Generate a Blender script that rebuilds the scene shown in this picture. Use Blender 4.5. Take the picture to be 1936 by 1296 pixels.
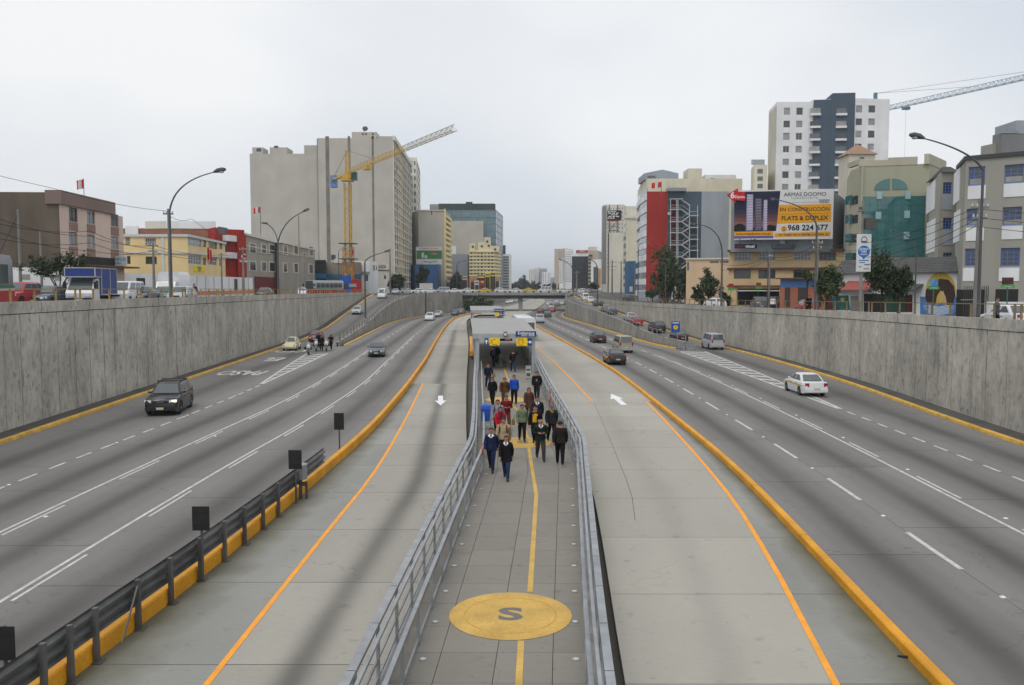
import bpy, math, random
from mathutils import Vector, Matrix
random.seed(7)
V = Vector
S = bpy.context.scene
COL = S.collection
for o in list(bpy.data.objects): bpy.data.objects.remove(o)

# ------------------------------------------------------------------ camera, sky, sun, exposure
F_PX, CU, CV, HZ, CAMZ = 1600.0, 968.0, 648.0, 541.0, 7.3     # focal length and horizon measured in the photograph
PITCH = math.atan((CV - HZ) / F_PX)
cam = bpy.data.cameras.new('camera')
cam.sensor_width = 36.0
cam.lens = 36.0 * F_PX / 1936.0
cam.clip_start = 0.1
cam.clip_end = 9000
camo = bpy.data.objects.new('camera', cam)
COL.objects.link(camo)
camo.location = (0, 0, CAMZ)
camo.rotation_euler = (math.pi / 2 - PITCH, 0, 0)
S.camera = camo

SUN_EL, SUN_AZ = math.radians(58), math.radians(205)
wd = bpy.data.worlds.new('World')
S.world = wd
wd.use_nodes = True
N, LK = wd.node_tree.nodes, wd.node_tree.links
N.clear()
wo = N.new('ShaderNodeOutputWorld'); bg = N.new('ShaderNodeBackground')
sky = N.new('ShaderNodeTexSky'); sky.sky_type = 'NISHITA'; sky.sun_disc = False
sky.sun_elevation = SUN_EL; sky.sun_rotation = SUN_AZ; sky.dust_density = 3.0
tc = N.new('ShaderNodeTexCoord'); mp = N.new('ShaderNodeMapping'); mp.inputs['Scale'].default_value = (1.0, 1.0, 1.9)
mp.inputs['Location'].default_value = (0.3, 0.1, 0.0)
nz = N.new('ShaderNodeTexNoise'); nz.inputs['Scale'].default_value = 1.7; nz.inputs['Detail'].default_value = 4; nz.inputs['Roughness'].default_value = .42
rp = N.new('ShaderNodeValToRGB')
rp.color_ramp.elements[0].position = .34; rp.color_ramp.elements[0].color = (6.2, 6.75, 7.5, 1)
rp.color_ramp.elements[1].position = .64; rp.color_ramp.elements[1].color = (9.3, 9.35, 9.35, 1)
mx = N.new('ShaderNodeMix'); mx.data_type = 'RGBA'; mx.inputs[0].default_value = .9
LK.new(tc.outputs['Generated'], mp.inputs[0]); LK.new(mp.outputs[0], nz.inputs['Vector']); LK.new(nz.outputs[0], rp.inputs[0])
LK.new(sky.outputs[0], mx.inputs[6]); LK.new(rp.outputs[0], mx.inputs[7]); LK.new(mx.outputs[2], bg.inputs[0])
bg.inputs[1].default_value = 0.11
LK.new(bg.outputs[0], wo.inputs[0])

sl = bpy.data.lights.new('sun', 'SUN'); sl.energy = 1.0; sl.angle = math.radians(25); sl.color = (1, .97, .92)
so = bpy.data.objects.new('sun', sl); COL.objects.link(so)
so.rotation_euler = (math.pi / 2 - SUN_EL, 0, math.pi - SUN_AZ)
vs = S.view_settings
vs.view_transform = 'Standard'; vs.look = 'None'; vs.exposure = 0.0; vs.gamma = 1.0; vs.use_curve_mapping = False

# ------------------------------------------------------------------ measuring helpers (photograph pixel -> point of the place)
CP, SP = math.cos(PITCH), math.sin(PITCH)
def ray(u, v):
    a = (u - CU) / F_PX; b = (v - CV) / F_PX
    return V((a, CP - b * SP, -SP - b * CP))
def G(u, v, z=0.0):
    r = ray(u, v); return V((0, 0, CAMZ)) + r * ((z - CAMZ) / r.z)
def D(u, v, d):
    r = ray(u, v); return V((0, 0, CAMZ)) + r * (d / r.y)
def XU(u, d): return D(u, HZ, d).x
def ZV(v, d): return D(CU, v, d).z

class Curve:
    """X (or Z) as a smooth function of the distance d."""
    def __init__(s, pts):
        s.p = sorted(pts)
        n = len(s.p); s.t = []
        for i in range(n):
            a = s.p[max(0, i - 1)]; b = s.p[min(n - 1, i + 1)]
            s.t.append((b[1] - a[1]) / (b[0] - a[0]))
    def __call__(s, d):
        p = s.p
        if d <= p[0][0]: return p[0][1] + s.t[0] * (d - p[0][0])
        if d >= p[-1][0]: return p[-1][1] + s.t[-1] * (d - p[-1][0])
        for i in range(len(p) - 1):
            if d <= p[i + 1][0]:
                h = p[i + 1][0] - p[i][0]; x = (d - p[i][0]) / h
                return ((2*x**3 - 3*x*x + 1) * p[i][1] + (x**3 - 2*x*x + x) * h * s.t[i]
                        + (-2*x**3 + 3*x*x) * p[i+1][1] + (x**3 - x*x) * h * s.t[i+1])
def lerp_pts(pts):
    def f(d):
        if d <= pts[0][0]: return pts[0][1]
        for (a, x), (b, y) in zip(pts, pts[1:]):
            if d <= b: return x + (y - x) * (d - a) / (b - a)
        return pts[-1][1]
    return f

# ------------------------------------------------------------------ materials
def lin(r, g, b):
    f = lambda c: ((c / 255 + .055) / 1.055) ** 2.4 if c > 10 else c / 255 / 12.92
    return (f(r), f(g), f(b))
_M = {}
def mat(name, rgb=(.5, .5, .5), rough=.8, var=.12, scale=.5, fine=0.0, streak=0.0, bump=0.0, metal=0.0, spec=.35, coat=0.0, emit=None, wear=0.0):
    if name in _M: return _M[name]
    m = bpy.data.materials.new(name); m.use_nodes = True
    n, l = m.node_tree.nodes, m.node_tree.links
    b = n['Principled BSDF']
    b.inputs['Roughness'].default_value = rough; b.inputs['Metallic'].default_value = metal
    b.inputs['Specular IOR Level'].default_value = spec
    if coat: b.inputs['Coat Weight'].default_value = coat; b.inputs['Coat Roughness'].default_value = .06
    if emit: b.inputs['Emission Color'].default_value = (*rgb, 1); b.inputs['Emission Strength'].default_value = emit
    col = n.new('ShaderNodeRGB'); col.outputs[0].default_value = (*rgb, 1); out = col.outputs[0]
    geo = n.new('ShaderNodeNewGeometry')
    def layer(vec_scale, sc, amt, detail=4, lo=.3, hi=.7):
        nonlocal out
        mpn = n.new('ShaderNodeMapping'); mpn.inputs['Scale'].default_value = vec_scale
        l.new(geo.outputs['Position'], mpn.inputs[0])
        t = n.new('ShaderNodeTexNoise'); t.inputs['Scale'].default_value = sc; t.inputs['Detail'].default_value = detail
        l.new(mpn.outputs[0], t.inputs['Vector'])
        r = n.new('ShaderNodeMapRange'); r.inputs[1].default_value = lo; r.inputs[2].default_value = hi
        r.inputs[3].default_value = 1 - amt; r.inputs[4].default_value = 1 + amt * .6
        l.new(t.outputs[0], r.inputs[0])
        x = n.new('ShaderNodeMix'); x.data_type = 'RGBA'; x.blend_type = 'MULTIPLY'; x.inputs[0].default_value = 1
        l.new(out, x.inputs[6]); l.new(r.outputs[0], x.inputs[7]); out = x.outputs[2]
        return t
    if var: layer((1, 1, 1), scale, var)
    if fine: layer((1, 1, 1), 14, fine, 3)
    if streak: layer((1.0, 1.0, .16), .55, streak, 6, .35, .65)
    if wear:      # chipped and scuffed paint: patches where the grey underneath shows
        t = n.new('ShaderNodeTexNoise'); t.inputs['Scale'].default_value = 3.5; t.inputs['Detail'].default_value = 9; t.inputs['Roughness'].default_value = .7
        l.new(geo.outputs['Position'], t.inputs['Vector'])
        r = n.new('ShaderNodeMapRange'); r.inputs[1].default_value = .70 - wear*.3; r.inputs[2].default_value = .76 - wear*.25; r.inputs[3].default_value = 0; r.inputs[4].default_value = .85
        l.new(t.outputs[0], r.inputs[0])
        x = n.new('ShaderNodeMix'); x.data_type = 'RGBA'; l.new(r.outputs[0], x.inputs[0]); l.new(out, x.inputs[6]); x.inputs[7].default_value = (.17, .155, .13, 1); out = x.outputs[2]
    l.new(out, b.inputs['Base Color'])
    if bump:
        t = n.new('ShaderNodeTexNoise'); t.inputs['Scale'].default_value = 9; t.inputs['Detail'].default_value = 5
        l.new(geo.outputs['Position'], t.inputs['Vector'])
        bp = n.new('ShaderNodeBump'); bp.inputs['Strength'].default_value = bump; bp.inputs['Distance'].default_value = .05
        l.new(t.outputs[0], bp.inputs['Height']); l.new(bp.outputs[0], b.inputs['Normal'])
    _M[name] = m
    return m

def road_mat(name, rgb, bands, rough=.75, mott=.16, edge=0.0, grain=.12):
    """concrete pavement; bands = [(centre across the lane 0..1, half width, darkness)]: tyre and oil stains along each lane"""
    m = bpy.data.materials.new(name); m.use_nodes = True; _M[name] = m
    n, l = m.node_tree.nodes, m.node_tree.links
    b = n['Principled BSDF']; b.inputs['Roughness'].default_value = rough; b.inputs['Specular IOR Level'].default_value = .4
    geo = n.new('ShaderNodeNewGeometry'); uv = n.new('ShaderNodeUVMap'); sep = n.new('ShaderNodeSeparateXYZ')
    l.new(uv.outputs[0], sep.inputs[0])
    def noise(vs_, sc, det=4, src=None):
        mp_ = n.new('ShaderNodeMapping'); mp_.inputs['Scale'].default_value = vs_
        l.new(src or geo.outputs['Position'], mp_.inputs[0])
        t = n.new('ShaderNodeTexNoise'); t.inputs['Scale'].default_value = sc; t.inputs['Detail'].default_value = det
        l.new(mp_.outputs[0], t.inputs['Vector']); return t.outputs[0]
    def math_(op, a, c=None, clamp=False):
        q = n.new('ShaderNodeMath'); q.operation = op; q.use_clamp = clamp
        for i, x in enumerate((a, c)):
            if x is None: continue
            if isinstance(x, (int, float)): q.inputs[i].default_value = x
            else: l.new(x, q.inputs[i])
        return q.outputs[0]
    fac = None
    wob = math_('MULTIPLY', math_('SUBTRACT', noise((1, .12, 1), .35, 2), .5), .16)
    for c_, hw, dk in bands:
        x = math_('SUBTRACT', math_('ADD', sep.outputs[0], wob), c_)
        x = math_('DIVIDE', x, hw)
        x = math_('MULTIPLY', x, x)
        g = math_('POWER', 2.718, math_('MULTIPLY', x, -1.0))
        nn = math_('ADD', math_('MULTIPLY', noise((1, .22, 1), .5, 4), .9), .5)
        g = math_('MULTIPLY', math_('MULTIPLY', g, dk), nn)
        k = math_('SUBTRACT', 1.0, g, True)
        fac = k if fac is None else math_('MULTIPLY', fac, k)
    mm = math_('ADD', math_('MULTIPLY', noise((1, .5, 1), .33, 5), 2 * mott), 1 - mott)
    fac = mm if fac is None else math_('MULTIPLY', fac, mm)
    gr = math_('ADD', math_('MULTIPLY', noise((1.2, 9, 1), 3.0, 3), 2 * grain), 1 - grain)      # brushed finish across the road
    fac = math_('MULTIPLY', fac, gr)
    sp_ = noise((1, 1, 1), 2.2, 6)
    spots = n.new('ShaderNodeMapRange'); spots.inputs[1].default_value = .62; spots.inputs[2].default_value = .75
    spots.inputs[3].default_value = 1.0; spots.inputs[4].default_value = .78
    l.new(sp_, spots.inputs[0]); fac = math_('MULTIPLY', fac, spots.outputs[0])
    vo = n.new('ShaderNodeTexVoronoi'); vo.feature = 'DISTANCE_TO_EDGE'; vo.inputs['Scale'].default_value = .16      # hairline cracks
    ad = n.new('ShaderNodeVectorMath'); ad.operation = 'ADD'; cn = n.new('ShaderNodeTexNoise'); cn.inputs['Scale'].default_value = .9; cn.inputs['Detail'].default_value = 5
    l.new(geo.outputs['Position'], cn.inputs['Vector']); sc_ = n.new('ShaderNodeVectorMath'); sc_.operation = 'SCALE'; sc_.inputs['Scale'].default_value = 2.4; l.new(cn.outputs['Color'], sc_.inputs[0])
    l.new(geo.outputs['Position'], ad.inputs[0]); l.new(sc_.outputs[0], ad.inputs[1]); l.new(ad.outputs[0], vo.inputs['Vector'])
    ck = n.new('ShaderNodeMapRange'); ck.inputs[1].default_value = .0; ck.inputs[2].default_value = .0035; ck.inputs[3].default_value = .62; ck.inputs[4].default_value = 1; l.new(vo.outputs['Distance'], ck.inputs[0])
    gate = n.new('ShaderNodeMapRange'); gate.inputs[1].default_value = .5; gate.inputs[2].default_value = .56; l.new(noise((1, 1, 1), .13, 3), gate.inputs[0])
    fac = math_('MULTIPLY', fac, math_('SUBTRACT', 1.0, math_('MULTIPLY', math_('SUBTRACT', 1.0, ck.outputs[0]), gate.outputs[0])))
    sp2 = n.new('ShaderNodeMapRange'); sp2.inputs[1].default_value = .66; sp2.inputs[2].default_value = .72; sp2.inputs[3].default_value = 1.0; sp2.inputs[4].default_value = .72
    l.new(noise((1, 1, 1), 7, 8), sp2.inputs[0]); fac = math_('MULTIPLY', fac, sp2.outputs[0])
    oi = n.new('ShaderNodeObjectInfo')
    fac = math_('MULTIPLY', fac, math_('ADD', math_('MULTIPLY', oi.outputs['Random'], .12), .94))   # every slab its own tone
    x = n.new('ShaderNodeMix'); x.data_type = 'RGBA'; x.blend_type = 'MULTIPLY'; x.inputs[0].default_value = 1
    x.inputs[6].default_value = (*rgb, 1); l.new(fac, x.inputs[7])
    out = x.outputs[2]
    if edge:      # moss and dirt gathered against the kerb, uv.x near 1
        e = n.new('ShaderNodeMapRange'); e.inputs[1].default_value = .45; e.inputs[2].default_value = .98
        l.new(math_('ADD', sep.outputs[0], math_('MULTIPLY', math_('SUBTRACT', noise((1, 1, 1), .8, 5), .5), .5)), e.inputs[0])
        y = n.new('ShaderNodeMix'); y.data_type = 'RGBA'; l.new(math_('MULTIPLY', e.outputs[0], edge), y.inputs[0])
        l.new(out, y.inputs[6]); y.inputs[7].default_value = (.105, .10, .055, 1); out = y.outputs[2]
    l.new(out, b.inputs['Base Color'])
    return m

def wall_mat(name, rgb):
    """board-marked, weathered retaining-wall concrete with vertical runs and dark blotches"""
    m = bpy.data.materials.new(name); m.use_nodes = True; _M[name] = m
    n, l = m.node_tree.nodes, m.node_tree.links
    b = n['Principled BSDF']; b.inputs['Roughness'].default_value = .9; b.inputs['Specular IOR Level'].default_value = .2
    geo = n.new('ShaderNodeNewGeometry'); out = None
    def rng(vs_, sc, det, lo, hi, a, c):
        mp_ = n.new('ShaderNodeMapping'); mp_.inputs['Scale'].default_value = vs_
        l.new(geo.outputs['Position'], mp_.inputs[0])
        t = n.new('ShaderNodeTexNoise'); t.inputs['Scale'].default_value = sc; t.inputs['Detail'].default_value = det; t.inputs['Roughness'].default_value = .62
        l.new(mp_.outputs[0], t.inputs['Vector'])
        r = n.new('ShaderNodeMapRange'); r.inputs[1].default_value = lo; r.inputs[2].default_value = hi; r.inputs[3].default_value = a; r.inputs[4].default_value = c
        l.new(t.outputs[0], r.inputs[0]); return r.outputs[0], t.outputs[0]
    oi = n.new('ShaderNodeObjectInfo')
    r0 = n.new('ShaderNodeMapRange'); r0.inputs[3].default_value = .95; r0.inputs[4].default_value = 1.04; l.new(oi.outputs['Random'], r0.inputs[0])
    layers = [r0.outputs[0], rng((1, 1, .6), .5, 9, .38, .66, .78, 1.12)[0], rng((1, 1, .6), 3.4, 9, .33, .56, .76, 1.04)[0],
              rng((1, 1, .75), 2.4, 12, .57, .68, 1.0, .6)[0], rng((1, 1, .06), 2.2, 3, .60, .70, 1.0, .72)[0], rng((1, 1, 1), .16, 4, .3, .7, .86, 1.1)[0]]
    x = None
    col = n.new('ShaderNodeRGB'); col.outputs[0].default_value = (*rgb, 1); out = col.outputs[0]
    for f in layers:
        x = n.new('ShaderNodeMix'); x.data_type = 'RGBA'; x.blend_type = 'MULTIPLY'; x.inputs[0].default_value = 1
        l.new(out, x.inputs[6]); l.new(f, x.inputs[7]); out = x.outputs[2]
    l.new(out, b.inputs['Base Color'])
    _, h = rng((1, 1, .2), 5, 6, 0, 1, 0, 1)
    bp = n.new('ShaderNodeBump'); bp.inputs['Strength'].default_value = .5; bp.inputs['Distance'].default_value = .06
    l.new(h, bp.inputs['Height']); l.new(bp.outputs[0], b.inputs['Normal'])
    return m

def brick_mat(name, c1, c2, mortar):
    m = bpy.data.materials.new(name); m.use_nodes = True; _M[name] = m
    n, l = m.node_tree.nodes, m.node_tree.links; b = n['Principled BSDF']; b.inputs['Roughness'].default_value = .9
    geo = n.new('ShaderNodeNewGeometry'); mp_ = n.new('ShaderNodeMapping'); mp_.inputs['Rotation'].default_value = (math.pi / 2, 0, 0)
    l.new(geo.outputs['Position'], mp_.inputs[0])
    t = n.new('ShaderNodeTexBrick'); t.inputs['Color1'].default_value = (*c1, 1); t.inputs['Color2'].default_value = (*c2, 1); t.inputs['Mortar'].default_value = (*mortar, 1)
    t.inputs['Scale'].default_value = 1.0; t.inputs['Brick Width'].default_value = .26; t.inputs['Row Height'].default_value = .1; t.inputs['Mortar Size'].default_value = .012
    l.new(mp_.outputs[0], t.inputs['Vector'])
    nn = n.new('ShaderNodeTexNoise'); nn.inputs['Scale'].default_value = .5; nn.inputs['Detail'].default_value = 5; l.new(geo.outputs['Position'], nn.inputs['Vector'])
    r = n.new('ShaderNodeMapRange'); r.inputs[1].default_value = .3; r.inputs[2].default_value = .7; r.inputs[3].default_value = .72; r.inputs[4].default_value = 1.15; l.new(nn.outputs[0], r.inputs[0])
    x = n.new('ShaderNodeMix'); x.data_type = 'RGBA'; x.blend_type = 'MULTIPLY'; x.inputs[0].default_value = 1
    l.new(t.outputs[0], x.inputs[6]); l.new(r.outputs[0], x.inputs[7]); l.new(x.outputs[2], b.inputs['Base Color'])
    return m

def glass_mat(name, rgb, rough=.06, var=.25):
    return mat(name, rgb, rough=rough, var=var, scale=.35, spec=.9)
def paint(name, rgb, rough=.35):
    return mat(name, rgb, rough=rough, var=.05, scale=1.5, spec=.5, coat=.35)

# ------------------------------------------------------------------ mesh builder
class MB:
    def __init__(s): s.v = []; s.f = []; s.m = []; s.uv = []
    def face(s, pts, m=0, uv=None):
        i = len(s.v); s.v += [tuple(p) for p in pts]; s.f.append(tuple(range(i, i + len(pts)))); s.m.append(m); s.uv.append(uv); return s
    def box(s, x0, y0, z0, x1, y1, z1, m=0):
        c = ((x0+x1)/2, (y0+y1)/2, (z0+z1)/2)
        return s.obox(c, V(((x1-x0)/2, 0, 0)), V((0, (y1-y0)/2, 0)), V((0, 0, (z1-z0)/2)), m)
    def obox(s, c, ax, ay, az, m=0):
        i = len(s.v); c = V(c)
        for k in ((-1,-1,-1),(1,-1,-1),(1,1,-1),(-1,1,-1),(-1,-1,1),(1,-1,1),(1,1,1),(-1,1,1)):
            s.v.append(tuple(c + ax*k[0] + ay*k[1] + az*k[2]))
        for q in ((3,2,1,0),(4,5,6,7),(0,1,5,4),(1,2,6,5),(2,3,7,6),(3,0,4,7)):
            s.f.append(tuple(i + a for a in q)); s.m.append(m); s.uv.append(None)
        return s
    def bar(s, p, q, w, h, m=0, up=V((0, 0, 1))):
        p, q = V(p), V(q); d = q - p
        if d.length < 1e-6: return s
        dn = d.normalized()
        sx = dn.cross(up)
        sx = sx.normalized() if sx.length > 1e-4 else V((1, 0, 0))
        sz = sx.cross(dn).normalized()
        return s.obox((p + q) / 2, sx * w / 2, d / 2, sz * h / 2, m)
    def loft(s, rings, m=0, caps=True, closed=True):
        i = len(s.v); n = len(rings[0])
        for r in rings: s.v += [tuple(p) for p in r]
        for k in range(len(rings) - 1):
            for j in range(n if closed else n - 1):
                a = i + k*n + j; b = i + k*n + (j+1) % n
                s.f.append((a, b, b + n, a + n)); s.m.append(m); s.uv.append(None)
        if caps:
            s.f.append(tuple(i + j for j in reversed(range(n)))); s.m.append(m); s.uv.append(None)
            s.f.append(tuple(i + (len(rings)-1)*n + j for j in range(n))); s.m.append(m); s.uv.append(None)
        return s
    def tube(s, pts, r, n=8, m=0):
        pts = [V(p) for p in pts]; rings = []
        R = r if isinstance(r, (list, tuple)) else [r] * len(pts)
        ref = None
        for i, p in enumerate(pts):
            t = (pts[min(i+1, len(pts)-1)] - pts[max(i-1, 0)]).normalized()
            if ref is None: ref = t.orthogonal().normalized()
            ref = (ref - t * ref.dot(t)).normalized(); o = t.cross(ref)
            rings.append([p + (ref * math.cos(2*math.pi*k/n) + o * math.sin(2*math.pi*k/n)) * R[i] for k in range(n)])
        return s.loft(rings, m)
    def cyl(s, c, axis, r, h, n=16, m=0, r2=None):
        c = V(c); a = V(axis).normalized()
        return s.tube([c - a*h/2, c + a*h/2], [r, r if r2 is None else r2], n, m)
    def prism(s, poly, z0, z1, m=0):
        return s.loft([[(x, y, z0) for x, y in poly], [(x, y, z1) for x, y in poly]], m)
    def ball(s, c, rx, ry, rz, m=0, n=10, k=7):
        rings = []
        for j in range(1, k):
            t = math.pi * j / k
            rings.append([(c[0] + rx*math.sin(t)*math.cos(2*math.pi*i/n), c[1] + ry*math.sin(t)*math.sin(2*math.pi*i/n), c[2] - rz*math.cos(t)) for i in range(n)])
        return s.loft(rings, m)
    def mesh(s, name, mats, smooth=None, off=None):
        me = bpy.data.meshes.new(name)
        v = s.v if off is None else [(a[0]-off[0], a[1]-off[1], a[2]-off[2]) for a in s.v]
        me.from_pydata(v, [], s.f)
        for mm in (mats if isinstance(mats, (list, tuple)) else [mats]): me.materials.append(mm)
        me.polygons.foreach_set('material_index', s.m)
        if any(u is not None for u in s.uv):
            l = me.uv_layers.new(name='UVMap'); k = 0
            for f, u in zip(s.f, s.uv):
                for j in range(len(f)):
                    l.data[k].uv = u[j] if u else (0.5, 0); k += 1
        if smooth:
            me.polygons.foreach_set('use_smooth', [True] * len(me.polygons))
            me.update(); me.set_sharp_from_angle(angle=math.radians(smooth))
        me.update()
        return me
    def build(s, name, mats, parent=None, smooth=None, world=True):
        off = parent.location if (parent is not None and world) else None
        return link(name, s.mesh(name, mats, smooth, off), parent)

def link(name, me, parent=None, loc=None, rz=None):
    o = bpy.data.objects.new(name, me); COL.objects.link(o)
    if parent is not None: o.parent = parent
    if loc is not None: o.location = loc
    if rz is not None: o.rotation_euler = (0, 0, rz)
    return o
def tag(o, label=None, cat=None, group=None, kind=None):
    if label: o['label'] = label
    if cat: o['category'] = cat
    if group: o['group'] = group
    if kind: o['kind'] = kind
    return o
def thing(name, label, cat, loc=(0, 0, 0), rz=0.0, group=None, kind=None):
    o = bpy.data.objects.new(name, None); COL.objects.link(o)
    o.empty_display_size = .2
    o.location = loc; o.rotation_euler = (0, 0, rz)
    return tag(o, label, cat, group, kind)
def structure(name, loc=(0, 0, 0)):
    o = bpy.data.objects.new(name, None); COL.objects.link(o); o.location = loc; o['kind'] = 'structure'
    return o
_T = {}
def text_mesh(body, size, m, bold=0.0, depth=0.0, align='CENTER', mirror=False, spacing=1.0):
    key = (body, size, m.name, bold, align, mirror, spacing)
    if key in _T: return _T[key]
    c = bpy.data.curves.new('lettering', 'FONT'); c.body = body; c.size = size; c.align_x = align; c.align_y = 'CENTER'
    c.offset = bold * size if bold > .01 else 0.0; c.resolution_u = 3; c.extrude = depth; c.space_character = spacing
    o = bpy.data.objects.new('lettering', c)
    me = bpy.data.meshes.new_from_object(o)
    bpy.data.objects.remove(o); bpy.data.curves.remove(c)
    me.materials.clear(); me.materials.append(m)
    _T[key] = me
    return me
def put_text(body, size, m, parent, origin, right, up, bold=.02, align='CENTER', spacing=1.0, name='lettering'):
    """flat lettering on a board: origin / right / up in the parent's own coordinates"""
    me = text_mesh(body, size, m, bold, 0.0, align, False, spacing)
    o = link(name, me, parent)
    r, u = V(right).normalized(), V(up).normalized(); nrm = r.cross(u)
    M = Matrix((r, u, nrm)).transposed().to_4x4(); M.translation = V(origin)
    o.matrix_local = M
    return o
# ------------------------------------------------------------------ plan of the sunken road: X as a function of the distance
def PX(*pts):
    q = [G(u, v) for u, v in pts]; return [(p.y, p.x) for p in q]
LW = Curve([(5, -22.9), (41.6, -25.1), (92, -28.1), (135, -30.7), (205, -34.9)])
LDV = Curve([(101, -20.9), (110, -21.4), (138, -23.1), (165, -24.4), (185, -24.0), (205, -21.4), (224, -16.6), (250, -14.2), (417, -2.6), (900, 3), (1700, 10)])
RW = Curve([(5, 23.4), (41, 24.9), (65, 26.6), (89, 26.8), (109, 25.8), (144, 23.5), (173, 21.9), (200, 20.5), (240, 18.6)])
RDV = Curve([(96, 20.0), (105, 18.3), (127, 16.8), (158, 15), (195, 12.9), (218, 13.7), (250, 17.5), (417, 28.5), (900, 46), (1700, 75)])
LBR = Curve([(8, -8.8), (15.5, -8.3), (21.4, -7.86), (31.6, -7.38), (45, -7.15), (76, -8.12), (110, -9.9), (144, -11.5), (180, -12.6), (200, -12.4), (225, -10.0), (250, -7.0), (417, 6.5), (900, 20), (1700, 38)])
RBR = Curve([(8, 7.5), (15.5, 7.85), (32, 8.8), (45, 8.95), (72.5, 8.7), (114, 6.65), (150, 4.5), (190, 3.0), (215, 3.6), (250, 6.5), (417, 16.5), (900, 29), (1700, 48)])
LO = Curve([(10, -5.65), (15.5, -5.6), (25, -5.5), (32.4, -5.4), (45, -5.8), (63.5, -6.7)])
RO = Curve([(10, 5.35), (15.5, 6.0), (21.1, 6.76), (29.2, 7.6), (45, 8.3), (53, 8.5)])
RC = Curve(PX((1120, 760), (1060, 697), (1014, 656)))
LBE = Curve([(8, -2.56), (14.4, -2.31), (28, -1.72), (31, -1.62), (34, -1.80), (45, -2.45), (65, -3.5), (107, -5.5), (150, -8.0), (185, -9.6), (215, -8.4), (250, -3.4), (417, 9.5), (900, 23), (1700, 41)])
RBE = Curve([(8, 1.75), (15.5, 2.1), (26, 2.7), (32, 2.9), (50, 2.6), (68, 2.3), (100, 1.4), (150, -1.0), (190, -2.2), (215, -1.6), (250, .6), (417, 12.5), (900, 26), (1700, 45)])
D1 = Curve([(8, -18.4), (32.7, -18.5), (50, -18.35), (62.8, -18.6), (91, -20.0), (104, -20.6)])
L2 = Curve([(8, -15.3), (25, -15.2), (39, -14.9), (53.3, -14.5), (70.8, -15.0), (93.4, -16.2), (132.7, -18.3), (180, -20.1), (205, -18.4), (224, -14.4), (250, -11.8)])
L3 = Curve([(8, -11.9), (19.5, -11.85), (33.7, -11.6), (45, -11.2), (62.5, -11.2), (80.6, -12.1), (128.8, -14.6), (180, -16.3), (205, -15.4), (224, -12.4), (250, -9.4)])
R1 = Curve([(8, 11.2), (21.4, 11.6), (31.6, 12.0), (45, 12.2), (76.5, 12.0), (114.5, 10.3), (150, 8.3), (190, 6.4), (215, 7.0), (250, 10.2)])
R2 = Curve([(8, 14.6), (25, 15.1), (45, 15.65), (72.6, 15.7), (89.3, 15.1), (114, 13.6), (150, 11.6), (190, 9.6), (215, 10.3), (250, 13.8)])
R3 = Curve([(8, 18.8), (31.8, 19.2), (45, 19.45), (50, 19.5), (75, 19.4), (98, 19.0)])
WLo = Curve([(8, -2.5), (14.4, -2.27), (28, -1.68), (32, -1.53), (52, -2.3), (68, -2.95), (100, -4.7), (130, -6.2), (165, -8.2)])
WRo = Curve([(8, 1.2), (14.4, 1.55), (28, 2.45), (32, 2.67), (50, 2.3), (68, 2.0), (100, 1.1), (130, -.6), (165, -2.2)])
rampL = lerp_pts([(112, 0), (124, .25), (135, .65), (158, 2.16), (178, 3.45), (198, 4.75), (208, 5.2), (400, 5.2)])
rampR = lerp_pts([(104, 0), (118, .2), (144, 1.1), (173, 2.1), (200, 2.85), (225, 3.85), (240, 4.5), (400, 4.8)])
zsL = lerp_pts([(0, 5.9), (41, 5.9), (93, 5.75), (205, 5.25), (250, 5.1), (600, 5.0)])
zsR = lerp_pts([(0, 5.0), (41, 4.9), (91, 4.4), (144, 3.9), (180, 3.75), (215, 4.1), (250, 4.9), (600, 5.0)])
topL = lerp_pts([(0, 6.6), (41, 6.5), (93, 6.3), (198, 5.8), (210, 5.7)])
topR = lerp_pts([(0, 6.1), (41, 5.65), (91, 4.97), (144, 4.36), (173, 4.18), (193, 4.15), (215, 4.45), (240, 5.0)])
topLD = lerp_pts([(101, .5), (112, .85), (135, 1.5), (158, 2.95), (178, 4.25), (198, 5.45), (208, 5.7), (252, 5.6)])
topRD = lerp_pts([(96, .95), (104, 1.1), (118, 1.6), (127, 2.0), (150, 2.75), (173, 3.35), (195, 3.95), (225, 4.6), (240, 5.1), (252, 5.3)])

# ------------------------------------------------------------------ materials of the setting
M_road = road_mat('carriageway concrete', (.205, .193, .180), [(.5, .18, .56), (.24, .07, .10), (.76, .07, .10)])
M_bus = road_mat('bus lane concrete', (.385, .364, .312), [(.5, .1, .12)], mott=.14)
M_busL = road_mat('bus lane concrete with tyre stain', (.35, .329, .283), [(.47, .10, .55)], mott=.14)
M_gut = road_mat('gutter concrete', (.275, .270, .246), [], mott=.34, edge=.9, grain=.16)
M_tile = road_mat('walkway tile', (.235, .216, .186), [], mott=.2)
M_dark = mat('dark joint base', (.03, .029, .027), rough=.95, var=.3, scale=1)  # near black for joints, wall cores and the walkway plinth
M_ground = mat('bare dusty ground', (.16, .145, .12), rough=.95, var=.3, scale=.05, fine=.1)
M_asph = mat('street asphalt', (.115, .112, .108), rough=.9, var=.2, scale=.3, fine=.1)
M_wall = wall_mat('weathered wall concrete', (.50, .475, .415))
M_wall2 = wall_mat('weathered divider concrete', (.37, .355, .32))
M_verge = mat('dirty verge concrete', (.10, .094, .084), rough=.95, var=.3, scale=.6, fine=.2)
M_orange = mat('orange barrier paint', lin(226, 158, 34), rough=.6, var=.14, scale=1.2, fine=.12, streak=.12, wear=.12)
M_yellow = mat('worn yellow kerb paint', lin(224, 178, 80), rough=.7, var=.3, scale=1.5, fine=.2, wear=.3)
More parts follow.
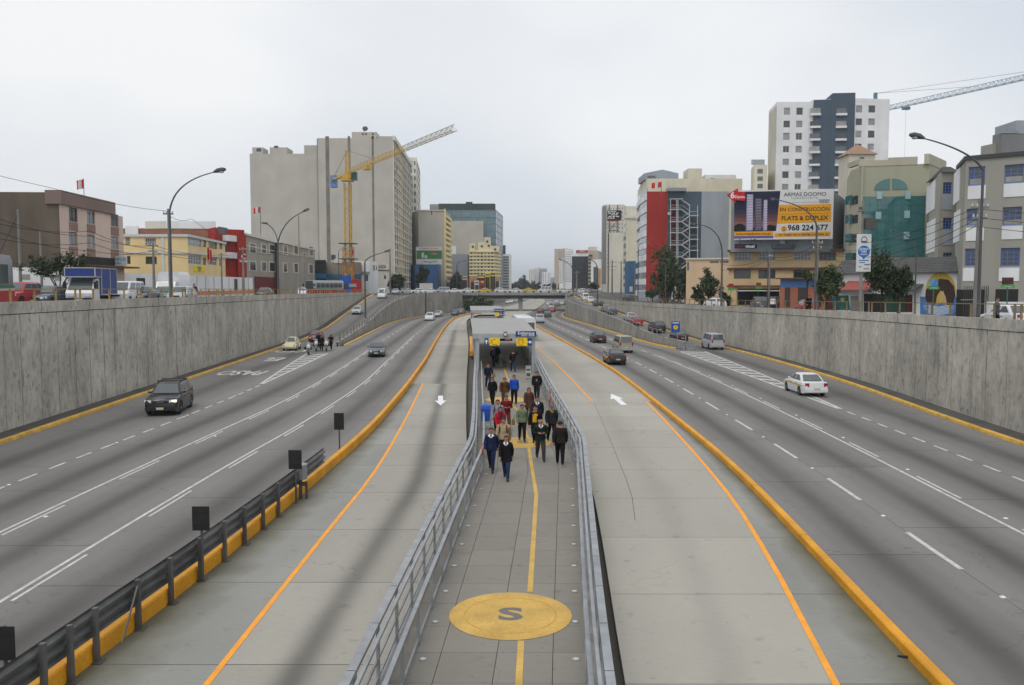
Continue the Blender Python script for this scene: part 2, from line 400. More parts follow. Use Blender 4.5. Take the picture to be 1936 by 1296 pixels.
M_oline = mat('orange lane paint', lin(250, 165, 50), rough=.6, var=.12, scale=2, fine=.1, wear=.12)
M_white = mat('white road paint', (.60, .60, .57), rough=.6, var=.25, scale=2.5, fine=.2, wear=.3)
M_walky = mat('yellow walkway paint', lin(210, 170, 86), rough=.6, var=.2, scale=1.6, fine=.12, wear=.15)
M_galv = mat('galvanised steel', (.365, .38, .395), rough=.42, var=.2, scale=2.5, metal=.55, streak=.12)
M_galvd = mat('dull galvanised steel', (.13, .13, .128), rough=.5, var=.25, scale=2.5, metal=.5, streak=.2)
M_pole = mat('weathered concrete pole', (.24, .23, .21), rough=.9, var=.2, scale=1.2, fine=.1)
M_lamp = mat('dark lamp metal', (.10, .10, .11), rough=.5, var=.15, scale=3, metal=.3)
M_black = mat('black rubber', (.018, .018, .018), rough=.7, var=.2, scale=4)
M_railY = mat('faded yellow rail paint', lin(166, 136, 82), rough=.75, var=.3, scale=2, streak=.2)

# ------------------------------------------------------------------ ground, streets above the trench
ROWS = [-60, 0, 20, 41, 60, 80, 92, 110, 130, 150, 170, 190, 206, 206.01, 224, 240, 240.01, 250, 300, 350, 417, 550, 700, 900, 1300, 1700]
g = MB()
g.face([(-3000, -300, -.35), (3000, -300, -.35), (3000, 6000, -.35), (-3000, 6000, -.35)])
tag(g.build('ground', M_ground), kind='structure')
def street(name, fx, zf, side, xf):
    b = MB()
    for a, c in zip(ROWS, ROWS[1:]):
        b.face([(fx(a), a, zf(a)), (fx(c), c, zf(c)), (xf, c, zf(c)), (xf, a, zf(a))])
    b.face([(fx(1700), 1700, 5), (xf, 1700, 5), (xf, 6000, 5), (fx(1700), 6000, 5)])
    tag(b.build(name, M_asph), kind='structure')
street('left_street', lambda d: LW(d) - .25 if d <= 206 else LDV(d) - .2, zsL, -1, -2600)
street('right_street', lambda d: RW(d) + .25 if d <= 240 else RDV(d) + .2, zsR, 1, 2600)
b = MB(); b.face([(LDV(1700), 1700, 5), (RDV(1700), 1700, 5), (RDV(1700), 6000, 5), (LDV(1700), 6000, 5)])
tag(b.build('far_street', M_asph), kind='structure')
for nm, s in (('left_pavement', -1), ('right_pavement', 1)):
    b = MB(); W_, zf = (LW, zsL) if s < 0 else (RW, zsR)
    for a in range(0, 200, 8):
        q = lambda d, o, h: (W_(d) + s*o, d, zf(d) + h)
        for i in range(1):
            b.face([q(a, .26, .12), q(a+8, .26, .12), q(a+8, 2.0, .12), q(a, 2.0, .12)])
            b.face([q(a, 2.0, .12), q(a+8, 2.0, .12), q(a+8, 2.0, -.02), q(a, 2.0, -.02)])
    tag(b.build(nm, mat('pavement concrete', (.27, .26, .24), var=.2, scale=.8, fine=.1)), kind='structure')

# ------------------------------------------------------------------ pavement slabs
def slab(parent, fa, fb, d0, d1, m, zf=None, jt=.014):
    b = MB(); z = zf or (lambda d: 0.0); e = .006
    n = max(1, int((d1 - d0) / 2.6 + .5)); top = []
    dd = [d0 + jt/2 + (d1 - d0 - jt) * i / n for i in range(n + 1)]
    for a, c in zip(dd, dd[1:]):
        p = [(fa(a)+e, a, z(a)), (fb(a)-e, a, z(a)), (fb(c)-e, c, z(c)), (fa(c)+e, c, z(c))]
        b.face(p, 0, [(0, a), (1, a), (1, c), (0, c)])
        b.face([p[0], p[3], (p[3][0], p[3][1], p[3][2]-.12), (p[0][0], p[0][1], p[0][2]-.12)])
        b.face([p[1], p[2], (p[2][0], p[2][1], p[2][2]-.12), (p[1][0], p[1][1], p[1][2]-.12)])
    for d in (dd[0], dd[-1]):
        b.face([(fa(d)+e, d, z(d)), (fb(d)-e, d, z(d)), (fb(d)-e, d, z(d)-.12), (fa(d)+e, d, z(d)-.12)])
    return b.build('slab', m, parent)
def run(parent, fa, fb, d0, d1, step, m, zf=None, ph=0.0, jt=.026):
    d = d0
    nx = d0 + step - ph
    while d < d1 - .2:
        slab(parent, fa, fb, d, min(nx, d1), m, zf, jt); d = nx; nx += step
def sheet(name, fa, fb, d0, d1, step, m, zf=None, parent=None, dz=0.0):
    b = MB(); z = zf or (lambda d: 0.0); d = d0
    while d < d1 - 1e-6:
        c = min(d1, d + step)
        b.face([(fa(d), d, z(d)+dz), (fb(d), d, z(d)+dz), (fb(c), c, z(c)+dz), (fa(c), c, z(c)+dz)], 0, [(0, d), (1, d), (1, c), (0, c)])
        d = c
    return b.build(name, m, parent)
off = lambda f, k: (lambda d: f(d) + k)
LKB = lambda d: LW(d) + 1.35                    # kerb at the foot of the left wall
RKB = lambda d: RW(d) - 1.45
LDK = lambda d: LDV(d) + .75
RDK = lambda d: RDV(d) - .75
lcar = structure('left_carriageway'); rcar = structure('right_carriageway')
lbus = structure('left_bus_lane'); rbus = structure('right_bus_lane')
base = MB()
for fa, fb, d0, d1 in ((LW, LBR, 5, 106), (LBR, LBE, 5, 216), (RBE, RBR, 5, 216), (RBR, RW, 5, 106)):
    d = d0
    while d < d1:
        c = min(d1, d + 6); base.face([(fa(d), d, -.09), (fb(d), d, -.09), (fb(c), c, -.09), (fa(c), c, -.09)]); d = c
tag(base.build('road_base', M_dark), kind='structure')
FAR = 1690
cols = [(LKB, D1), (D1, L2), (L2, L3), (L3, off(LBR, -.10))]
for i, (a, c) in enumerate(cols):
    run(lcar, a, c, 8, 104, 8.6, M_road, ph=(0, 4.0, 1.8, 5.0)[i])
for i, (a, c) in enumerate([(LDK, L2), (L2, L3), (L3, off(LBR, -.10))]):
    sheet('lane_surface', a, c, 104.01, 250, 4, M_road, parent=lcar)
sheet('lane_surface', off(LDV, .2), off(LBR, -.2), 250, FAR, 25, M_road, parent=lcar)
sheet('ramp_surface', LKB, off(LDV, -.16), 104.01, 207.5, 3, M_road, rampL, lcar)
cols = [(off(RBR, .10), R1), (R1, R2), (R2, R3), (R3, RKB)]
for i, (a, c) in enumerate(cols):
    run(rcar, a, c, 8, 98, 8.6, M_road, ph=(2.6, 0, 5.2, 3.0)[i])
for a, c in [(off(RBR, .10), R1), (R1, R2), (R2, RDK)]:
    sheet('lane_surface', a, c, 98.01, 250, 4, M_road, parent=rcar)
sheet('lane_surface', off(RBR, .2), off(RDV, -.2), 250, FAR, 25, M_road, parent=rcar)
sheet('ramp_surface', off(RDV, .16), RKB, 98.01, 241, 3, M_road, rampR, rcar)
# bus lanes
run(lbus, LO, LBE, 8, 63, 4.55, M_busL, ph=1.2)
b_ = lambda d: LBR(d) + .10
def slab_gut(parent, fa, fb, d0, d1, flip):
    o = slab(parent, fa, fb, d0, d1, M_gut, None, .03)
    if flip:
        for l in o.data.uv_layers[0].data: l.uv[0] = 1 - l.uv[0]
d = 8
while d < 62.8:
    nd = d + (3.35 if d == 8 else 4.55); slab_gut(lbus, b_, LO, d, min(nd, 63), True); d = nd
run(lbus, b_, LBE, 63, 140, 4.55, M_busL)
run(rbus, RBE, RO, 8, 53, 4.55, M_bus, ph=2.0)
d = 8
while d < 52.8:
    nd = d + (2.55 if d == 8 else 4.55); slab_gut(rbus, RO, off(RBR, -.10), d, min(nd, 53), False); d = nd
run(rbus, RBE, off(RBR, -.10), 53, 130, 4.55, M_bus)
sheet('lane_surface', b_, LBE, 140.01, 216, 4, M_bus, parent=lbus)
sheet('lane_surface', RBE, off(RBR, -.10), 130.01, 216, 4, M_bus, parent=rbus)
sheet('lane_surface', b_, off(RBR, -.10), 216.01, FAR, 12, M_bus, parent=rbus)

# ------------------------------------------------------------------ paint on the road
def stripe(parent, f, d0, d1, w, m, o=0.0, z=.006, zf=None, name='lane_line', step=3.0):
    b = MB(); n = max(1, int((d1 - d0) / step + .99)); zz = zf or (lambda d: 0.0)
    for i in range(n):
        a = d0 + (d1-d0)*i/n; c = d0 + (d1-d0)*(i+1)/n
        b.face([(f(a)+o-w/2, a, zz(a)+z), (f(a)+o+w/2, a, zz(a)+z), (f(c)+o+w/2, c, zz(c)+z), (f(c)+o-w/2, c, zz(c)+z)])
    return b.build(name, m, parent)
def dashes(parent, f, d0, d1, ln, per, w, m=M_white, o=0.0):
    d = d0
    while d < d1: stripe(parent, f, d, min(d + ln, d1), w, m, o, name='lane_dash'); d += per
dashes(lcar, D1, 14.5, 62, 1.25, 2.1, .13)
stripe(lcar, L2, 9, 104, .11, M_white); dashes(lcar, L2, 10, 100, 3.4, 7.2, .09, o=.24)
dashes(lcar, L2, 106, 200, 3, 7, .15)
stripe(lcar, L3, 9, 125, .11, M_white); dashes(lcar, L3, 12, 120, 3.4, 7.2, .09, o=.24)
dashes(lcar, L3, 128, 200, 3, 7, .15)
dashes(rcar, R1, 7.3, 205, 3.3, 7.05, .15)
stripe(rcar, R2, 9, 90, .12, M_white); dashes(rcar, R2, 14.5, 88, 3.4, 7.1, .10, o=.24)
dashes(rcar, R2, 93, 205, 3, 7, .15)
dashes(rcar, R3, 14, 49, 1.25, 2.1, .13)
stripe(lbus, LO, 9, 63, .125, M_oline, z=.008)
stripe(rbus, RO, 9, 53, .14, M_oline, z=.008)
stripe(rbus, Curve(PX((1126, 768), (1165, 860), (1195, 940), (1203, 1008))), 26, 52, .013, M_dark, z=.005, name='joint_strip')
stripe(rbus, RC, 53, 102, .13, M_oline, z=.008)
def gore(parent, fa, fb, d0, d1, per, w, slant):
    stripe(parent, fa, d0, d1, .2, M_white); stripe(parent, fb, d0, d1, .2, M_white, z=.0075)
    d = d0 + 3.2
    while d < d1 - .6:
        b = MB(); x0, x1 = fa(d) + .1, fb(d + slant) - .1
        b.face([(x0, d, .006), (x1, d + slant, .006), (x1, d + slant + w, .006), (x0, d + w, .006)])
        b.build('chevron_bar', M_white, parent); d += per
gore(lcar, Curve([(62.8, -18.75), (76, -20.4), (91.5, -22.2)]), Curve([(62.8, -18.6), (76, -19.2), (91.5, -20.0), (99, -20.4)]), 62.8, 91.5, 2.5, .95, 1.0)
gore(rcar, Curve([(50, 19.45), (70, 19.3), (94, 18.75)]), Curve([(50, 19.6), (70, 20.7), (94, 21.5)]), 50, 94, 2.5, .95, -1.0)
def road_text(body, parent, x, d, w, ln, rz=math.pi):
    me = text_mesh(body, 1.0, M_white, .02)
    xs = [v.co.x for v in me.vertices]; ys = [v.co.y for v in me.vertices]
    o = link('lettering', me, parent, (x, d, .007), rz)
    o.scale = (w / (max(xs) - min(xs)), ln / (max(ys) - min(ys)), 1)
p = G(459, 705); road_text('PASO', lcar, p.x, p.y, 3.7, 3.6)
p = G(517, 679.5); road_text('EL', lcar, p.x, p.y, 1.9, 4.0)
p = G(541, 664); road_text('CEDA', lcar, p.x, p.y, 4.6, 3.6, math.pi + .06)
def arrow(parent, x, d, w, ln, rz):
    pts = [(-w*.22, -ln/2), (w*.22, -ln/2), (w*.22, ln*.02), (w/2, ln*.02), (0, ln/2), (-w/2, ln*.02), (-w*.22, ln*.02)]
    b = MB(); b.face([(x + a*math.cos(rz) - c*math.sin(rz), d + a*math.sin(rz) + c*math.cos(rz), .007) for a, c in pts])
    b.build('painted_arrow', mat('fresh white arrow paint', (.82, .82, .82), var=.05), parent)
p = G(833, 757.5); arrow(lbus, p.x, p.y, .74, 4.7, math.pi + .085)
p = G(1167, 755); arrow(rbus, p.x, p.y, .85, 5.4, .03)
stud = MB(); stud.loft([[(-.06, -.06, 0), (.06, -.06, 0), (.06, .06, 0), (-.06, .06, 0)], [(-.04, -.03, .025), (.04, -.03, .025), (.04, .03, .025), (-.04, .03, .025)]])
stud_me = stud.mesh('road_stud', mat('road stud', (.75, .75, .72), var=.05))
for par, f, d0, d1, per in ((rcar, R1, 12.4, 110, 7.05), (lcar, D1, 13.9, 60, 8.4), (lcar, L2, 12, 60, 14.4), (rcar, R2, 12, 80, 7.1)):
    d = d0
    while d < d1: link('road_stud', stud_me, par, (f(d) + (.4 if f is L2 or f is R2 else 0), d, .001)); d += per
    
# ------------------------------------------------------------------ kerbs and verges at the foot of the walls
def kerb_line(name, f, s, d0, d1, zf=None, m=M_yellow, seg=7.5, fine_to=140):
    root = structure(name, (f(d0), d0, 0)); z = zf or (lambda d: 0.0)
    d = d0; i = 0
    while d < d1 - .1:
        c = min(d1, d + (seg if d < fine_to else 12)); b = MB(); rings = []
        n = max(1, int((c - d) / 2.5)); g_ = .02
        for k in range(n + 1):
            t = d + g_ + (c - d - 2*g_) * k / n; x = f(t); zz = z(t)
            rings.append([(x, t, zz-.1), (x - s*.02, t, zz+.13), (x - s*.05, t, zz+.16), (x - s*.27, t, zz+.16), (x - s*.27, t, zz-.1)])
        b.loft(rings); b.build('kerb_stone', m, root); d = c
kerb_line('left_kerb', off(LKB, .0), 1, 20, 207, rampL)
kerb_line('right_kerb', off(RKB, .0), -1, 20, 238, rampR)
kerb_line('left_ramp_kerb', LDK, 1, 103, 248)
kerb_line('right_ramp_kerb', RDK, -1, 98, 248)
sheet('left_verge', LW, off(LKB, -.26), 5, 207, 3, M_verge, rampL, dz=.13)['kind'] = 'structure'
sheet('right_verge', off(RKB, .26), RW, 5, 240, 3, M_verge, rampR, dz=.13)['kind'] = 'structure'
sheet('left_ramp_verge', off(LDV, .14), off(LDK, -.26), 103, 250, 3, M_verge, dz=.13)['kind'] = 'structure'
sheet('right_ramp_verge', off(RDK, .26), off(RDV, -.14), 97, 250, 3, M_verge, dz=.13)['kind'] = 'structure'

# ------------------------------------------------------------------ retaining walls, panel by panel
def panel_wall(name, label, f, s, d0, d1, zb, zt, step, thick, m, coping=True, both=False, fine=0):
    """s = +1: the visible face looks towards +x"""
    root = thing(name, label, 'wall', (f((d0+d1)/2), (d0+d1)/2, 0))
    d = d0; k = 0
    core = MB(); cd = d0
    while cd < d1 - .01:
        c = min(d1, cd + 6)
        for o in ((.07, thick - .07),):
            r = [[(f(t) - s*o[0], t, zb(t) - .3), (f(t) - s*o[0], t, zt(t) - .03), (f(t) - s*o[1], t, zt(t) - .03), (f(t) - s*o[1], t, zb(t) - .3)] for t in (cd, c)]
            core.loft(r)
        cd = c
    core.build('wall_core', M_dark, root)
    while d < d1 - .05:
        c = min(d1, d + step * random.uniform(.82, 1.18)); pr = random.uniform(-.008, .008); g_ = .022 if random.random() < .6 else .045
        a_, c_ = d + g_, c - g_
        h = .62 if coping else 0.0
        b = MB()
        b.loft([[(f(t) + s*pr, t, zb(t) - .2), (f(t) + s*pr, t, max(zb(t) + .1, zt(t) - h - .025)), (f(t) - s*thick, t, max(zb(t) + .1, zt(t) - h - .025)), (f(t) - s*thick, t, zb(t) - .2)] for t in (a_, c_)])
        b.build('wall_panel', m, root); d = c
    if coping:
        d = d0
        while d < d1 - .05:
            c = min(d1, d + step * 3.1); b = MB(); pr = .03 + random.uniform(-.01, .015)
            n = 3
            b.loft([[(f(t) + s*pr, t, zt(t) - .60), (f(t) + s*pr, t, zt(t)), (f(t) - s*(thick - .005), t, zt(t)), (f(t) - s*(thick - .005), t, zt(t) - .60)] for t in [d + .03 + (c - d - .06)*i/n for i in range(n + 1)]])
            b.build('coping_beam', m, root); d = c
    return root
panel_wall('retaining_wall', 'tall weathered concrete retaining wall along the left edge of the sunken road', LW, 1, 22, 206.5, rampL, topL, 1.9, .3, M_wall)
panel_wall('retaining_wall', 'tall weathered concrete retaining wall along the right edge of the sunken road', RW, -1, 22, 240, rampR, topR, 1.9, .3, M_wall)
panel_wall('ramp_divider_wall', 'grey concrete wall between the left road and its ramp up to the street', LDV, 1, 102, 247, lambda d: 0.0, topLD, 2.4, .3, M_wall2, False)
panel_wall('ramp_divider_wall', 'grey concrete wall between the right road and the ramp full of queuing cars', RDV, -1, 97, 247, lambda d: 0.0, topRD, 2.4, .3, M_wall2, False)
for f, s, lb in ((LDV, 1, 'far concrete trench wall beyond the overpass, left side'), (RDV, -1, 'far concrete trench wall beyond the overpass, right side')):
    b = MB(); ds = [262, 300, 350, 417, 500, 600, 750, 900, 1200, 1690]
    b.loft([[(f(t), t, -.2), (f(t), t, 5.4), (f(t) - s*.4, t, 5.4), (f(t) - s*.4, t, -.2)] for t in ds])
    tag(b.build('trench_wall', M_wall2), lb, 'wall')
# ------------------------------------------------------------------ orange median barriers
def barrier(label, f, s, d0, d1, seg, h=.42):
    root = thing('median_barrier', label, 'barrier', (f(d0), d0, 0))
    d = d0
    while d < d1 - .05:
        c = min(d1, d + seg); n = max(1, int((c - d) / 2.2)); g_ = .008
        jz, jx = random.uniform(-.012, .012), random.uniform(-.01, .01)
        r = []
        for k in range(n + 1):
            t = d + g_ + (c - d - 2*g_)*k/n; x = f(t) + jx; H = h + jz
            r.append([(x-.125, t, -.05), (x-.115, t, H-.04), (x-.085, t, H-.01), (x+.085, t, H-.01), (x+.115, t, H-.04), (x+.125, t, -.05)])
        b = MB(); b.loft(r); b.build('barrier_block', M_orange, root); d = c
barrier('orange painted kerb barrier left of the bus lane, beside the steel guard rail', LBR, -1, 9, 218, 5.2, .37)
barrier('orange painted kerb barrier right of the wide bus lane', RBR, 1, 9, 214, 7.4, .21)
b = MB(); n = 8
b.loft([[(x, y-.2, -.05), (x, y-.13, .42), (x, y+.13, .42), (x, y+.2, -.05)] for x, y in [(LBR(218) + .3 + (LBE(218) - LBR(218))*k/n*.96, 218 + .4*k) for k in range(n + 1)]])
tag(b.build('median_barrier', M_orange), 'orange barrier end closing the far end of the left bus lane', 'barrier')
b = MB(); b.loft([[(LBE(t)+.15, t, 0), (LBE(t)+.15, t, .5), (LBE(t)+.5, t, .5), (LBE(t)+.5, t, 0)] for t in (88, 94, 100, 107, 114)])
tag(b.build('platform_kerb', M_orange), 'short orange kerb along the left side of the near station roof', 'kerb')

# ------------------------------------------------------------------ steel guard rail on the left barrier
gr = thing('guard_rail', 'dull steel guard rail with posts behind the left orange barrier', 'guard rail', (LBR(20)+.3, 20, 0))
GX = lambda d: LBR(d) + .10
prof = [(.03, .50), (-.05, .55), (-.05, .60), (.03, .66), (.03, .71), (-.05, .77), (-.05, .82), (.03, .88), (.03, .93), (-.05, .99), (-.02, 1.06)]
d = 9.0
while d < 32.4:
    c = min(32.4, d + 4.0); b = MB()
    for k in range(2):
        t0, t1 = d + (c-d)*k/2, d + (c-d)*(k+1)/2
        for (o0, z0), (o1, z1) in zip(prof, prof[1:]):
            b.face([(GX(t0)+o0, t0, z0), (GX(t1)+o0, t1, z0), (GX(t1)+o1, t1, z1), (GX(t0)+o1, t0, z1)])
            b.face([(GX(t0)+o0-.012, t0, z0), (GX(t1)+o0-.012, t1, z0), (GX(t1)+o1-.012, t1, z1), (GX(t0)+o1-.012, t0, z1)])
    b.build('rail_beam', M_galvd, gr); d = c
for (u, v) in [(60, 1330), (115, 1290), (197, 1252), (270, 1190), (330, 1142), (378, 1098), (428, 1061), (465, 1030), (500, 1001), (530, 977)]:
    p = G(u, v); x = LBR(p.y) + .19
    b = MB(); b.loft([[(x-.05, p.y-.05, z), (x+.03, p.y-.05, z), (x+.045, p.y-.03, z), (x+.045, p.y+.05, z), (x-.05, p.y+.05, z)] for z in (0, 1.02, 1.08)])
    b.box(x-.13, p.y-.11, 0, x+.13, p.y+.11, .015)
    b.build('post', M_galvd, gr)
b = MB(); b.bar((LBR(16.6)+.36, 16.6, .1), (LBR(17.6)+.2, 17.6, 1.0), .03, .03); b.build('stay_wire', M_galvd, gr)
p = G(583, 943); x = LBR(p.y) + .22
e = MB(); e.box(x-.05, p.y-.04, 0, x+.05, p.y+.04, 1.1); e.box(x+.16, p.y-.04, 0, x+.24, p.y+.04, .6); e.box(x+.05, p.y-.03, .45, x+.2, p.y+.03, .58)
e.bar((x-.3, p.y+.2, .75), (x+.05, p.y-.05, .4), .05, .05); e.build('end_post', M_galvd, gr)
e = MB(); e.loft([[(x+.1+.12*math.cos(a)*1.3, p.y-.1+.25*math.sin(a), z) for a in [k*math.pi/5 for k in range(10)]] for z in (.72, 1.22)]); e.build('end_buffer', mat('grey buffer plate', (.3, .31, .32), rough=.5, metal=.4), gr, smooth=40)

def back_sign(u, v, vt, w, h, lab):
    p = G(u, v); d = p.y; x = p.x; zt = ZV(vt, d)
    t = thing('black_panel_sign', lab, 'sign', (x, d, 0))
    MB().tube([(x, d, 0), (x, d, zt)], .035, 8).build('pole', M_lamp, t)
    b = MB(); b.box(x-w/2, d-.06, zt-h, x+w/2, d-.035, zt); b.build('panel', M_black, t)
    b = MB(); b.box(x-w*.42, d-.067, zt-h*.25, x+w*.42, d-.06, zt-h*.2); b.box(x-w*.42, d-.067, zt-h*.8, x+w*.42, d-.06, zt-h*.75); b.build('bracket', M_black, t)
back_sign(384, 1100, 957, .42, .60, 'black square road sign seen from behind, second from the lower left corner')
back_sign(560, 952, 851, .44, .64, 'black square road sign seen from behind, beside the end of the guard rail')
back_sign(642, 850, 781, .44, .75, 'small black square road sign seen from behind, on the orange barrier beyond the rail')
back_sign(14, 1330, 1183, .40, .60, 'black square road sign seen from behind, cut off by the lower left corner')

# ------------------------------------------------------------------ walkway to the station
WZ = .5
walk = structure('walkway')
b = MB()
for a in range(8, 166, 4):
    for x0, x1, z in ((WLo, WRo, WZ - .03),):
        b.face([(x0(a), a, z), (x1(a), a, z), (x1(a+4), a+4, z), (x0(a+4), a+4, z)])
        b.face([(x0(a), a, z), (x0(a+4), a+4, z), (x0(a+4), a+4, -.2), (x0(a), a, -.2)])
        b.face([(x1(a), a, z), (x1(a+4), a+4, z), (x1(a+4), a+4, -.2), (x1(a), a, -.2)])
b.build('plinth', M_dark, walk)
WC = lambda d: (WLo(d) + WRo(d)) / 2
fr = [0, .215, .51, .805, 1]
def WX(q): return lambda d: WLo(d) + .16 + q * (WRo(d) - WLo(d) - .32)
rows = [8.0 + 1.22*i for i in range(18)]
d = rows[-1]
while d < 64: d += 2.15; rows.append(d)
while d < 132: d += 4.5; rows.append(d)
for a, c in zip(rows, rows[1:]):
    for q0, q1 in zip(fr, fr[1:]): slab(walk, WX(q0), WX(q1), a, c, M_tile, lambda d: WZ, .012).name = 'floor_tile'
for a, c in zip(range(8, 132, 8), range(16, 133, 8)):
    for sgn, f in ((1, WLo), (-1, WRo)):
        b = MB(); b.loft([[(f(t), t, -.1), (f(t), t, WZ+.06), (f(t)+sgn*.15, t, WZ+.06), (f(t)+sgn*.15, t, -.1)] for t in (a+.01, (a+c)/2, c-.01)])
        b.build('edge_beam', mat('walkway edge concrete', (.28, .275, .26), var=.2, scale=1.5), walk)
def wpix(u, v): p = G(u, v, WZ); return (p.x, p.y)
yl = [wpix(979, 1330), wpix(985, 1212)], [wpix(1002, 1120), wpix(1014, 936), wpix(1003, 868), wpix(1000, 846)], [wpix(998, 828), (.4, 45), (-.1, 49.4)], [(.1, 51), (-.2, 60), (-.6, 68), (-1.4, 90)]
for pl in yl:
    for (x0, y0), (x1, y1) in zip(pl, pl[1:]):
        b = MB(); w = .062; b.face([(x0-w, y0, WZ+.006), (x0+w, y0, WZ+.006), (x1+w, y1, WZ+.006), (x1-w, y1, WZ+.006)]); b.build('guide_line', M_walky, walk)
M_greyp = mat('grey floor paint', (.17, .168, .165), var=.1, scale=3)
for (u, v, r, letter) in ((965, 1163, 1.27, 'S'), (988, 837, 1.25, 'S'), (957, 756, 1.25, 'S')):
    x, y = wpix(u, v)
    b = MB(); b.face([(x + r*math.cos(2*math.pi*k/48), y + r*math.sin(2*math.pi*k/48), WZ+.008) for k in range(48)]); b.build('floor_disc', M_walky, walk)
    b = MB()
    for k in range(48):
        a0, a1 = 2*math.pi*k/48, 2*math.pi*(k+1)/48
        b.face([(x + q*math.cos(a), y + q*math.sin(a), WZ+.0095) for q, a in ((r*.76, a0), (r*.73, a0), (r*.73, a1), (r*.76, a1))])
    b.build('disc_ring', mat('worn yellow paint ring', lin(200, 160, 74), var=.2, scale=5), walk)
    me = text_mesh(letter, .95, M_greyp, .035); o = link('lettering', me, walk, (x, y, WZ+.011)); o.scale = (1.18, .95, 1)
fl = MB(); fl.cyl((0, 0, .006), (0, 0, 1), .075, .012, 16, 0); fl.cyl((0, 0, .014), (0, 0, 1), .05, .006, 14, 1)
fl_me = fl.mesh('floor_light', [M_galv, mat('floor light lens', (.55, .56, .56), rough=.2)])
d = 13.3
while d < 62:
    for f, k in ((WLo, .62), (WRo, -.42)): link('floor_light', fl_me, walk, (f(d) + k, d, WZ))
    d += 1.72 if d < 22 else 2.2

# fences of the walkway
M_mesh = mat('perforated fence sheet', (.40, .43, .46), rough=.5, var=.15, scale=3, metal=.4)
def fence(label, f, s, d0, d1, per, stop_inner):
    root = thing('pedestrian_fence', label, 'fence', (f(d0), d0, WZ))
    n = int((d1 - d0) / per); ds = [d0 + (d1 - d0)*i/n for i in range(n + 1)]
    for i, t in enumerate(ds):
        b = MB(); x = f(t) + s*.03
        b.box(x-.025, t-.055, WZ-.25, x+.025, t+.055, WZ+1.06); b.box(x-.05, t-.09, WZ+.05, x+.07, t+.09, WZ+.075)
        b.build('post', M_galv, root)
        if i < n:
            c = ds[i+1]; x1 = f(c) + s*.03
            b = MB(); b.obox(((x+x1)/2 - s*.05, (t+c)/2, WZ+1.1), V((.07, 0, 0)), V(((x1-x)/2*.985, (c-t)/2*.985, 0)), V((0, 0, .035))); b.build('top_rail', M_galv, root)
            for z in (.80, .50, .18):
                b = MB(); b.bar((x - s*.01, t, WZ+z), (x1 - s*.01, c, WZ+z), .035, .05); b.build('rail', M_galv, root)
            b = MB(); b.obox(((x+x1)/2 + s*.10, (t+c)/2, WZ+1.06), V((.03, 0, 0)), V(((x1-x)/2, (c-t)/2, 0)), V((0, 0, .03))); b.build('inner_rail', M_galv, root)
    # inner handrail on its own stubs
    xi = lambda t: f(t) + s*(.44 if s > 0 else .24)
    m_ = [t for t in ds if t <= stop_inner]
    for a, c in zip(m_, m_[1:]):
        b = MB(); b.bar((xi(a), a, WZ+.82), (xi(c), c, WZ+.82), .08, .05); b.build('handrail', M_galv, root)
        b = MB(); b.bar((xi(a), a, WZ+.10), (xi(c), c, WZ+.10), .04, .06); b.build('toe_rail', M_galv, root)
    for t in m_:
        b = MB(); b.box(xi(t)-.03, t-.045, WZ, xi(t)+.03, t+.045, WZ+.8); b.build('handrail_post', M_galv, root)
fence('galvanised steel fence with flat rails along the left side of the walkway', WLo, 1, 8.6, 67, 1.75, 67)
fence('galvanised steel fence with flat rails along the right side of the walkway', WRo, -1, 8.6, 67, 1.75, 67)

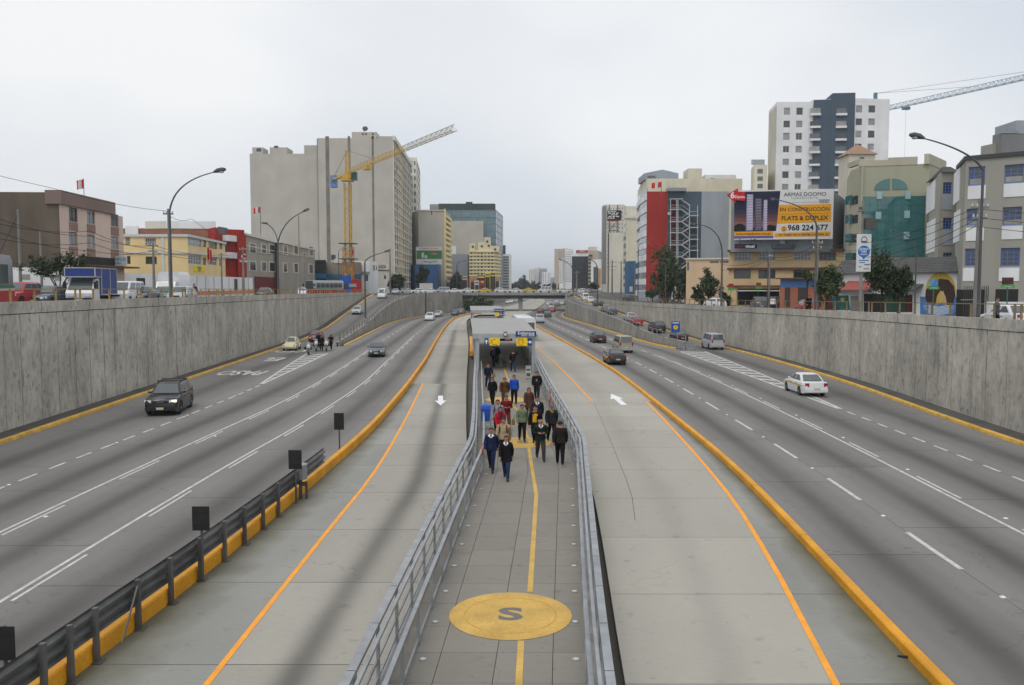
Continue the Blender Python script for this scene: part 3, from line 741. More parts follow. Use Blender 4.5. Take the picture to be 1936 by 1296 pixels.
# ------------------------------------------------------------------ station shelters
M_roof = mat('grey roof sheet', (.34, .335, .315), rough=.6, var=.12, scale=.8)
M_steel = mat('painted steel column', (.42, .44, .46), rough=.45, var=.15, scale=2, metal=.3)
M_blueS = mat('blue sign face', lin(32, 62, 128), rough=.4, var=.05)
M_yelS = mat('yellow sign face', lin(246, 208, 22), rough=.4, var=.05)
M_wtext = mat('white sign lettering', (.8, .8, .8), rough=.5, var=0)
M_rtext = mat('red sign lettering', lin(214, 50, 36), rough=.5, var=0)
M_ktext = mat('dark sign lettering', (.03, .03, .035), rough=.5, var=0)
def shelter(label, d0, d1, fl_, fr_, zr):
    root = thing('station_shelter', label, 'shelter', ((fl_(d0)+fr_(d0))/2, d0, WZ))
    n = 8; ds = [d0 + (d1-d0)*i/n for i in range(n+1)]
    for i, (a, c) in enumerate(zip(ds, ds[1:])):
        b = MB(); b.loft([[(fl_(t)-.15, t, zr+.05), (fl_(t)-.15, t, zr+.14), (fr_(t)+.12, t, zr+.14), (fr_(t)+.12, t, zr+.05)] for t in (a+.015, c-.015)]); b.build('roof_panel', M_roof, root)
    b = MB(); b.loft([[(fl_(t)-.1, t, zr-.12), (fl_(t)-.1, t, zr+.04), (fr_(t)+.08, t, zr+.04), (fr_(t)+.08, t, zr-.12)] for t in ds]); b.build('ceiling', mat('white ceiling', (.55, .55, .53)), root)
    for z0, z1, o in ((zr-.24, zr-.02, .10), (zr-.0, zr+.12, .06)):
        b = MB(); b.box(fl_(d0)-.12, d0-o-.06, z0, fr_(d0)+.1, d0-o, z1); b.build('fascia', M_steel, root)
    for f, s in ((fl_, 1), (fr_, -1)):
        for t in [d0 + .15] + [d0 + (d1-d0)*k/6 for k in range(1, 7)]:
            b = MB(); x = f(t) + s*.22; b.box(x-.14, t-.12, WZ, x+.14, t+.12, zr-.12); b.build('column', M_steel, root)
        b = MB(); b.loft([[(f(t)+s*.1, t, WZ), (f(t)+s*.1, t, WZ+1.15), (f(t)+s*.14, t, WZ+1.15), (f(t)+s*.14, t, WZ)] for t in ds]); b.build('side_panel', M_mesh, root)
        for k in range(1, 6):
            t = d0 + (d1-d0)*k/6 + 1.6; b = MB(); b.box(f(t)+s*.10, t-1.2, WZ+1.2, f(t)+s*.13, t+1.2, zr-.3); b.build('glass_panel', glass_mat('station glass', (.20, .23, .24)), root)
    return root
SL = Curve([(67, -2.95), (100, -4.75), (130, -6.2), (165, -8.1)]); SR = Curve([(67, 1.95), (100, 1.05), (130, -1.1), (165, -2.6)])
shelter('grey flat roofed station shelter at the end of the walkway, crowd in front of it', 67.5, 100, SL, SR, 3.35)
shelter('second grey station shelter farther down the road, behind the near one', 131, 160, SL, SR, 3.4)
def sign_board(name, label, d, u0, u1, v0, v1, m, lines, th=.08):
    a, c = D(u0, v1, d), D(u1, v0, d); cx, cz = (a.x + c.x)/2, (a.z + c.z)/2
    t = thing(name, label, 'sign', (cx, d, a.z))
    b = MB(); b.box(a.x, d - th, a.z, c.x, d, c.z); b.build('board', m, t)
    for body, fu, fv, size, mm in lines:
        put_text(body, size, mm, t, ((fu-.5)*(c.x-a.x), -th-.006, fv*(c.z-a.z)), (1, 0, 0), (0, 0, 1), .015)
    return t
sign_board('station_sign', 'wide dark blue sign with white lettering on the near shelter roof edge', 67.3, 975, 1014, 626.5, 636.5, M_blueS, [('Embarque 1', .58, .62, .33, M_wtext), ('Norte - Estadio', .6, .2, .17, M_wtext)])
t = sign_board('direction_sign', 'small yellow and blue hanging sign with up arrow, left under the near shelter roof', 67.2, 926, 944.5, 639.5, 653.5, M_yelS, [('3', .18, .5, .42, M_rtext), ('Sur', .5, .84, .16, M_ktext), ('Matellini', .5, .15, .11, M_ktext)])
def arrow_plate(t, x, z, w, h, d0, ang):
    b = MB(); b.box(x-w/2, -.08, z-h/2, x+w/2, 0, z+h/2); b.build('arrow_plate', M_blueS, t, world=False)
    pts = [(-.04, -.2), (.04, -.2), (.04, 0), (.14, 0), (0, .2), (-.14, 0), (-.04, 0)]
    b = MB(); b.face([(x + a*math.cos(ang) - c*math.sin(ang), -.086, z + a*math.sin(ang) + c*math.cos(ang)) for a, c in pts]); b.build('arrow', M_wtext, t, world=False)
arrow_plate(t, -.66, .30, .30, .56, 0, 0)
b = MB(); b.box(-.2, -.04, .58, -.17, -.01, .75); b.box(.2, -.04, .58, .23, -.01, .75); b.build('hanger', M_steel, t, world=False)
t = sign_board('direction_sign', 'small yellow and blue hanging sign with right arrow, right under the near shelter roof', 67.2, 976.5, 997, 639.5, 654.5, M_yelS, [('C 3', .38, .5, .34, M_rtext), ('Norte', .4, .84, .16, M_ktext), ('Naranjal', .4, .14, .11, M_ktext)])
arrow_plate(t, .60, .32, .34, .6, 0, -math.pi/2)
b = MB(); b.box(-.3, -.04, .63, -.27, -.01, .78); b.box(.2, -.04, .63, .23, -.01, .78); b.build('hanger', M_steel, t, world=False)
t = thing('led_display', 'dark display with orange lights hanging in the middle of the near shelter', 'display', (D(957, 642, 69).x, 69, D(957, 645, 69).z))
b = MB(); b.box(-.5, -.06, 0, .5, .06, .3); b.build('case', M_black, t, world=False)
put_text('15:42', .2, mat('orange led', (1, .22, .03), emit=1.2, var=0), t, (.12, -.066, .15), (1, 0, 0), (0, 0, 1), .01)
t = thing('flood_lamp', 'round floodlight fixed to the front edge of the near shelter', 'lamp', (D(955.5, 634, 67.2).x, 67.2, D(955, 637, 67.2).z))
b = MB(); b.cyl((0, -.12, .18), (0, 1, -.15), .17, .22, 16); b.box(-.14, -.02, .02, .14, .03, .4); b.build('housing', M_galvd, t, world=False)
b = MB(); b.cyl((0, -.235, .2), (0, 1, -.15), .12, .02, 16); b.build('lens', mat('lamp lens', (.6, .6, .56), rough=.15), t, world=False)
t = sign_board('station_sign', 'dark blue sign on the far shelter roof edge', 130.8, 934, 953.5, 584, 590, M_blueS, [('Embarque 3', .5, .5, .30, M_wtext)])
t = sign_board('direction_sign', 'yellow and blue sign hanging under the far shelter roof', 130.6, 935.5, 944, 591.5, 598, M_yelS, [('C', .3, .5, .3, M_rtext)])
arrow_plate(t, .62, .27, .55, .5, 0, -math.pi/2)

# litter bins
p = V((WLo(40) + .55, 40, WZ))
t = thing('litter_bin', 'blue plastic bin on a steel frame at the left fence of the walkway', 'bin', p)
b = MB(); b.loft([[(-.19, -.17, .38), (.19, -.17, .38), (.19, .17, .38), (-.19, .17, .38)], [(-.23, -.2, .95), (.23, -.2, .95), (.23, .2, .95), (-.23, .2, .95)]]); b.build('bin_body', mat('blue plastic', lin(40, 84, 178), rough=.4, var=.05), t, world=False)
b = MB(); b.loft([[(-.25, -.22, .96), (.25, -.22, .96), (.25, .22, .96), (-.25, .22, .96)], [(-.22, -.19, 1.12), (.22, -.19, 1.12), (.22, .19, 1.16), (-.22, .19, 1.16)], [(-.12, -.1, 1.18), (.12, -.1, 1.18), (.12, .1, 1.2), (-.12, .1, 1.2)]]); b.build('lid', mat('blue plastic', ()), t, smooth=40, world=False)
for sx in (-1, 1):
    for sy in (-1, 1):
        b = MB(); b.box(sx*.24-.02, sy*.2-.02, 0, sx*.24+.02, sy*.2+.02, .8); b.build('frame_leg', M_galv, t, world=False)
b = MB(); b.box(-.26, -.215, .3, .26, -.185, .34); b.box(-.26, -.215, .06, .26, -.185, .1); b.build('frame_bar', M_galv, t, world=False)
p = V((D(999, 700, 62).x, 62, WZ))
t = thing('litter_bin', 'pale grey upright bin at the right column of the near shelter', 'bin', p)
b = MB(); b.box(-.19, -.17, .05, .19, .17, .86); b.build('bin_body', mat('pale grey metal', (.5, .5, .48)), t, world=False)
b = MB(); b.box(-.21, -.19, .87, .21, .19, .93); b.build('lid', M_galv, t, world=False)
b = MB(); b.box(-.14, -.182, .60, .14, -.172, .74); b.box(-.14, -.182, .18, .14, -.172, .42); b.build('label_plate', M_galvd, t, world=False)
t = thing('notice_board', 'low red notice board on the right fence of the walkway', 'sign', (WRo(47) - .25, 47, WZ))
b = MB(); b.box(-.03, -.55, .12, .02, .55, .95); b.build('board', mat('red board', lin(190, 70, 40)), t, world=False)
b = MB(); b.box(-.036, -.45, .5, -.03, .45, .85); b.build('panel', mat('pale print', (.5, .42, .36)), t, world=False)
for s in (-1, 1):
    b = MB(); b.box(-.02, s*.4-.02, 0, .02, s*.4+.02, .13); b.build('leg', M_galv, t, world=False)
# low floor hatch with ribs inside the shelter
t = thing('ribbed_ramp', 'low ribbed grey ramp on the floor at the entrance of the near shelter', 'ramp', (-1.05, 70, WZ))
b = MB(); b.loft([[(-.75, 0, .005), (.5, 0, .005), (.5, 0, .02), (-.75, 0, .02)], [(-.75, 7, .005), (.3, 7, .005), (.3, 7, .2), (-.75, 7, .2)]]); b.build('plate', M_galvd, t, world=False)
for k in range(9):
    b = MB(); y = .5 + k*.75; b.box(-.55, y, y/7*.18+.02, .25, y+.12, y/7*.18+.045); b.build('rib', M_galv, t, world=False)

# ------------------------------------------------------------------ overpass
ov = thing('overpass', 'low concrete road bridge crossing the sunken road in the distance', 'bridge', (2, 252, 0))
b = MB(); b.box(-24, 248, 4.55, 27, 263, 5.25); b.build('deck', mat('overpass concrete', (.27, .275, .28), streak=.15), ov)
b = MB(); b.box(-24, 248.6, 3.55, 27, 262.4, 4.55); b.build('girder', mat('dark girder concrete', (.07, .07, .07)), ov)
for x in (-14.8, 2.6, 17.9):
    b = MB()
    for y in (250, 260): b.box(x-.55, y-.6, -.2, x+.55, y+.6, 3.6)
    b.build('pier', mat('overpass concrete', ()), ov)
b = MB(); b.box(-15.4, 250, -.1, -14.3, 261, 3.55); b.build('abutment', M_wall2, ov)
b = MB(); b.box(17.6, 250, -.1, 18.8, 261, 3.55); b.build('abutment', M_wall2, ov)
for y in (248.2, 262.8):
    for k in range(35):
        x = -22 + k*1.4; b = MB(); b.box(x-.05, y-.05, 5.25, x+.05, y+.05, 6.2); b.build('railing_post', M_railY, ov)
    for z in (6.2, 5.75):
        b = MB(); b.box(-23, y-.04, z-.04, 26.5, y+.04, z+.05); b.build('railing_bar', M_railY, ov)
# ------------------------------------------------------------------ buildings
def w_(r, g, b, k=1.35): return tuple(min(.82, c * k) for c in lin(r, g, b))
def plaster(name, r, g, b, k=1.35, streak=.06): return mat(name, w_(r, g, b, k), rough=.9, var=.10, scale=.18, fine=.04, streak=streak)
GL_D = glass_mat('dark window glass', (.035, .04, .045))
GL_M = glass_mat('grey window glass', (.10, .115, .125))
GL_L = mat('curtained window glass', (.34, .34, .32), rough=.25, var=.3, scale=.6)
GL_T = glass_mat('teal mirror glass', (.035, .15, .15), rough=.04, var=.12)
GL_B = glass_mat('blue green tower glass', (.11, .21, .24), rough=.12)
FR_W = mat('white window frame', (.62, .62, .60), rough=.6, var=.05)
FR_D = mat('dark window frame', (.06, .06, .06), rough=.6, var=.05)
FR_B = mat('blue window frame', lin(88, 120, 196), rough=.5, var=.08)
FR_G = mat('aluminium window frame', (.30, .31, .32), rough=.5, metal=.3, var=.05)
ST = {'dark': (FR_D, GL_D, 2, 1), 'plain': (FR_W, GL_D, 2, 1), 'grey': (FR_G, GL_M, 2, 1), 'curt': (FR_G, GL_L, 2, 1), 'bars': (FR_W, GL_M, 5, 2),
      'blue': (FR_B, GL_D, 3, 4), 'tealw': (FR_G, GL_T, 1, 1), 'lite': (FR_W, GL_L, 1, 1), 'one': (FR_D, GL_D, 1, 1), 'strip': (FR_G, GL_M, 4, 1), 'bluel': (FR_B, GL_L, 3, 2)}
_WM = {}
def window_meshes(w, h, style):
    key = (round(w, 1), round(h, 1), style)
    if key in _WM: return _WM[key]
    fm, gm, nx, ny = ST[style]; t = min(.09, .1 * min(w, h)); b = MB()
    b.box(-w/2, -.04, -h/2, w/2, .03, -h/2+t); b.box(-w/2, -.04, h/2-t, w/2, .03, h/2)
    b.box(-w/2, -.04, -h/2+t, -w/2+t, .03, h/2-t); b.box(w/2-t, -.04, -h/2+t, w/2, .03, h/2-t)
    for i in range(1, nx): x = -w/2 + w*i/nx; b.box(x-t*.3, -.035, -h/2+t, x+t*.3, .028, h/2-t)
    for i in range(1, ny): z = -h/2 + h*i/ny; b.box(-w/2+t, -.03, z-t*.3, w/2-t, .026, z+t*.3)
    p = MB(); p.box(-w/2+t*.5, -.006, -h/2+t*.5, w/2-t*.5, .012, h/2-t*.5)
    _WM[key] = (b.mesh('window', fm), p.mesh('pane', gm)); return _WM[key]
class Bld:
    def __init__(s, name, label, pts, z0, ztop, m, back=(0, 14), cat='building', roof_m=None, xy=False):
        s.p = [V((XU(u, d), d)) for u, d in pts] if not xy else [V(q) for q in pts]
        s.z0, s.z1, s.m = z0, ztop, m; s.back = V(back); s.w = {}; s.roof_m = roof_m
        A, Z = s.p[0], s.p[-1]; bx, by = s.back      # sides the street does not show run straight away from it
        if by > 1: s.back = V((max(bx, A.x/A.y*by) if A.x > 0 else (min(bx, Z.x/Z.y*by) if Z.x < 0 else bx), by))
        c = sum((q for q in s.p), V((0, 0))) / len(s.p)
        s.root = thing(name, label, cat, (c.x, c.y, z0)); s.tops = {}
    def fr(s, i):
        a, b = s.p[i], s.p[i+1]; t = b - a; L = t.length; t = t / L; return a, t, L, V((t.y, -t.x))
    def sz(s, i, u, v):
        a, t, L, n = s.fr(i); r = ray(u, v)
        k = (a.x*n.x + a.y*n.y) / (r.x*n.x + r.y*n.y); q = V((0, 0, CAMZ)) + r*k
        return (V((q.x, q.y)) - a).dot(t), q.z
    def rect(s, i, u0, v0, u1, v1):
        vm, um = (v0+v1)/2, (u0+u1)/2
        return s.sz(i, u0, vm)[0], s.sz(i, u1, vm)[0], s.sz(i, um, v1)[1], s.sz(i, um, v0)[1]
    def win(s, i, u0, v0, u1, v1, style='plain', rec=.14): s.w.setdefault(i, []).append((*s.rect(i, u0, v0, u1, v1), style, rec))
    def winm(s, i, s0, s1, za, zb, style='plain', rec=.14): s.w.setdefault(i, []).append((s0, s1, za, zb, style, rec))
    def grid(s, i, n, ns, za, zb, fw=.6, fh=.55, style='plain', m0=0.0, m1=0.0, pick=None):
        a, t, L, nn = s.fr(i); cw = (L - m0 - m1) / n; ch = (zb - za) / ns
        for r in range(ns):
            for c in range(n):
                x = m0 + cw*(c+.5); z = za + ch*(r+.5)
                s.winm(i, x - cw*fw/2, x + cw*fw/2, z - ch*fh/2, z + ch*fh/2, pick(c, r) if pick else style)
    def P(s, i, x, z, out=0.0):
        a, t, L, n = s.fr(i); q = a + t*x + n*out; return V((q.x, q.y, z))
    def on(s, i, x0, x1, za, zb, o0, o1, m, name, label=None):
        """a block fixed to facade i, from o0 to o1 in front of it"""
        a, t, L, n = s.fr(i); T, Nn = V((t.x, t.y, 0)), V((n.x, n.y, 0))
        b = MB(); b.obox(s.P(i, (x0+x1)/2, (za+zb)/2, (o0+o1)/2), T*(x1-x0)/2, Nn*(o1-o0)/2, V((0, 0, (zb-za)/2)))
        o = b.build(name, m, s.root)
        if label: o['label'] = label
        return o
    def onpx(s, i, u0, v0, u1, v1, o0, o1, m, name, label=None):
        r = s.rect(i, u0, v0, u1, v1); return s.on(i, *r, o0, o1, m, name, label)
    def text(s, i, body, u, v, size, m, out=.1, **k):
        a, t, L, n = s.fr(i); x, z = s.sz(i, u, v); p = s.P(i, x, z, out) - s.root.location
        return put_text(body, size, m, s.root, p, (t.x, t.y, 0), (0, 0, 1), **k)
    def rbox(s, u0, u1, vt, d, m, dep=4.0, name='roof_room'):
        x0, x1 = XU(u0, d), XU(u1, d); b = MB(); b.box(x0, d, s.z1-.6, x1, d+dep, ZV(vt, d)); return b.build(name, m, s.root)
    def cornice(s, i, z, h, o, m, name='cornice'):
        a, t, L, n = s.fr(i); return s.on(i, -o*.5, L + o*.5, z, z+h, .003, o, m, name)
    def done(s, coping=None):
        b = MB(); n = len(s.p) - 1
        for i in range(n):
            a, t, L, nn = s.fr(i); ws = [q for q in s.w.get(i, []) if q[1] > .05 and q[0] < L - .05]
            ws = [(max(.03, q[0]), min(L-.03, q[1]), q[2], q[3], q[4], q[5]) for q in ws]
            xs = sorted({0.0, L, *[q[0] for q in ws], *[q[1] for q in ws]}); zs = sorted({s.z0, s.z1, *[q[2] for q in ws], *[q[3] for q in ws]})
            zs = [z for z in zs if s.z0 <= z <= s.z1]
            for x0, x1 in zip(xs, xs[1:]):
                if x1 - x0 < 1e-4: continue
                run0 = None; colw = [q for q in ws if q[0] < (x0+x1)/2 < q[1]]
                for z0, z1 in zip(zs, zs[1:]):
                    zm = (z0+z1)/2; hole = any(q[2] < zm < q[3] for q in colw)
                    if hole:
                        if run0 is not None: b.face([s.P(i, x0, run0), s.P(i, x1, run0), s.P(i, x1, z0), s.P(i, x0, z0)]); run0 = None
                    elif run0 is None: run0 = z0
                if run0 is not None: b.face([s.P(i, x0, run0), s.P(i, x1, run0), s.P(i, x1, s.z1), s.P(i, x0, s.z1)])
            rz = math.atan2(t.y, t.x)
            for (x0, x1, za, zb, st, rec) in ws:
                q = [(x0, za), (x1, za), (x1, zb), (x0, zb)]
                for (xa, z_a), (xb, z_b) in zip(q, q[1:] + q[:1]):
                    b.face([s.P(i, xa, z_a), s.P(i, xb, z_b), s.P(i, xb, z_b, -rec-.05), s.P(i, xa, z_a, -rec-.05)])
                f, p = window_meshes(x1-x0, zb-za, st); kx, kz = (x1-x0)/round(x1-x0, 1) if round(x1-x0, 1) else 1, (zb-za)/round(zb-za, 1) if round(zb-za, 1) else 1
                o = link('window', f, s.root, s.P(i, (x0+x1)/2, (za+zb)/2, -rec) - s.root.location, rz); o.scale = (kx, 1, kz)
                link('pane', p, o)
        A, Z = s.p[0], s.p[-1]; B0, B1 = A + s.back, Z + s.back
        for q, r in ((B0, A), (Z, B1), (B1, B0)):
            b.face([(q.x, q.y, s.z0), (r.x, r.y, s.z0), (r.x, r.y, s.z1), (q.x, q.y, s.z1)])
        b.build('wall', s.m, s.root)
        rf = MB(); rf.face([(q.x, q.y, s.z1-.35) for q in s.p] + [(B1.x, B1.y, s.z1-.35), (B0.x, B0.y, s.z1-.35)]); rf.build('roof', s.roof_m or mat('dusty roof', (.25, .24, .22)), s.root)
        if coping:
            for i in range(n): s.cornice(i, s.z1-.12, .2, .12, coping, 'coping')
        return s.root
CREAM = plaster('cream plaster', 190, 186, 174, 1.4); TAN = plaster('tan party wall', 164, 160, 151, 1.4, .03); WHITEP = plaster('white plaster', 222, 224, 224); GREYP = plaster('grey plaster', 136, 134, 126)
BEIGE = plaster('beige plaster', 190, 166, 128); YEL = plaster('pale yellow plaster', 216, 192, 142, 1.2); BROWN = mat('brown cornice', w_(96, 66, 52), var=.15)
PINK = plaster('pink plaster', 190, 170, 158); REDP = plaster('red plaster', 160, 50, 42, 1.05); DGREY = plaster('slate grey plaster', 70, 82, 94); LGREY = plaster('light grey plaster', 142, 148, 156)
def zl(d): return zsL(d) - .1
def zr(d): return zsR(d) - .1

# --- left street, near
B = Bld('apartment_house', 'brown brick and pink three storey house with dark roof band at the far left', [(-260, 79), (118, 80), (236, 94.5)], zl(80), ZV(386, 80), PINK, (-12, 16))
brick = brick_mat('brown brick', w_(104, 84, 70), w_(92, 76, 62), w_(98, 88, 76))
a, t, L, n = B.fr(0); B.on(0, 0, L-.05, zl(80)+3.4, ZV(364, 80), .005, .03, mat('smoky rendered side wall', w_(92, 82, 72), var=.25, scale=.25, streak=.2), 'side_wall')
B.on(0, 0, L-.05, zl(80), zl(80)+3.38, .004, .028, mat('exposed brick base', w_(112, 82, 68), var=.3, scale=.5), 'side_wall_base')
B.on(0, L-1.2, L+.3, ZV(386, 80)-.01, ZV(360, 80), -.4, .25, mat('brown parapet', w_(118, 100, 92)), 'parapet')
x1 = B.sz(1, 213, 390)[0]
B.on(1, -.25, x1, ZV(386, 80)-.0, ZV(360, 80), -.3, .3, mat('brown parapet', ()), 'parapet')
for x0, x1, r in ((527, 592, ((375, 482), (563, 670))), (663, 725, ((398, 500), (580, 682))), (845, 904, ((425, 520), (596, 692)))):
    for (ya, yb) in r:
        u0, u1, va, vb = x0/4.033, x1/4.033, 300+ya/4.033, 300+yb/4.033
        B.win(1, u0, va, u1, vb, 'grey' if ya < 530 and ya > 380 else ('dark' if ya < 530 else 'curt'))
        B.onpx(1, u0, vb+1, u1, vb+17, .004, .05, mat('brown window panel', w_(130, 104, 94)), 'spandrel_panel')
B.onpx(1, 150, 487, 232, 503, .006, .03, mat('painted shop shade', (.03, .028, .026)), 'shop_opening_shade')  # flat sheet, the shade inside the opening painted near black
B.onpx(1, 150, 503, 240, 506, .01, 1.4, BROWN, 'canopy')
B.done()
B = Bld('shop_sign', 'white sign with turquoise lettering projecting below the pink house', [(207, 92), (240, 92)], ZV(503, 92), ZV(485, 92), mat('white sign board', (.7, .72, .72)), (0, .25), 'sign')
B.text(0, 'GRIFOS', 223.5, 491, .5, mat('turquoise lettering', lin(40, 160, 180)), .012); B.text(0, 'taller', 223.5, 498, .34, mat('turquoise lettering', ()), .012)
B.done()
B = Bld('boundary_wall', 'white boundary wall of the empty lot behind the parked cars at the far left', [(-120, 72), (132, 72)], zl(72), ZV(506, 72), WHITEP, (0, .25), 'wall')
B.onpx(0, 37, 519, 57, 529, .004, .03, GREYP, 'patch'); B.onpx(0, 104, 521, 116, 531, .004, .03, GREYP, 'patch'); B.done()
B = Bld('kiosk', 'narrow grey metal kiosk between the white wall and the blue truck', [(129, 70), (144, 70)], zl(70), ZV(511, 70), LGREY, (0, 1.5), 'kiosk'); B.onpx(0, 128.5, 511, 144.5, 514.5, .01, .12, FR_D, 'eave'); B.done()
B = Bld('apartment_house', 'pale yellow three storey house with white floor bands on the left street', [(236, 120), (357, 120), (427, 142)], zl(120), ZV(446, 120), YEL, (-14, 14))
for x0, y0, x1, y1, st in ((955, 600, 993, 663, 'bars'), (1105, 607, 1190, 668, 'bars'), (965, 745, 995, 805, 'dark'), (1110, 748, 1195, 806, 'dark')):
    B.win(0, x0/4.033, 300+y0/4.033, x1/4.033, 300+y1/4.033, st)
for x0, y0, x1, y1, st in ((1422, 608, 1536, 672, 'bars'), (1546, 622, 1572, 676, 'one'), (1590, 625, 1655, 688, 'dark'), (1672, 638, 1697, 692, 'grey'), (1425, 738, 1536, 808, 'bars'), (1546, 758, 1572, 812, 'one'), (1590, 752, 1655, 815, 'bars'), (1672, 766, 1697, 822, 'grey')):
    B.win(1, x0/4.033, 300+y0/4.033, x1/4.033, 300+y1/4.033, st)
for i in (0, 1):
    B.cornice(i, ZV(446, 120)-.15, .35, .22, FR_W, 'floor_band'); B.cornice(i, ZV(480, 120), .3, .15, FR_W, 'floor_band')
B.onpx(0, 305, 446, 311, 515, .005, .1, FR_W, 'downpipe')
B.onpx(1, 366, 504, 386, 514, .02, .08, mat('yellow banner', lin(230, 214, 40)), 'banner'); B.text(1, 'SE VENDE', 376, 507, .5, M_ktext, .09); B.text(1, '445 5566', 376, 511.5, .38, M_ktext, .09)
B.done()
B = Bld('boundary_wall', 'long white boundary wall in front of the yellow house', [(222, 93.5), (345, 113), (478, 152)], zl(110), 8.75, WHITEP, (-.25, .1), 'wall')
for u0, v0, u1, v1 in ((258, 526, 274, 540), (443, 528, 449, 556)): B.onpx(0 if u0 < 345 else 1, u0, v0, u1, v1, .005, .03, mat('dark gate', (.05, .04, .04)), 'gate')
for k in range(9): B.on(1, 2+k*4.2, 2.12+k*4.2, zl(120), 8.7, .004, .05, GREYP, 'pilaster')
B.onpx(1, 350, 550, 478, 557, .01, .06, mat('terracotta base', w_(178, 120, 92)), 'wall_base')
B.done()
B = Bld('house', 'white and raw brick house rising behind the yellow house', [(238, 150), (278, 150), (316, 149), (410, 150)], zl(150), ZV(432, 150), mat('raw brick', w_(132, 92, 74), var=.2, scale=1), (-10, 12))
B.on(2, 0, B.fr(2)[2], ZV(433, 150), ZV(419, 150), -.2, .08, WHITEP, 'parapet'); B.on(1, 0, B.fr(1)[2], ZV(433, 150), ZV(419, 150), -.2, .06, CREAM, 'parapet')
B.onpx(0, 238, 428, 262, 446, .01, .3, WHITEP, 'roof_room'); B.win(0, 240, 438, 256, 445, 'grey'); B.done()
B = Bld('house', 'red house with white balconies beside the yellow house', [(409, 146), (434, 151), (464, 153)], zl(150), ZV(433, 150), REDP, (-8, 12))
for v in (446, 478): B.onpx(0, 420, v, 440, v+11, .05, 1.2, WHITEP, 'balcony'); B.onpx(0, 412, v-16, 430, v-3, .004, .03, GL_M, 'balcony_glass')
B.onpx(1, 447, 444, 464, 557, .1, .5, REDP, 'tower'); B.text(1, 'C', 458, 486, 1.3, M_wtext, .52); B.text(1, 'hotel', 458, 494, .7, M_wtext, .52); B.done()
B = Bld('apartment_house', 'grey and cream three storey house with white framed windows on the left street', [(464, 154), (524, 184), (528, 181), (596, 222)], zl(170), 16.6, plaster('warm grey plaster', 142, 136, 124), (-12, 14))
for i, cs in ((0, ((110, 145), (187, 212), (237, 268))), (2, ((328, 347), (396, 418), (493, 515)))):
    for x0, x1 in cs:
        for y0, y1 in ((828, 882), (942, 996)):
            k = 4 if x0 < 330 else 0
            u0, u1, v0, v1 = 440+x0/3.41, 440+x1/3.41, 220+(y0+(x0-180)*.05)/3.41, 220+(y1+(x0-180)*.05)/3.41
            B.onpx(i, u0-1.6, v0-1.6, u1+1.6, v1+1.6, .003, .06, FR_W, 'window_surround'); B.onpx(i, u0, v0, u1, v1, .064, .09, GL_D, 'window_pane')
for i in (0, 2): B.cornice(i, 16.5, .35, .3, CREAM); B.cornice(i, 14.6, .15, .1, CREAM)
B.onpx(0, 481, 524, 519, 556, .02, .12, mat('dark red gate', lin(110, 30, 34)), 'gate'); B.done()

# --- big tan block
TZ = zl(270)
B = Bld('apartment_block', 'huge tan apartment block with blank side wall behind the yellow crane', [(477, 270), (605, 270.3), (605, 269.6), (665, 269.6), (712, 269.6), (745, 270), (778, 330)], TZ, ZV(262, 270), TAN, (0, 50))
B.p[0] = V((XU(603, 270), 270)); B.p[1] = V((XU(605, 270), 270.3))
for u0, u1 in ((617, 624), (659, 664), (704, 708)):
    i = 2 if u0 < 640 else (2 if u1 < 666 else 3); B.onpx(i, u0, 258, u1, 545, .003, .02, mat('painted well shade', w_(112, 108, 100), var=.25, scale=.4), 'light_well_shade')  # flat strips, shade of the recesses painted as darker tan
B.onpx(3, 665, 250, 712, 263, -6, .02, TAN, 'roof_room'); B.onpx(4, 714, 258, 745, 264, -6, .02, TAN, 'parapet')
M_yb = mat('ochre window panel', w_(186, 150, 92), var=.3, scale=.8)
Lf = B.fr(5)[2]; H0, H1 = TZ + 1, ZV(272, 270); NF, NC = 18, 9
for r in range(NF):
    za, zb = H0 + (H1-H0)*r/NF, H0 + (H1-H0)*(r+1)/NF
    for c in range(NC):
        x0, x1 = Lf*c/NC, Lf*(c+1)/NC; st = ('curt', 'grey', 'one', 'curt')[(c*3 + r*5 + (r*c) % 3) % 4]
        if c in (2, 3): B.on(5, x0+.6, x1-.6, za+.4, zb-.5, .004, .05, M_yb, 'ochre_panel')
        else: B.winm(5, x0+.7, x1-.7, za+.5, zb-.5, st)
    B.on(5, 0, Lf, za-.12, za+.16, .003, .35, CREAM, 'floor_slab')
for c in range(NC+1): B.on(5, max(0, Lf*c/NC-.2), min(Lf, Lf*c/NC+.2), TZ, H1+1, .002, .30, CREAM, 'facade_fin')
B.on(5, -.5, Lf, H1+1, H1+2.4, .004, .8, CREAM, 'roof_edge')
for u in (684, 690, 703): B.onpx(3, u, 252.5, u+4, 255.5, .021, .06, GL_D, 'vent')
B.done()
b = MB(); p = D(688, 246, 272); b.tube([p - V((0, 0, .9)), p], .12, 6); b.ball((p.x+.4, p.y, p.z+.4), .9, .3, .8); b.build('dish', M_galvd, B.root)
B2 = Bld('apartment_block_wing', 'tan stepped blank wing of the huge block, left of its tall part', [(477, 271), (603.5, 271)], TZ, ZV(291, 271), TAN, (0, 40))
B2.onpx(0, 477, 279, 497, 292, -6, .02, TAN, 'parapet'); B2.onpx(0, 510, 279, 543, 292, -7, .03, TAN, 'roof_room'); B2.onpx(0, 575, 275, 604, 292, -8, .02, TAN, 'roof_room')
B2.onpx(0, 485, 281, 494, 287, .021, .05, GL_D, 'vent'); B2.onpx(0, 601, 276, 604, 545, .021, .05, mat('painted well shade', ()), 'light_well_shade')
B2.onpx(0, 518, 276, 525, 280, -1, .03, M_galvd, 'water_tank'); B2.done()
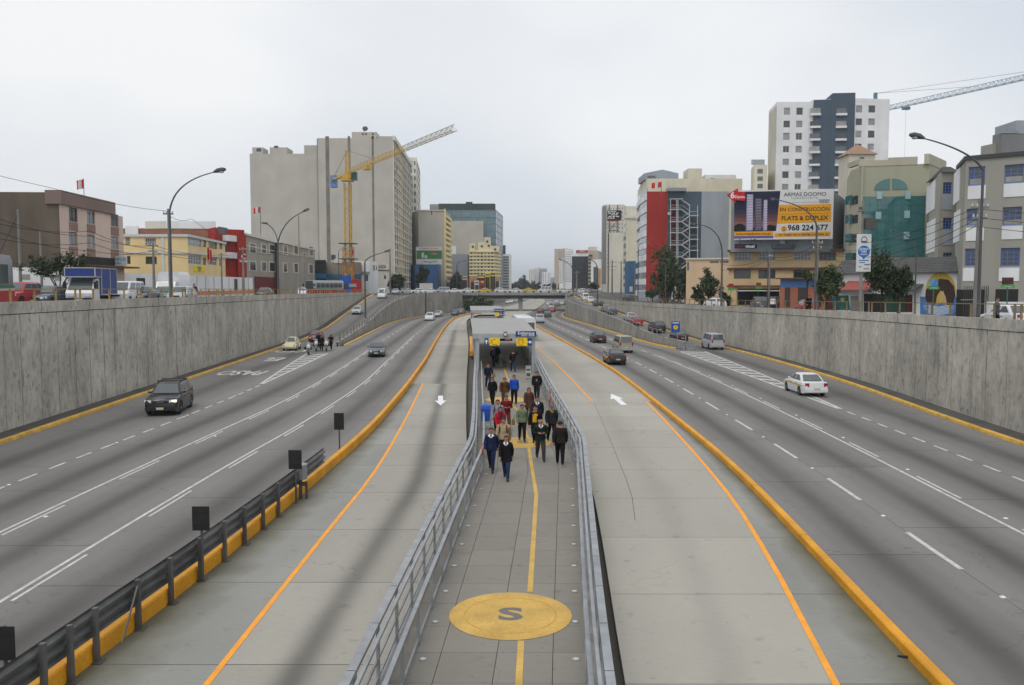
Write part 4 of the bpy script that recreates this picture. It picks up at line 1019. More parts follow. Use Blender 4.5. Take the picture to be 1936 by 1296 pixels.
B = Bld('apartment_tower', 'narrow pale wing behind the right edge of the huge tan block', [(770, 352), (789, 352), (796, 390)], zl(350), ZV(298, 352), CREAM, (-10, 30))
B.grid(0, 3, 17, zl(350)+2, ZV(302, 352), .5, .55, 'grey'); B.grid(1, 3, 17, zl(350)+2, ZV(302, 352), .5, .55, 'one'); B.done()

# --- construction site and small houses
B = Bld('site_block', 'dark blue corrugated block beside the crane base', [(595, 228), (617, 228)], zl(228), ZV(492, 228), mat('dark corrugated sheet', (.02, .026, .032), var=.25), (0, 8))
B.onpx(0, 595, 518, 617, 527, .01, .05, mat('blue hoarding', lin(34, 96, 142)), 'lower_band'); B.done()
B = Bld('half_built_house', 'raw grey concrete building shell behind the crane mast', [(617, 236), (683, 236)], zl(236), ZV(496, 236), plaster('raw concrete block', 134, 126, 114), (0, 10))
B.onpx(0, 632, 490, 655, 498, -.3, .2, CREAM, 'parapet'); B.onpx(0, 626, 482, 632, 492, -2, .05, M_galvd, 'water_tank'); B.onpx(0, 617, 519, 683, 527, .1, .2, mat('teal hoarding', lin(48, 122, 150)), 'hoarding'); B.done()
B = Bld('hoarding', 'bright blue hoarding around the construction site', [(643, 222), (664, 222)], zl(222), ZV(522, 222), mat('bright blue hoarding', lin(46, 92, 176), var=.1), (0, .2), 'hoarding'); B.done()
B = Bld('hoarding', 'red hoarding right of the blue one under the crane', [(664, 221), (683, 221)], zl(222), ZV(529, 221), mat('red hoarding', lin(170, 42, 42), var=.1), (0, .2), 'hoarding'); B.onpx(0, 660, 537, 674, 543, .05, .1, LGREY, 'notice'); B.done()
B = Bld('booth', 'small blue street booth in front of the red hoarding', [(632, 214), (657, 214)], zl(214), ZV(537, 214), mat('booth blue', lin(38, 70, 140), var=.1), (0, 3), 'booth'); B.onpx(0, 640, 538, 657, 546, .01, .04, FR_D, 'opening'); B.done()
B = Bld('house', 'narrow white house right of the crane', [(684, 244), (699, 244), (715, 252)], zl(244), ZV(494, 244), WHITEP, (-6, 10))
B.win(1, 705, 502, 709, 512, 'one'); B.win(1, 711, 503, 713, 511, 'one'); B.onpx(0, 684, 514, 699, 518, .02, .5, FR_G, 'balcony'); B.win(0, 688, 520, 696, 532, 'grey'); B.done()
B = Bld('house', 'small beige house with a row of upper windows before the huge block', [(714, 256), (736, 262)], zl(256), ZV(499, 256), CREAM, (-6, 8))
for k in range(4): B.win(0, 716+k*3.6, 502, 718.4+k*3.6, 508, 'one')
B.win(0, 726, 521, 730, 528, 'one'); B.cornice(0, ZV(512, 256), .3, .2, BROWN); B.done()

# --- left distance
B = Bld('apartment_tower', 'grey blank sided tower with yellow balconies in the left distance', [(792, 332), (840, 332), (852, 356)], zl(332), ZV(398, 332), TAN, (-10, 24))
YB = mat('yellow balcony', w_(204, 186, 136), var=.15); a, t, L, n = B.fr(1); nf = 14; z0, z1 = zl(332)+2, ZV(400, 332)
for r in range(nf):
    z = z0 + (z1-z0)*r/nf; B.on(1, 0, L, z, z+1.1, .004, .7, YB, 'balcony'); B.on(1, L*.12, L*.88, z+1.15, z+(z1-z0)/nf-.1, .004, .03, GL_M, 'balcony_glass')
B.on(1, -.4, .2, z0, z1+1, .004, .75, YB, 'edge_column'); B.onpx(0, 815, 400, 817, 407, .01, .05, GL_D, 'vent'); B.onpx(0, 792, 397, 840, 399, .01, .3, CREAM, 'coping'); B.done()
B = Bld('billboard', 'white and green billboard in front of the grey blank tower', [(787, 324), (836, 324)], ZV(500, 324), ZV(467, 324), mat('billboard white', (.7, .7, .7), var=.05), (0, .6), 'billboard')
B.onpx(0, 787.5, 474, 835.5, 490, .01, .05, mat('billboard green', lin(70, 130, 74), var=.1), 'green_band'); B.text(0, 'LA HEROES Y SUS HIJOS', 811, 470.6, .72, M_rtext, .03, spacing=.95)
B.onpx(0, 797, 478, 802, 488, .05, .08, FR_W, 'figure'); B.onpx(0, 803, 483, 808, 489, .05, .08, FR_W, 'figure'); B.onpx(0, 815, 479, 826, 482, .05, .08, mat('pink print', lin(200, 110, 130)), 'printed_badge')
for k in range(3): B.onpx(0, 800+k*9, 494+k % 2, 808+k*9, 496+k % 2, .01, .05, mat('pale blue print', lin(120, 170, 180)), 'printed_line')
B.done()
for u in (795, 828):
    b = MB(); b.box(XU(u, 325)-.3, 324.8, zl(324), XU(u, 325)+.3, 325.4, ZV(500, 324)); b.build('support', M_lamp, B.root)
B = Bld('low_building', 'strong blue low building under the green billboard', [(785, 320), (826, 320), (836, 336)], zl(320), ZV(501, 320), plaster('strong blue plaster', 56, 96, 142), (-4, 12)); B.onpx(0, 826, 510, 833, 548, .01, .02, GL_M, 'glass_strip'); B.done()
B = Bld('glass_office_tower', 'blue green glass office tower in the left distance', [(828, 440), (938, 440), (951, 480)], zl(440), ZV(397, 440), mat('tower spandrel', (.16, .21, .23), rough=.35), (-10, 40))
B.grid(0, 14, 11, zl(440)+3, ZV(398, 440), .93, .9, 'tw'); B.grid(1, 5, 11, zl(440)+3, ZV(398, 440), .92, .9, 'tw')
ST['tw'] = (FR_G, GL_B, 1, 1)
B.onpx(0, 829, 385, 936, 396, -12, -1.0, mat('dark plant screen', (.05, .075, .075), var=.3, scale=.3), 'plant_screen'); B.onpx(0, 812, 386, 830, 396, -10, -1.2, GREYP, 'roof_room'); B.onpx(0, 880, 381, 892, 386, -9, -3, FR_D, 'roof_plant'); B.done()
B = Bld('blank_building', 'grey blank wall block in front of the glass tower', [(851, 418), (914, 418)], zl(418), ZV(418, 418), TAN, (0, 16)); B.onpx(0, 852, 465, 862, 482, .01, .1, WHITEP, 'white_panel'); B.done()
B = Bld('low_building', 'bluish grey blank wall building left of the yellow flats', [(852, 400), (884, 400), (890, 410)], zl(400), ZV(481, 400), plaster('bluish grey plaster', 140, 146, 158), (0, 12)); B.done()
B = Bld('apartment_house', 'yellow stepped apartment house with balconies before the glass tower', [(888, 385), (934, 385), (945, 400)], zl(385), ZV(474, 385), plaster('warm yellow plaster', 212, 202, 170, 1.25), (0, 20))
B.grid(0, 7, 7, zl(385)+7, ZV(476, 385), .62, .5, pick=lambda c, r: ('one', 'grey', 'curt')[(c*2+r*3) % 3]); B.grid(1, 4, 7, zl(385)+7, ZV(476, 385), .5, .5, 'grey')
YC = mat('pale yellow balcony', w_(208, 194, 152), var=.12)
for r in range(8): z = zl(385)+7+(ZV(476, 385)-zl(385)-7)*r/7; B.cornice(0, z-.3, .7, .5, YC, 'balcony'); B.cornice(1, z-.3, .7, .5, YC, 'balcony')
YW = plaster('warm yellow plaster', 0, 0, 0)
for u0, u1, v in ((888, 899, 460), (904, 915, 458), (915, 927, 449), (927, 943, 465)): B.rbox(u0, u1, v, 385.1, YW, 8)
for u, v in ((892, 465), (909, 464), (919, 455), (922, 463), (934, 470)): B.onpx(0, u, v, u+4, v+4, .02, .06, GL_D, 'window_pane')
B.done()
B = Bld('apartment_tower', 'slim white balcony tower with a roof mast right of the glass tower', [(948, 520), (963, 520), (967, 540)], zl(520), ZV(481, 520), WHITEP, (0, 14))
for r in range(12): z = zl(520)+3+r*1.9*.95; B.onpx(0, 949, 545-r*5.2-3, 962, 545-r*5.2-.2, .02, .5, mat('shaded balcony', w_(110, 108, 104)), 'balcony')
B.onpx(0, 950, 464, 956, 482, -1, -.2, DGREY, 'roof_sign'); B.done()
for u0, u1, v0, d, rgb, lab in ((889, 903, 526, 352, (206, 120, 52), 'orange shop front with dark top'), (903, 917, 521, 350, (40, 42, 46), 'black billboard box over the shops'), (917, 927, 516, 353, (226, 190, 44), 'bright yellow roadside billboard'), (927, 936, 518, 356, (46, 44, 44), 'small dark billboard right of the yellow one'), (897, 906, 531, 346, (222, 222, 224), 'small white shop front before the orange one'), (908, 916, 530, 345, (176, 52, 44), 'small red shop sign box in the left distance'), (936, 944, 524, 372, (150, 140, 110), 'narrow dull yellow shop house'), (867, 884, 522, 362, (196, 190, 178), 'cream low shop beside the bluish wall'), (844, 858, 528, 330, (90, 120, 150), 'low blue grey shop in the left distance'), (793, 818, 536, 268, (176, 172, 160), 'low beige wall block by the street in front of the blue building')):
    B = Bld('shop', lab + ', far end of the left street' if d > 300 else lab, [(u0, d), (u1, d)], zl(d), ZV(v0, d), plaster('shop ' + lab[:14], *rgb), (0, 5), 'shop')
    if d > 300: B.onpx(0, u0+1, v0+8, u1-1, 548, .02, .05, FR_D, 'opening'); B.onpx(0, u0+1, v0+2, u1-1, v0+5, .03, .1, mat('shop print ' + str(u0), w_(255-rgb[0]//2, 200-rgb[1]//2, 60+rgb[2]//3)), 'print')
    B.done()

# --- centre distance
for u0, u1, v, d, lab, m, st in ((1000, 1012, 509, 1250, 'pale tower, leftmost of the far white group', CREAM, 'curt'), (1011, 1021, 505, 1300, 'bright white slim tower, tallest of the far white group', WHITEP, 'lite'), (1021, 1034, 508, 1280, 'pale grey topped tower in the middle of the far white group', LGREY, 'grey'), (1025, 1041, 515, 1150, 'white windowed tower, lowest of the far white group', WHITEP, 'grey'), (1041, 1049, 525, 1400, 'faint tower at the right of the far white group', LGREY, 'grey')):
    B = Bld('apartment_tower', lab, [(u0, d), (u1-2, d), (u1, d+20)], 4.9, ZV(v, d), m, (0, 24)); B.grid(0, 3, 9, 9, ZV(v+2, d), .55, .5, st); B.done()
for u0, u1, v, d in ((955, 966, 533, 700), (966, 975, 536, 820), (974, 984, 534, 900), (984, 1003, 540, 1000), (1003, 1016, 541.5, 800), (1016, 1045, 541, 760)):
    k = 'lower' if d > 850 else 'upper'
    B = Bld('far_house', 'small hazy roofed house on the skyline above the overpass, %s' % {955: 'leftmost', 966: 'second from the left', 974: 'third from the left', 984: 'under the dark tree dome', 1003: 'below the white towers', 1016: 'rightmost and widest'}[u0], [(u0, d), (u1, d)], 4.9, ZV(v-2, d), GREYP if u0 % 2 else CREAM, (0, 10), 'house'); B.grid(0, 4, 2, 5.2, ZV(v-1.5, d), .5, .5, 'grey'); B.done()
B = Bld('apartment_tower', 'cream slab tower left of the white office blocks, right distance', [(1048, 760), (1056, 760), (1071, 748)], 4.9, ZV(471, 760), plaster('sandy plaster', 170, 160, 144), (6, 24)); B.grid(1, 4, 18, 12, ZV(474, 760), .4, .4, 'grey'); B.done()
B = Bld('apartment_tower', 'narrow white tower in front of the cream slab tower', [(1057, 700), (1065, 700)], 4.9, ZV(489, 700), WHITEP, (0, 14)); B.grid(0, 2, 10, 9, ZV(493, 700), .5, .5, 'grey'); B.done()
B = Bld('office_block', 'white office block beside the dark glass building', [(1068, 640), (1084, 640)], 4.9, ZV(471, 640), WHITEP, (0, 24)); B.grid(0, 4, 14, 10, ZV(475, 640), .6, .35, 'grey'); B.done()
B = Bld('office_block', 'dark slate glass office block with white top in the right distance', [(1081, 560), (1112, 560), (1118, 590)], 4.9, ZV(485, 560), mat('slate curtain wall', (.035, .045, .06), rough=.3), (0, 24)); ST['sl'] = (FR_D, glass_mat('slate glass', (.02, .028, .04)), 1, 1)
B.grid(0, 8, 14, 7, ZV(486, 560), .9, .88, 'sl'); B.onpx(0, 1082, 478, 1112, 485, -8, -.5, WHITEP, 'roof_room'); B.onpx(0, 1089, 473.5, 1112, 478, -.4, .1, REDP, 'roof_sign'); B.text(0, 'pacifico', 1101, 475.6, 1.2, M_wtext, .14); B.done()
B = Bld('office_block', 'beige block with dark balconies right of the slate glass block', [(1112, 520), (1130, 520), (1138, 545)], 4.9, ZV(474, 520), plaster('dull beige plaster', 168, 156, 138), (0, 20)); B.rbox(1114, 1129, 467, 522, CREAM, 10)
for r in range(9): B.onpx(0, 1112.5, 482+r*7, 1120, 485.5+r*7, .01, .4, FR_D, 'balcony')
B.grid(1, 2, 10, 8, ZV(478, 520), .5, .5, 'grey'); B.done()
B = Bld('office_block', 'low white office house before the beige block', [(1117, 430), (1137, 430)], 4.9, ZV(491, 430), WHITEP, (0, 12)); B.onpx(0, 1122, 505, 1130, 540, .01, .06, GL_M, 'glass_strip'); B.onpx(0, 1130, 508, 1136, 545, .012, .06, mat('print panel', lin(190, 150, 110)), 'panel'); B.done()

# --- right street, middle
B = Bld('apartment_tower', 'white tower with rounded edge and roof sign frame in the right distance', [(1137, 336), (1140, 330), (1146, 328), (1178, 328), (1186, 345)], 4.6, ZV(388, 330), CREAM, (6, 20))
for i in (0, 1): B.on(i, .05, B.fr(i)[2]-.05, 8, ZV(390, 330), .01, .05, FR_G, 'edge_window')
B.grid(2, 6, 16, 14, ZV(392, 330), .28, .45, 'grey'); B.done()
B = Bld('roof_sign', 'black sign with white lines on a steel frame over the white tower', [(1147, 322), (1174, 322)], ZV(416, 322), ZV(398, 322), M_black, (0, .3), 'sign')
for k, (f0, f1) in enumerate(((.06, .7), (.1, .92), (.3, .8), (.12, .95), (.05, .6))):
    for q in range(3): B.onpx(0, 1147.5+26*(f0+(f1-f0)*q/3), 399.5+k*3.1, 1147+26*(f0+(f1-f0)*(q+.8)/3), 401.2+k*3.1, .01, .04, M_wtext, 'lettering_mark')
B.onpx(0, 1147, 416, 1174, 417.5, .004, .05, REDP, 'red_edge'); B.done()
b = MB()
for u in (1152, 1168):
    b.bar(D(u, 388, 322.5), D(u, 440, 322.5), .35, .35)
for v in (418, 428, 436): b.bar(D(1150, v, 322.5), D(1170, v, 322.5), .3, .3)
b.bar(D(1152, 436, 322.5), D(1168, 418, 322.5), .2, .2); b.build('support_frame', M_lamp, B.root)
B = Bld('low_block', 'plain cream lower block in front of the white tower', [(1149, 312), (1178, 312)], 4.5, ZV(441, 312), CREAM, (0, 10)); B.onpx(0, 1149, 441, 1151, 560, .01, .1, FR_D, 'corner_strip'); B.done()
B = Bld('apartment_block', 'cream block with narrow side windows left of the red building', [(1178, 290), (1183, 282), (1206, 282)], 4.3, ZV(412, 282), plaster('light cream plaster', 196, 190, 170), (4, 16)); B.on(1, 0, B.fr(1)[2], ZV(412, 282), ZV(390, 282), -6, -.6, CREAM, 'roof_room'); B.onpx(1, 1178, 408, 1206, 413, .01, .5, CREAM, 'roof_edge')
for r in range(10): B.on(0, .2, B.fr(0)[2]-.2, 7+r*2.6, 8.4+r*2.6, .01, .06, GL_M, 'window_pane')
B.done()
B = Bld('low_block', 'narrow blue strip building left of the red building', [(1181, 262), (1188, 255), (1201, 255)], 4.2, ZV(494, 255), plaster('steel blue plaster', 62, 96, 130), (4, 12)); B.onpx(1, 1190, 542, 1196, 552, .01, .06, FR_W, 'notice'); B.done()

ZR2 = 3.7
B = Bld('office_building', 'tall red, slate and grey building with bay windows and outside stairs', [(1204, 236), (1209, 222), (1222, 209), (1400, 209)], ZR2, ZV(338, 209), plaster('ivory plaster', 190, 184, 164), (4, 20))
for u0, u1, m, nm in ((1222, 1261, REDP, 'red_wall_panel'), (1261, 1325, DGREY, 'slate_wall_panel'), (1325, 1377, LGREY, 'grey_wall_panel')): B.onpx(2, u0, 362.5, u1, 572, .003, .06, m, nm)
for i in (0, 1):
    Lq = B.fr(i)[2]; zt = ZV(362, 209)
    for r in range(9):
        z = ZR2 + 1.0 + r*2.95
        B.on(i, 0, Lq, z, z+1.45, .003, .35, WHITEP, 'bay_parapet'); B.on(i, .05, Lq-.05, z+1.45, z+2.9, .003, .1, GL_M, 'bay_window')
B.onpx(2, 1260, 357, 1295, 363, .1, 2.0, FR_G, 'plant_rack')
for u in (1262, 1272, 1282): B.onpx(2, u, 357, u+7, 362, .05, 1.5, FR_D, 'air_unit')
B.rbox(1298, 1324, 319, 211, plaster('ivory plaster', 0, 0, 0), 6); B.rbox(1330, 1388, 331, 214, WHITEP, 4)
B.onpx(2, 1352, 332.5, 1360, 336.5, -4.9, -4.8, GL_D, 'window_pane')
x0, x1, xm = XU(1216, 212), XU(1280, 212), XU(1250, 212); za, zb, zc = ZV(340, 212), ZV(328, 212), ZV(321, 212)
b = MB(); b.loft([[(x0, y, za), (x1, y, za), (x1, y, zb), (xm, y, zc), (x0, y, zb)] for y in (212, 222)]); b.build('roof_shed', LGREY, B.root)
b = MB(); b.box(XU(1222, 211.8), 211.8, ZV(338, 212), XU(1237, 211.8), 211.9, ZV(333, 212)); b.build('shed_window', GL_M, B.root)
B.onpx(2, 1262, 402, 1268, 407, .07, .8, FR_W, 'air_unit'); B.done()
# outside stairs
FE = thing('fire_escape', 'white steel zigzag stairs on the slate part of the red building', 'stairs', (XU(1290, 208), 208, ZR2)); M_fe = mat('white stair steel', (.52, .53, .53), rough=.5)
q = lambda x, y, dd=207.6: D(1120+x/4.05, 290+y/4.05, dd)
Lp = [432, 525, 610, 703, 793, 882]; Rp = [480, 570, 660, 745, 838]
for y in Lp:
    b = MB(); b.bar(q(595, y), q(682, y), 1.8, .2); b.build('landing', M_fe, FE)
    b = MB(); b.bar(q(595, y-34, 206.8), q(682, y-34, 206.8), .08, .08); b.bar(q(595, y-16, 206.8), q(682, y-16, 206.8), .06, .06); b.build('guard_rail', M_fe, FE)
    b = MB(); b.box(q(602, y-4).x, 208.66, q(602, y-4).z, q(640, y-4).x, 208.8, q(640, y-66).z); b.build('door', mat('stair door red', lin(110, 34, 40)), FE)
for y in Rp:
    b = MB(); b.bar(q(742, y), q(808, y), 1.8, .2); b.build('landing', M_fe, FE)
    b = MB(); b.bar(q(742, y-34, 206.8), q(808, y-34, 206.8), .08, .08); b.build('guard_rail', M_fe, FE)
for yl_, yr_ in zip(Lp, Rp):
    for (a, c) in ((q(682, yl_), q(744, yr_)), (q(744, yr_), q(682, Lp[Lp.index(yl_)+1]))):
        b = MB(); b.bar(a, c, 1.2, .22); b.bar(a + V((0, -.7, 1.0)), c + V((0, -.7, 1.0)), .08, .08); b.build('flight', M_fe, FE)
b = MB(); b.bar(q(682, 360), q(744, 400), 1.2, .2); b.build('flight', M_fe, FE)
for x in (598, 645, 655, 744, 805):
    b = MB(); b.bar(q(x, 355 if x < 700 else 400, 206.7), q(x, 900, 206.7), .16, .16); b.build('upright', M_fe, FE)
b = MB(); b.bar(q(590, 353), q(690, 353), 2, .15); b.build('canopy', M_fe, FE)

B = Bld('low_house', 'sandy two storey house with blank front between the trees and the yellow house', [(1297, 166), (1380, 164)], 3.7, ZV(490, 165), plaster('sandy stone plaster', 196, 170, 140), (0, 12))
for u0, u1, v0, v1 in ((1299, 1303, 496, 512), (1342, 1359, 494, 498), (1362, 1378, 494, 498)): B.win(0, u0, v0, u1, v1, 'grey')
B.cornice(0, ZV(491, 165), .3, .25, CREAM); B.done()
B = Bld('shop_house', 'yellow three storey house with brown cornices under the large billboard', [(1377, 130), (1594, 126)], 4.0, ZV(473.5, 130), BEIGE, (4, 12))
for x0, x1, st in ((245, 400, 'bars'), (470, 632, 'bars'), (803, 965, 'bars'), (1038, 1203, 'strip')): B.win(0, 1340+x0/4.983, 340+682/4.983, 1340+x1/4.983, 340+765/4.983, st)
for x0, x1 in ((238, 395), (468, 628), (798, 950), (1030, 1190)): B.win(0, 1340+x0/4.983, 340+850/4.983, 1340+x1/4.983, 340+933/4.983, 'dark')
for v in (474, 508.5, 542): B.cornice(0, ZV(v, 128)-.15, .32, .45, BROWN)
B.onpx(0, 1394, 546, 1473, 577, .004, .03, mat('painted shop shade', ()), 'shop_opening_shade'); B.onpx(0, 1394, 549, 1473, 551, .1, 1.8, mat('awning cloth', (.6, .58, .52)), 'awning')
B.onpx(0, 1396, 552, 1410, 556, .04, .2, mat('blue shop sign', lin(40, 60, 160)), 'sign'); B.onpx(0, 1378, 546, 1392, 577, .004, .08, YEL, 'pier'); B.done()
# roof volume and large billboard
Bv = Bld('rooftop_block', 'grey windowless rooftop block carrying the large billboard', [(1380, 128), (1572, 126), (1596, 140)], 12.4, ZV(362, 126), LGREY, (2, 8)); Bv.onpx(0, 1460, 462, 1500, 470, .02, .8, GL_M, 'skylight'); Bv.onpx(0, 1474, 455, 1483, 470, .02, .5, FR_W, 'chimney'); Bv.done()
BB = Bld('billboard', 'large billboard with night tower picture and EN CONSTRUCCION lettering', [(1388, 126.4), (1572, 124.2)], ZV(453.5, 126), ZV(360, 126), mat('billboard white', ()), (0, .5), 'billboard')
def bp(u, v): return BB.sz(0, u, v)
def bpoly(pts, m, name, out):
    b = MB(); b.face([BB.P(0, *bp(u, v), out) for u, v in pts]); return b.build(name, m, BB.root)
BO = mat('billboard orange', lin(232, 164, 36), var=.05); NAVY = mat('print night sky', lin(40, 40, 66), var=.2, scale=.3)
bpoly([(1388, 363.5), (1475.5, 361.5), (1467, 437), (1388, 438.5)], NAVY, 'night_print', .02)
for k, (va, cc) in enumerate(((398, (58, 50, 70)), (406, (84, 62, 74)), (413, (112, 76, 76)), (420, (140, 92, 80)))): bpoly([(1388, va), (1471.6-k*.9, va-.5), (1468, 430), (1388, 431)], mat('print dusk %d' % k, lin(*cc), var=.15, scale=.4), 'dusk_print', .021 + k*.0012)
bpoly([(1388, 428), (1396, 423), (1404, 424), (1412, 431), (1440, 433), (1455, 425), (1468, 428), (1467, 437), (1388, 438.5)], mat('print dark trees', (.012, .012, .016)), 'trees_print', .028)
for u0, u1, v0, nf, m in ((1412, 1424, 367.5, 22, 'l'), (1428, 1440, 375, 20, 'd'), (1444, 1451, 378, 18, 'l')):
    bpoly([(u0, v0), (u1, v0), (u1-1, 436.5), (u0-2, 436.8)], mat('print tower ' + m, lin(146, 140, 176) if m == 'l' else lin(74, 70, 96)), 'tower_print', .032)
    for r in range(nf):
        v = v0 + 2 + (66 - (v0-368)) * r / nf; bpoly([(u0+.6, v), (u1-.8, v), (u1-.8, v+1.2), (u0+.6, v+1.2)], mat('print tower floors ' + m, lin(226, 220, 226) if m == 'l' else lin(150, 140, 150)), 'floor_print', .036)
bpoly([(1388, 438.5), (1462, 437), (1462, 446), (1388, 447)], BO, 'orange_strip', .02); bpoly([(1388, 447), (1462, 446), (1462, 450.5), (1388, 451.5)], mat('print violet', lin(104, 92, 160)), 'violet_strip', .02)
BB.text(0, 'www.armasdoomo.com.pe', 1424, 442.5, .46, M_ktext, .03)
bpoly([(1472.5, 388), (1571.5, 386), (1571, 419.5), (1468, 423.5)], BO, 'orange_field', .02); bpoly([(1465, 441), (1570, 438), (1570, 447), (1464, 448.5)], BO, 'orange_foot', .02)
MK = mat('billboard black print', (.02, .02, .022)); MG = mat('billboard grey print', (.12, .12, .13))
BB.text(0, 'ARMAS DOOMO', 1522, 368, .80, MK, .03, bold=0); BB.text(0, 'i n m o b i l i a r i a', 1521, 374.5, .48, MG, .03, bold=.004)
bpoly([(1498, 383.2), (1547, 382.2), (1547, 382.6), (1498, 383.6)], MG, 'rule', .03); BB.text(0, 'VIVIENDA', 1558, 379, .36, MG, .03); BB.text(0, 'SEGURA', 1558, 382.8, .36, MG, .03)
BB.text(0, 'EN CONSTRUCCIÓN', 1521, 396.5, .74, MK, .03, bold=.012); bpoly([(1474, 405.8), (1566, 403.2), (1566, 403.6), (1474, 406.2)], MK, 'rule', .03)
BB.text(0, 'FLATS & DUPLEX', 1521, 413, .87, MK, .03, bold=.022); BB.text(0, '968 224 677', 1527, 431.2, 1.12, MK, .03, bold=.022)
s_, z_ = bp(1482, 433); b = MB(); b.face([BB.P(0, s_ + .42*math.cos(k*math.pi/12), z_ + .42*math.sin(k*math.pi/12), .03) for k in range(24)]); b.build('phone_badge', BO, BB.root)
b = MB(); b.face([BB.P(0, s_+x, z_+z, .036) for x, z in ((-.16, -.26), (.16, -.26), (.16, .26), (-.16, .26))]); b.build('phone_icon', MK, BB.root)
b = MB(); b.face([BB.P(0, s_+x, z_+z, .042) for x, z in ((-.11, -.16), (.11, -.16), (.11, .18), (-.11, .18))]); b.build('phone_screen', BO, BB.root)
BB.text(0, 'AV. PASEO DE LA REPÚBLICA CDRA. 20', 1519, 444.3, .40, MK, .03)
b = MB(); pts = [BB.P(0, *bp(u, v), .35) for u, v in ((1374, 369), (1395, 357), (1395, 363), (1408, 364), (1408, 381), (1390, 379), (1390, 384.5))]
b.loft([[p for p in pts], [p + V((0, .2, 0)) for p in pts]]); b.build('arrow_flag', mat('arrow red', lin(196, 34, 42), var=.05), BB.root)
BB.text(0, '6', 1384.5, 370.5, 1.25, M_wtext, .37, bold=.03); BB.text(0, 'Dptos.', 1399, 373.2, .55, M_wtext, .37)
for u in (1398, 1420, 1440): 
    b = MB(); b.box(BB.P(0, *bp(u, 454)).x-.06, 126, ZV(458, 126)-.3, BB.P(0, *bp(u, 454)).x+.06, 126.2, ZV(452, 126)); b.build('support', M_lamp, BB.root)
BB.done()
B = Bld('sign_board', 'small dark sign reading punto visual under the large billboard', [(1388, 126), (1430, 125.8)], ZV(470, 126), ZV(462, 126), mat('dark navy board', lin(32, 32, 58)), (0, .2), 'sign'); B.text(0, 'punto', 1399, 466.2, .62, mat('maroon lettering', lin(120, 44, 60)), .012, bold=.02); B.text(0, 'visual', 1418, 466.2, .62, M_wtext, .012, bold=.02); B.done()

# --- residential tower behind
B = Bld('apartment_tower', 'tall white tower with slate grey middle bay rising behind the billboard', [(1447, 206), (1462, 196), (1530, 196), (1607, 195), (1672, 196)], 4, ZV(193, 196), WHITEP, (2, 22))
rowsz = [(215, 260), (298, 340), (375, 420), (458, 500), (540, 580), (620, 662), (700, 740), (782, 822), (862, 902)]
def T5(x, y): return 1360 + x/3.361, 140 + y/3.361
for k, (y0, y1) in enumerate(rowsz):
    for c, (x0, x1) in enumerate(((410, 450), (490, 530))): B.win(1, *T5(x0-k*2, y0), *T5(x1-k*2, y1), ('curt', 'dark', 'curt', 'plain')[(k+c) % 4])
    for c, (x0, x1) in enumerate(((868, 908), (948, 990))): B.win(3, *T5(x0-k*2, y0-14), *T5(x1-k*2, y1-14), ('curt', 'dark', 'lite', 'dark')[(k*3+c) % 4])
    for (x0, x1) in ((576, 640), (740, 806)):
        u0, v0 = T5(x0-k*2, y0+5); u1, v1 = T5(x1-k*2, y1+4); B.onpx(2, u0, v0, u1, v1-3, .35, .40, (GL_L, GL_D, GL_M)[(k+x0) % 3], 'bay_window'); B.onpx(2, u0-.5, v1-3, u1+.5, v1+1, .32, .75, WHITEP, 'balcony')
Ls = B.fr(2)[2]; B.on(2, 0, Ls, 4, ZV(190, 196), .01, .3, DGREY, 'slate_bay'); B.on(2, Ls*.45, Ls, ZV(191, 196), ZV(178, 196), -6, .31, DGREY, 'roof_room'); B.on(2, Ls*.0, Ls*.45, ZV(195, 196), ZV(187, 196), -6, -1, WHITEP, 'roof_room')
B.on(3, 0, B.fr(3)[2], ZV(194, 196), ZV(188, 196), -.4, .02, WHITEP, 'parapet'); B.on(0, .3, B.fr(0)[2]-.3, 5, ZV(200, 196), .004, .05, plaster('sand plaster side', 178, 172, 158), 'side_panel'); B.done()
B = Bld('apartment_tower', 'cream block with glass roof rail left of the tall white tower', [(1416, 196), (1422, 190), (1446, 190)], 4, ZV(312, 190), plaster('light cream plaster', 0, 0, 0), (2, 14)); B.onpx(1, 1421, 302, 1446, 312, -.3, .0, glass_mat('pale glass rail', (.4, .47, .5)), 'glass_rail')
for r in range(9): B.onpx(1, 1432, 320+r*14, 1442, 328+r*14, .01, .06, GL_M, 'window_pane')
B.done()
# --- green glass building
OL = plaster('olive plaster', 148, 147, 128)
B = Bld('office_building', 'olive building with teal mirror glass front and half round window', [(1596, 120), (1603, 110), (1626, 106), (1750, 104), (1790, 112)], 4.1, ZV(312, 105), OL, (4, 18))
for r in range(6): B.onpx(1, 1602.5, 371+r*35.8, 1612, 387+r*35.8, .05, .3, GL_T, 'bay_glass'); B.onpx(1, 1612.5, 371+r*35.8, 1622, 387+r*35.8, .01, .04, GL_D, 'window_pane')
for u0, u1, v in ((1596, 1680, 302), (1680, 1735, 298), (1735, 1789, 294)):
    i = 2 if u0 < 1735 else 3; s0 = max(-.5, B.sz(i, u0, v)[0]); s1 = B.sz(i, u1, v)[0]; B.on(i, s0, s1, ZV(313, 105), ZV(v, 105), -.5, .06, plaster('pale olive parapet', 160, 156, 140), 'parapet')
B.onpx(1, 1603, 305, 1626, 314, -.5, .03, plaster('pale olive parapet', 0, 0, 0), 'parapet'); B.onpx(2, 1626, 314, 1630, 490, .01, .35, OL, 'corner_pier')
uu = [1629 + (1748-1629)*k/8 for k in range(9)]; vv = [372 + (486-372)*k/7 for k in range(8)]
for r in range(7):
    for c in range(8): B.onpx(2, uu[c]+.25, vv[r]+.25, uu[c+1]-.25, vv[r+1]-.25, .05, .11, GL_T, 'glass_panel')
B.onpx(2, 1629, 372, 1748, 486, .005, .045, mat('curtain wall frame', (.05, .10, .10), rough=.5), 'curtain_frame')
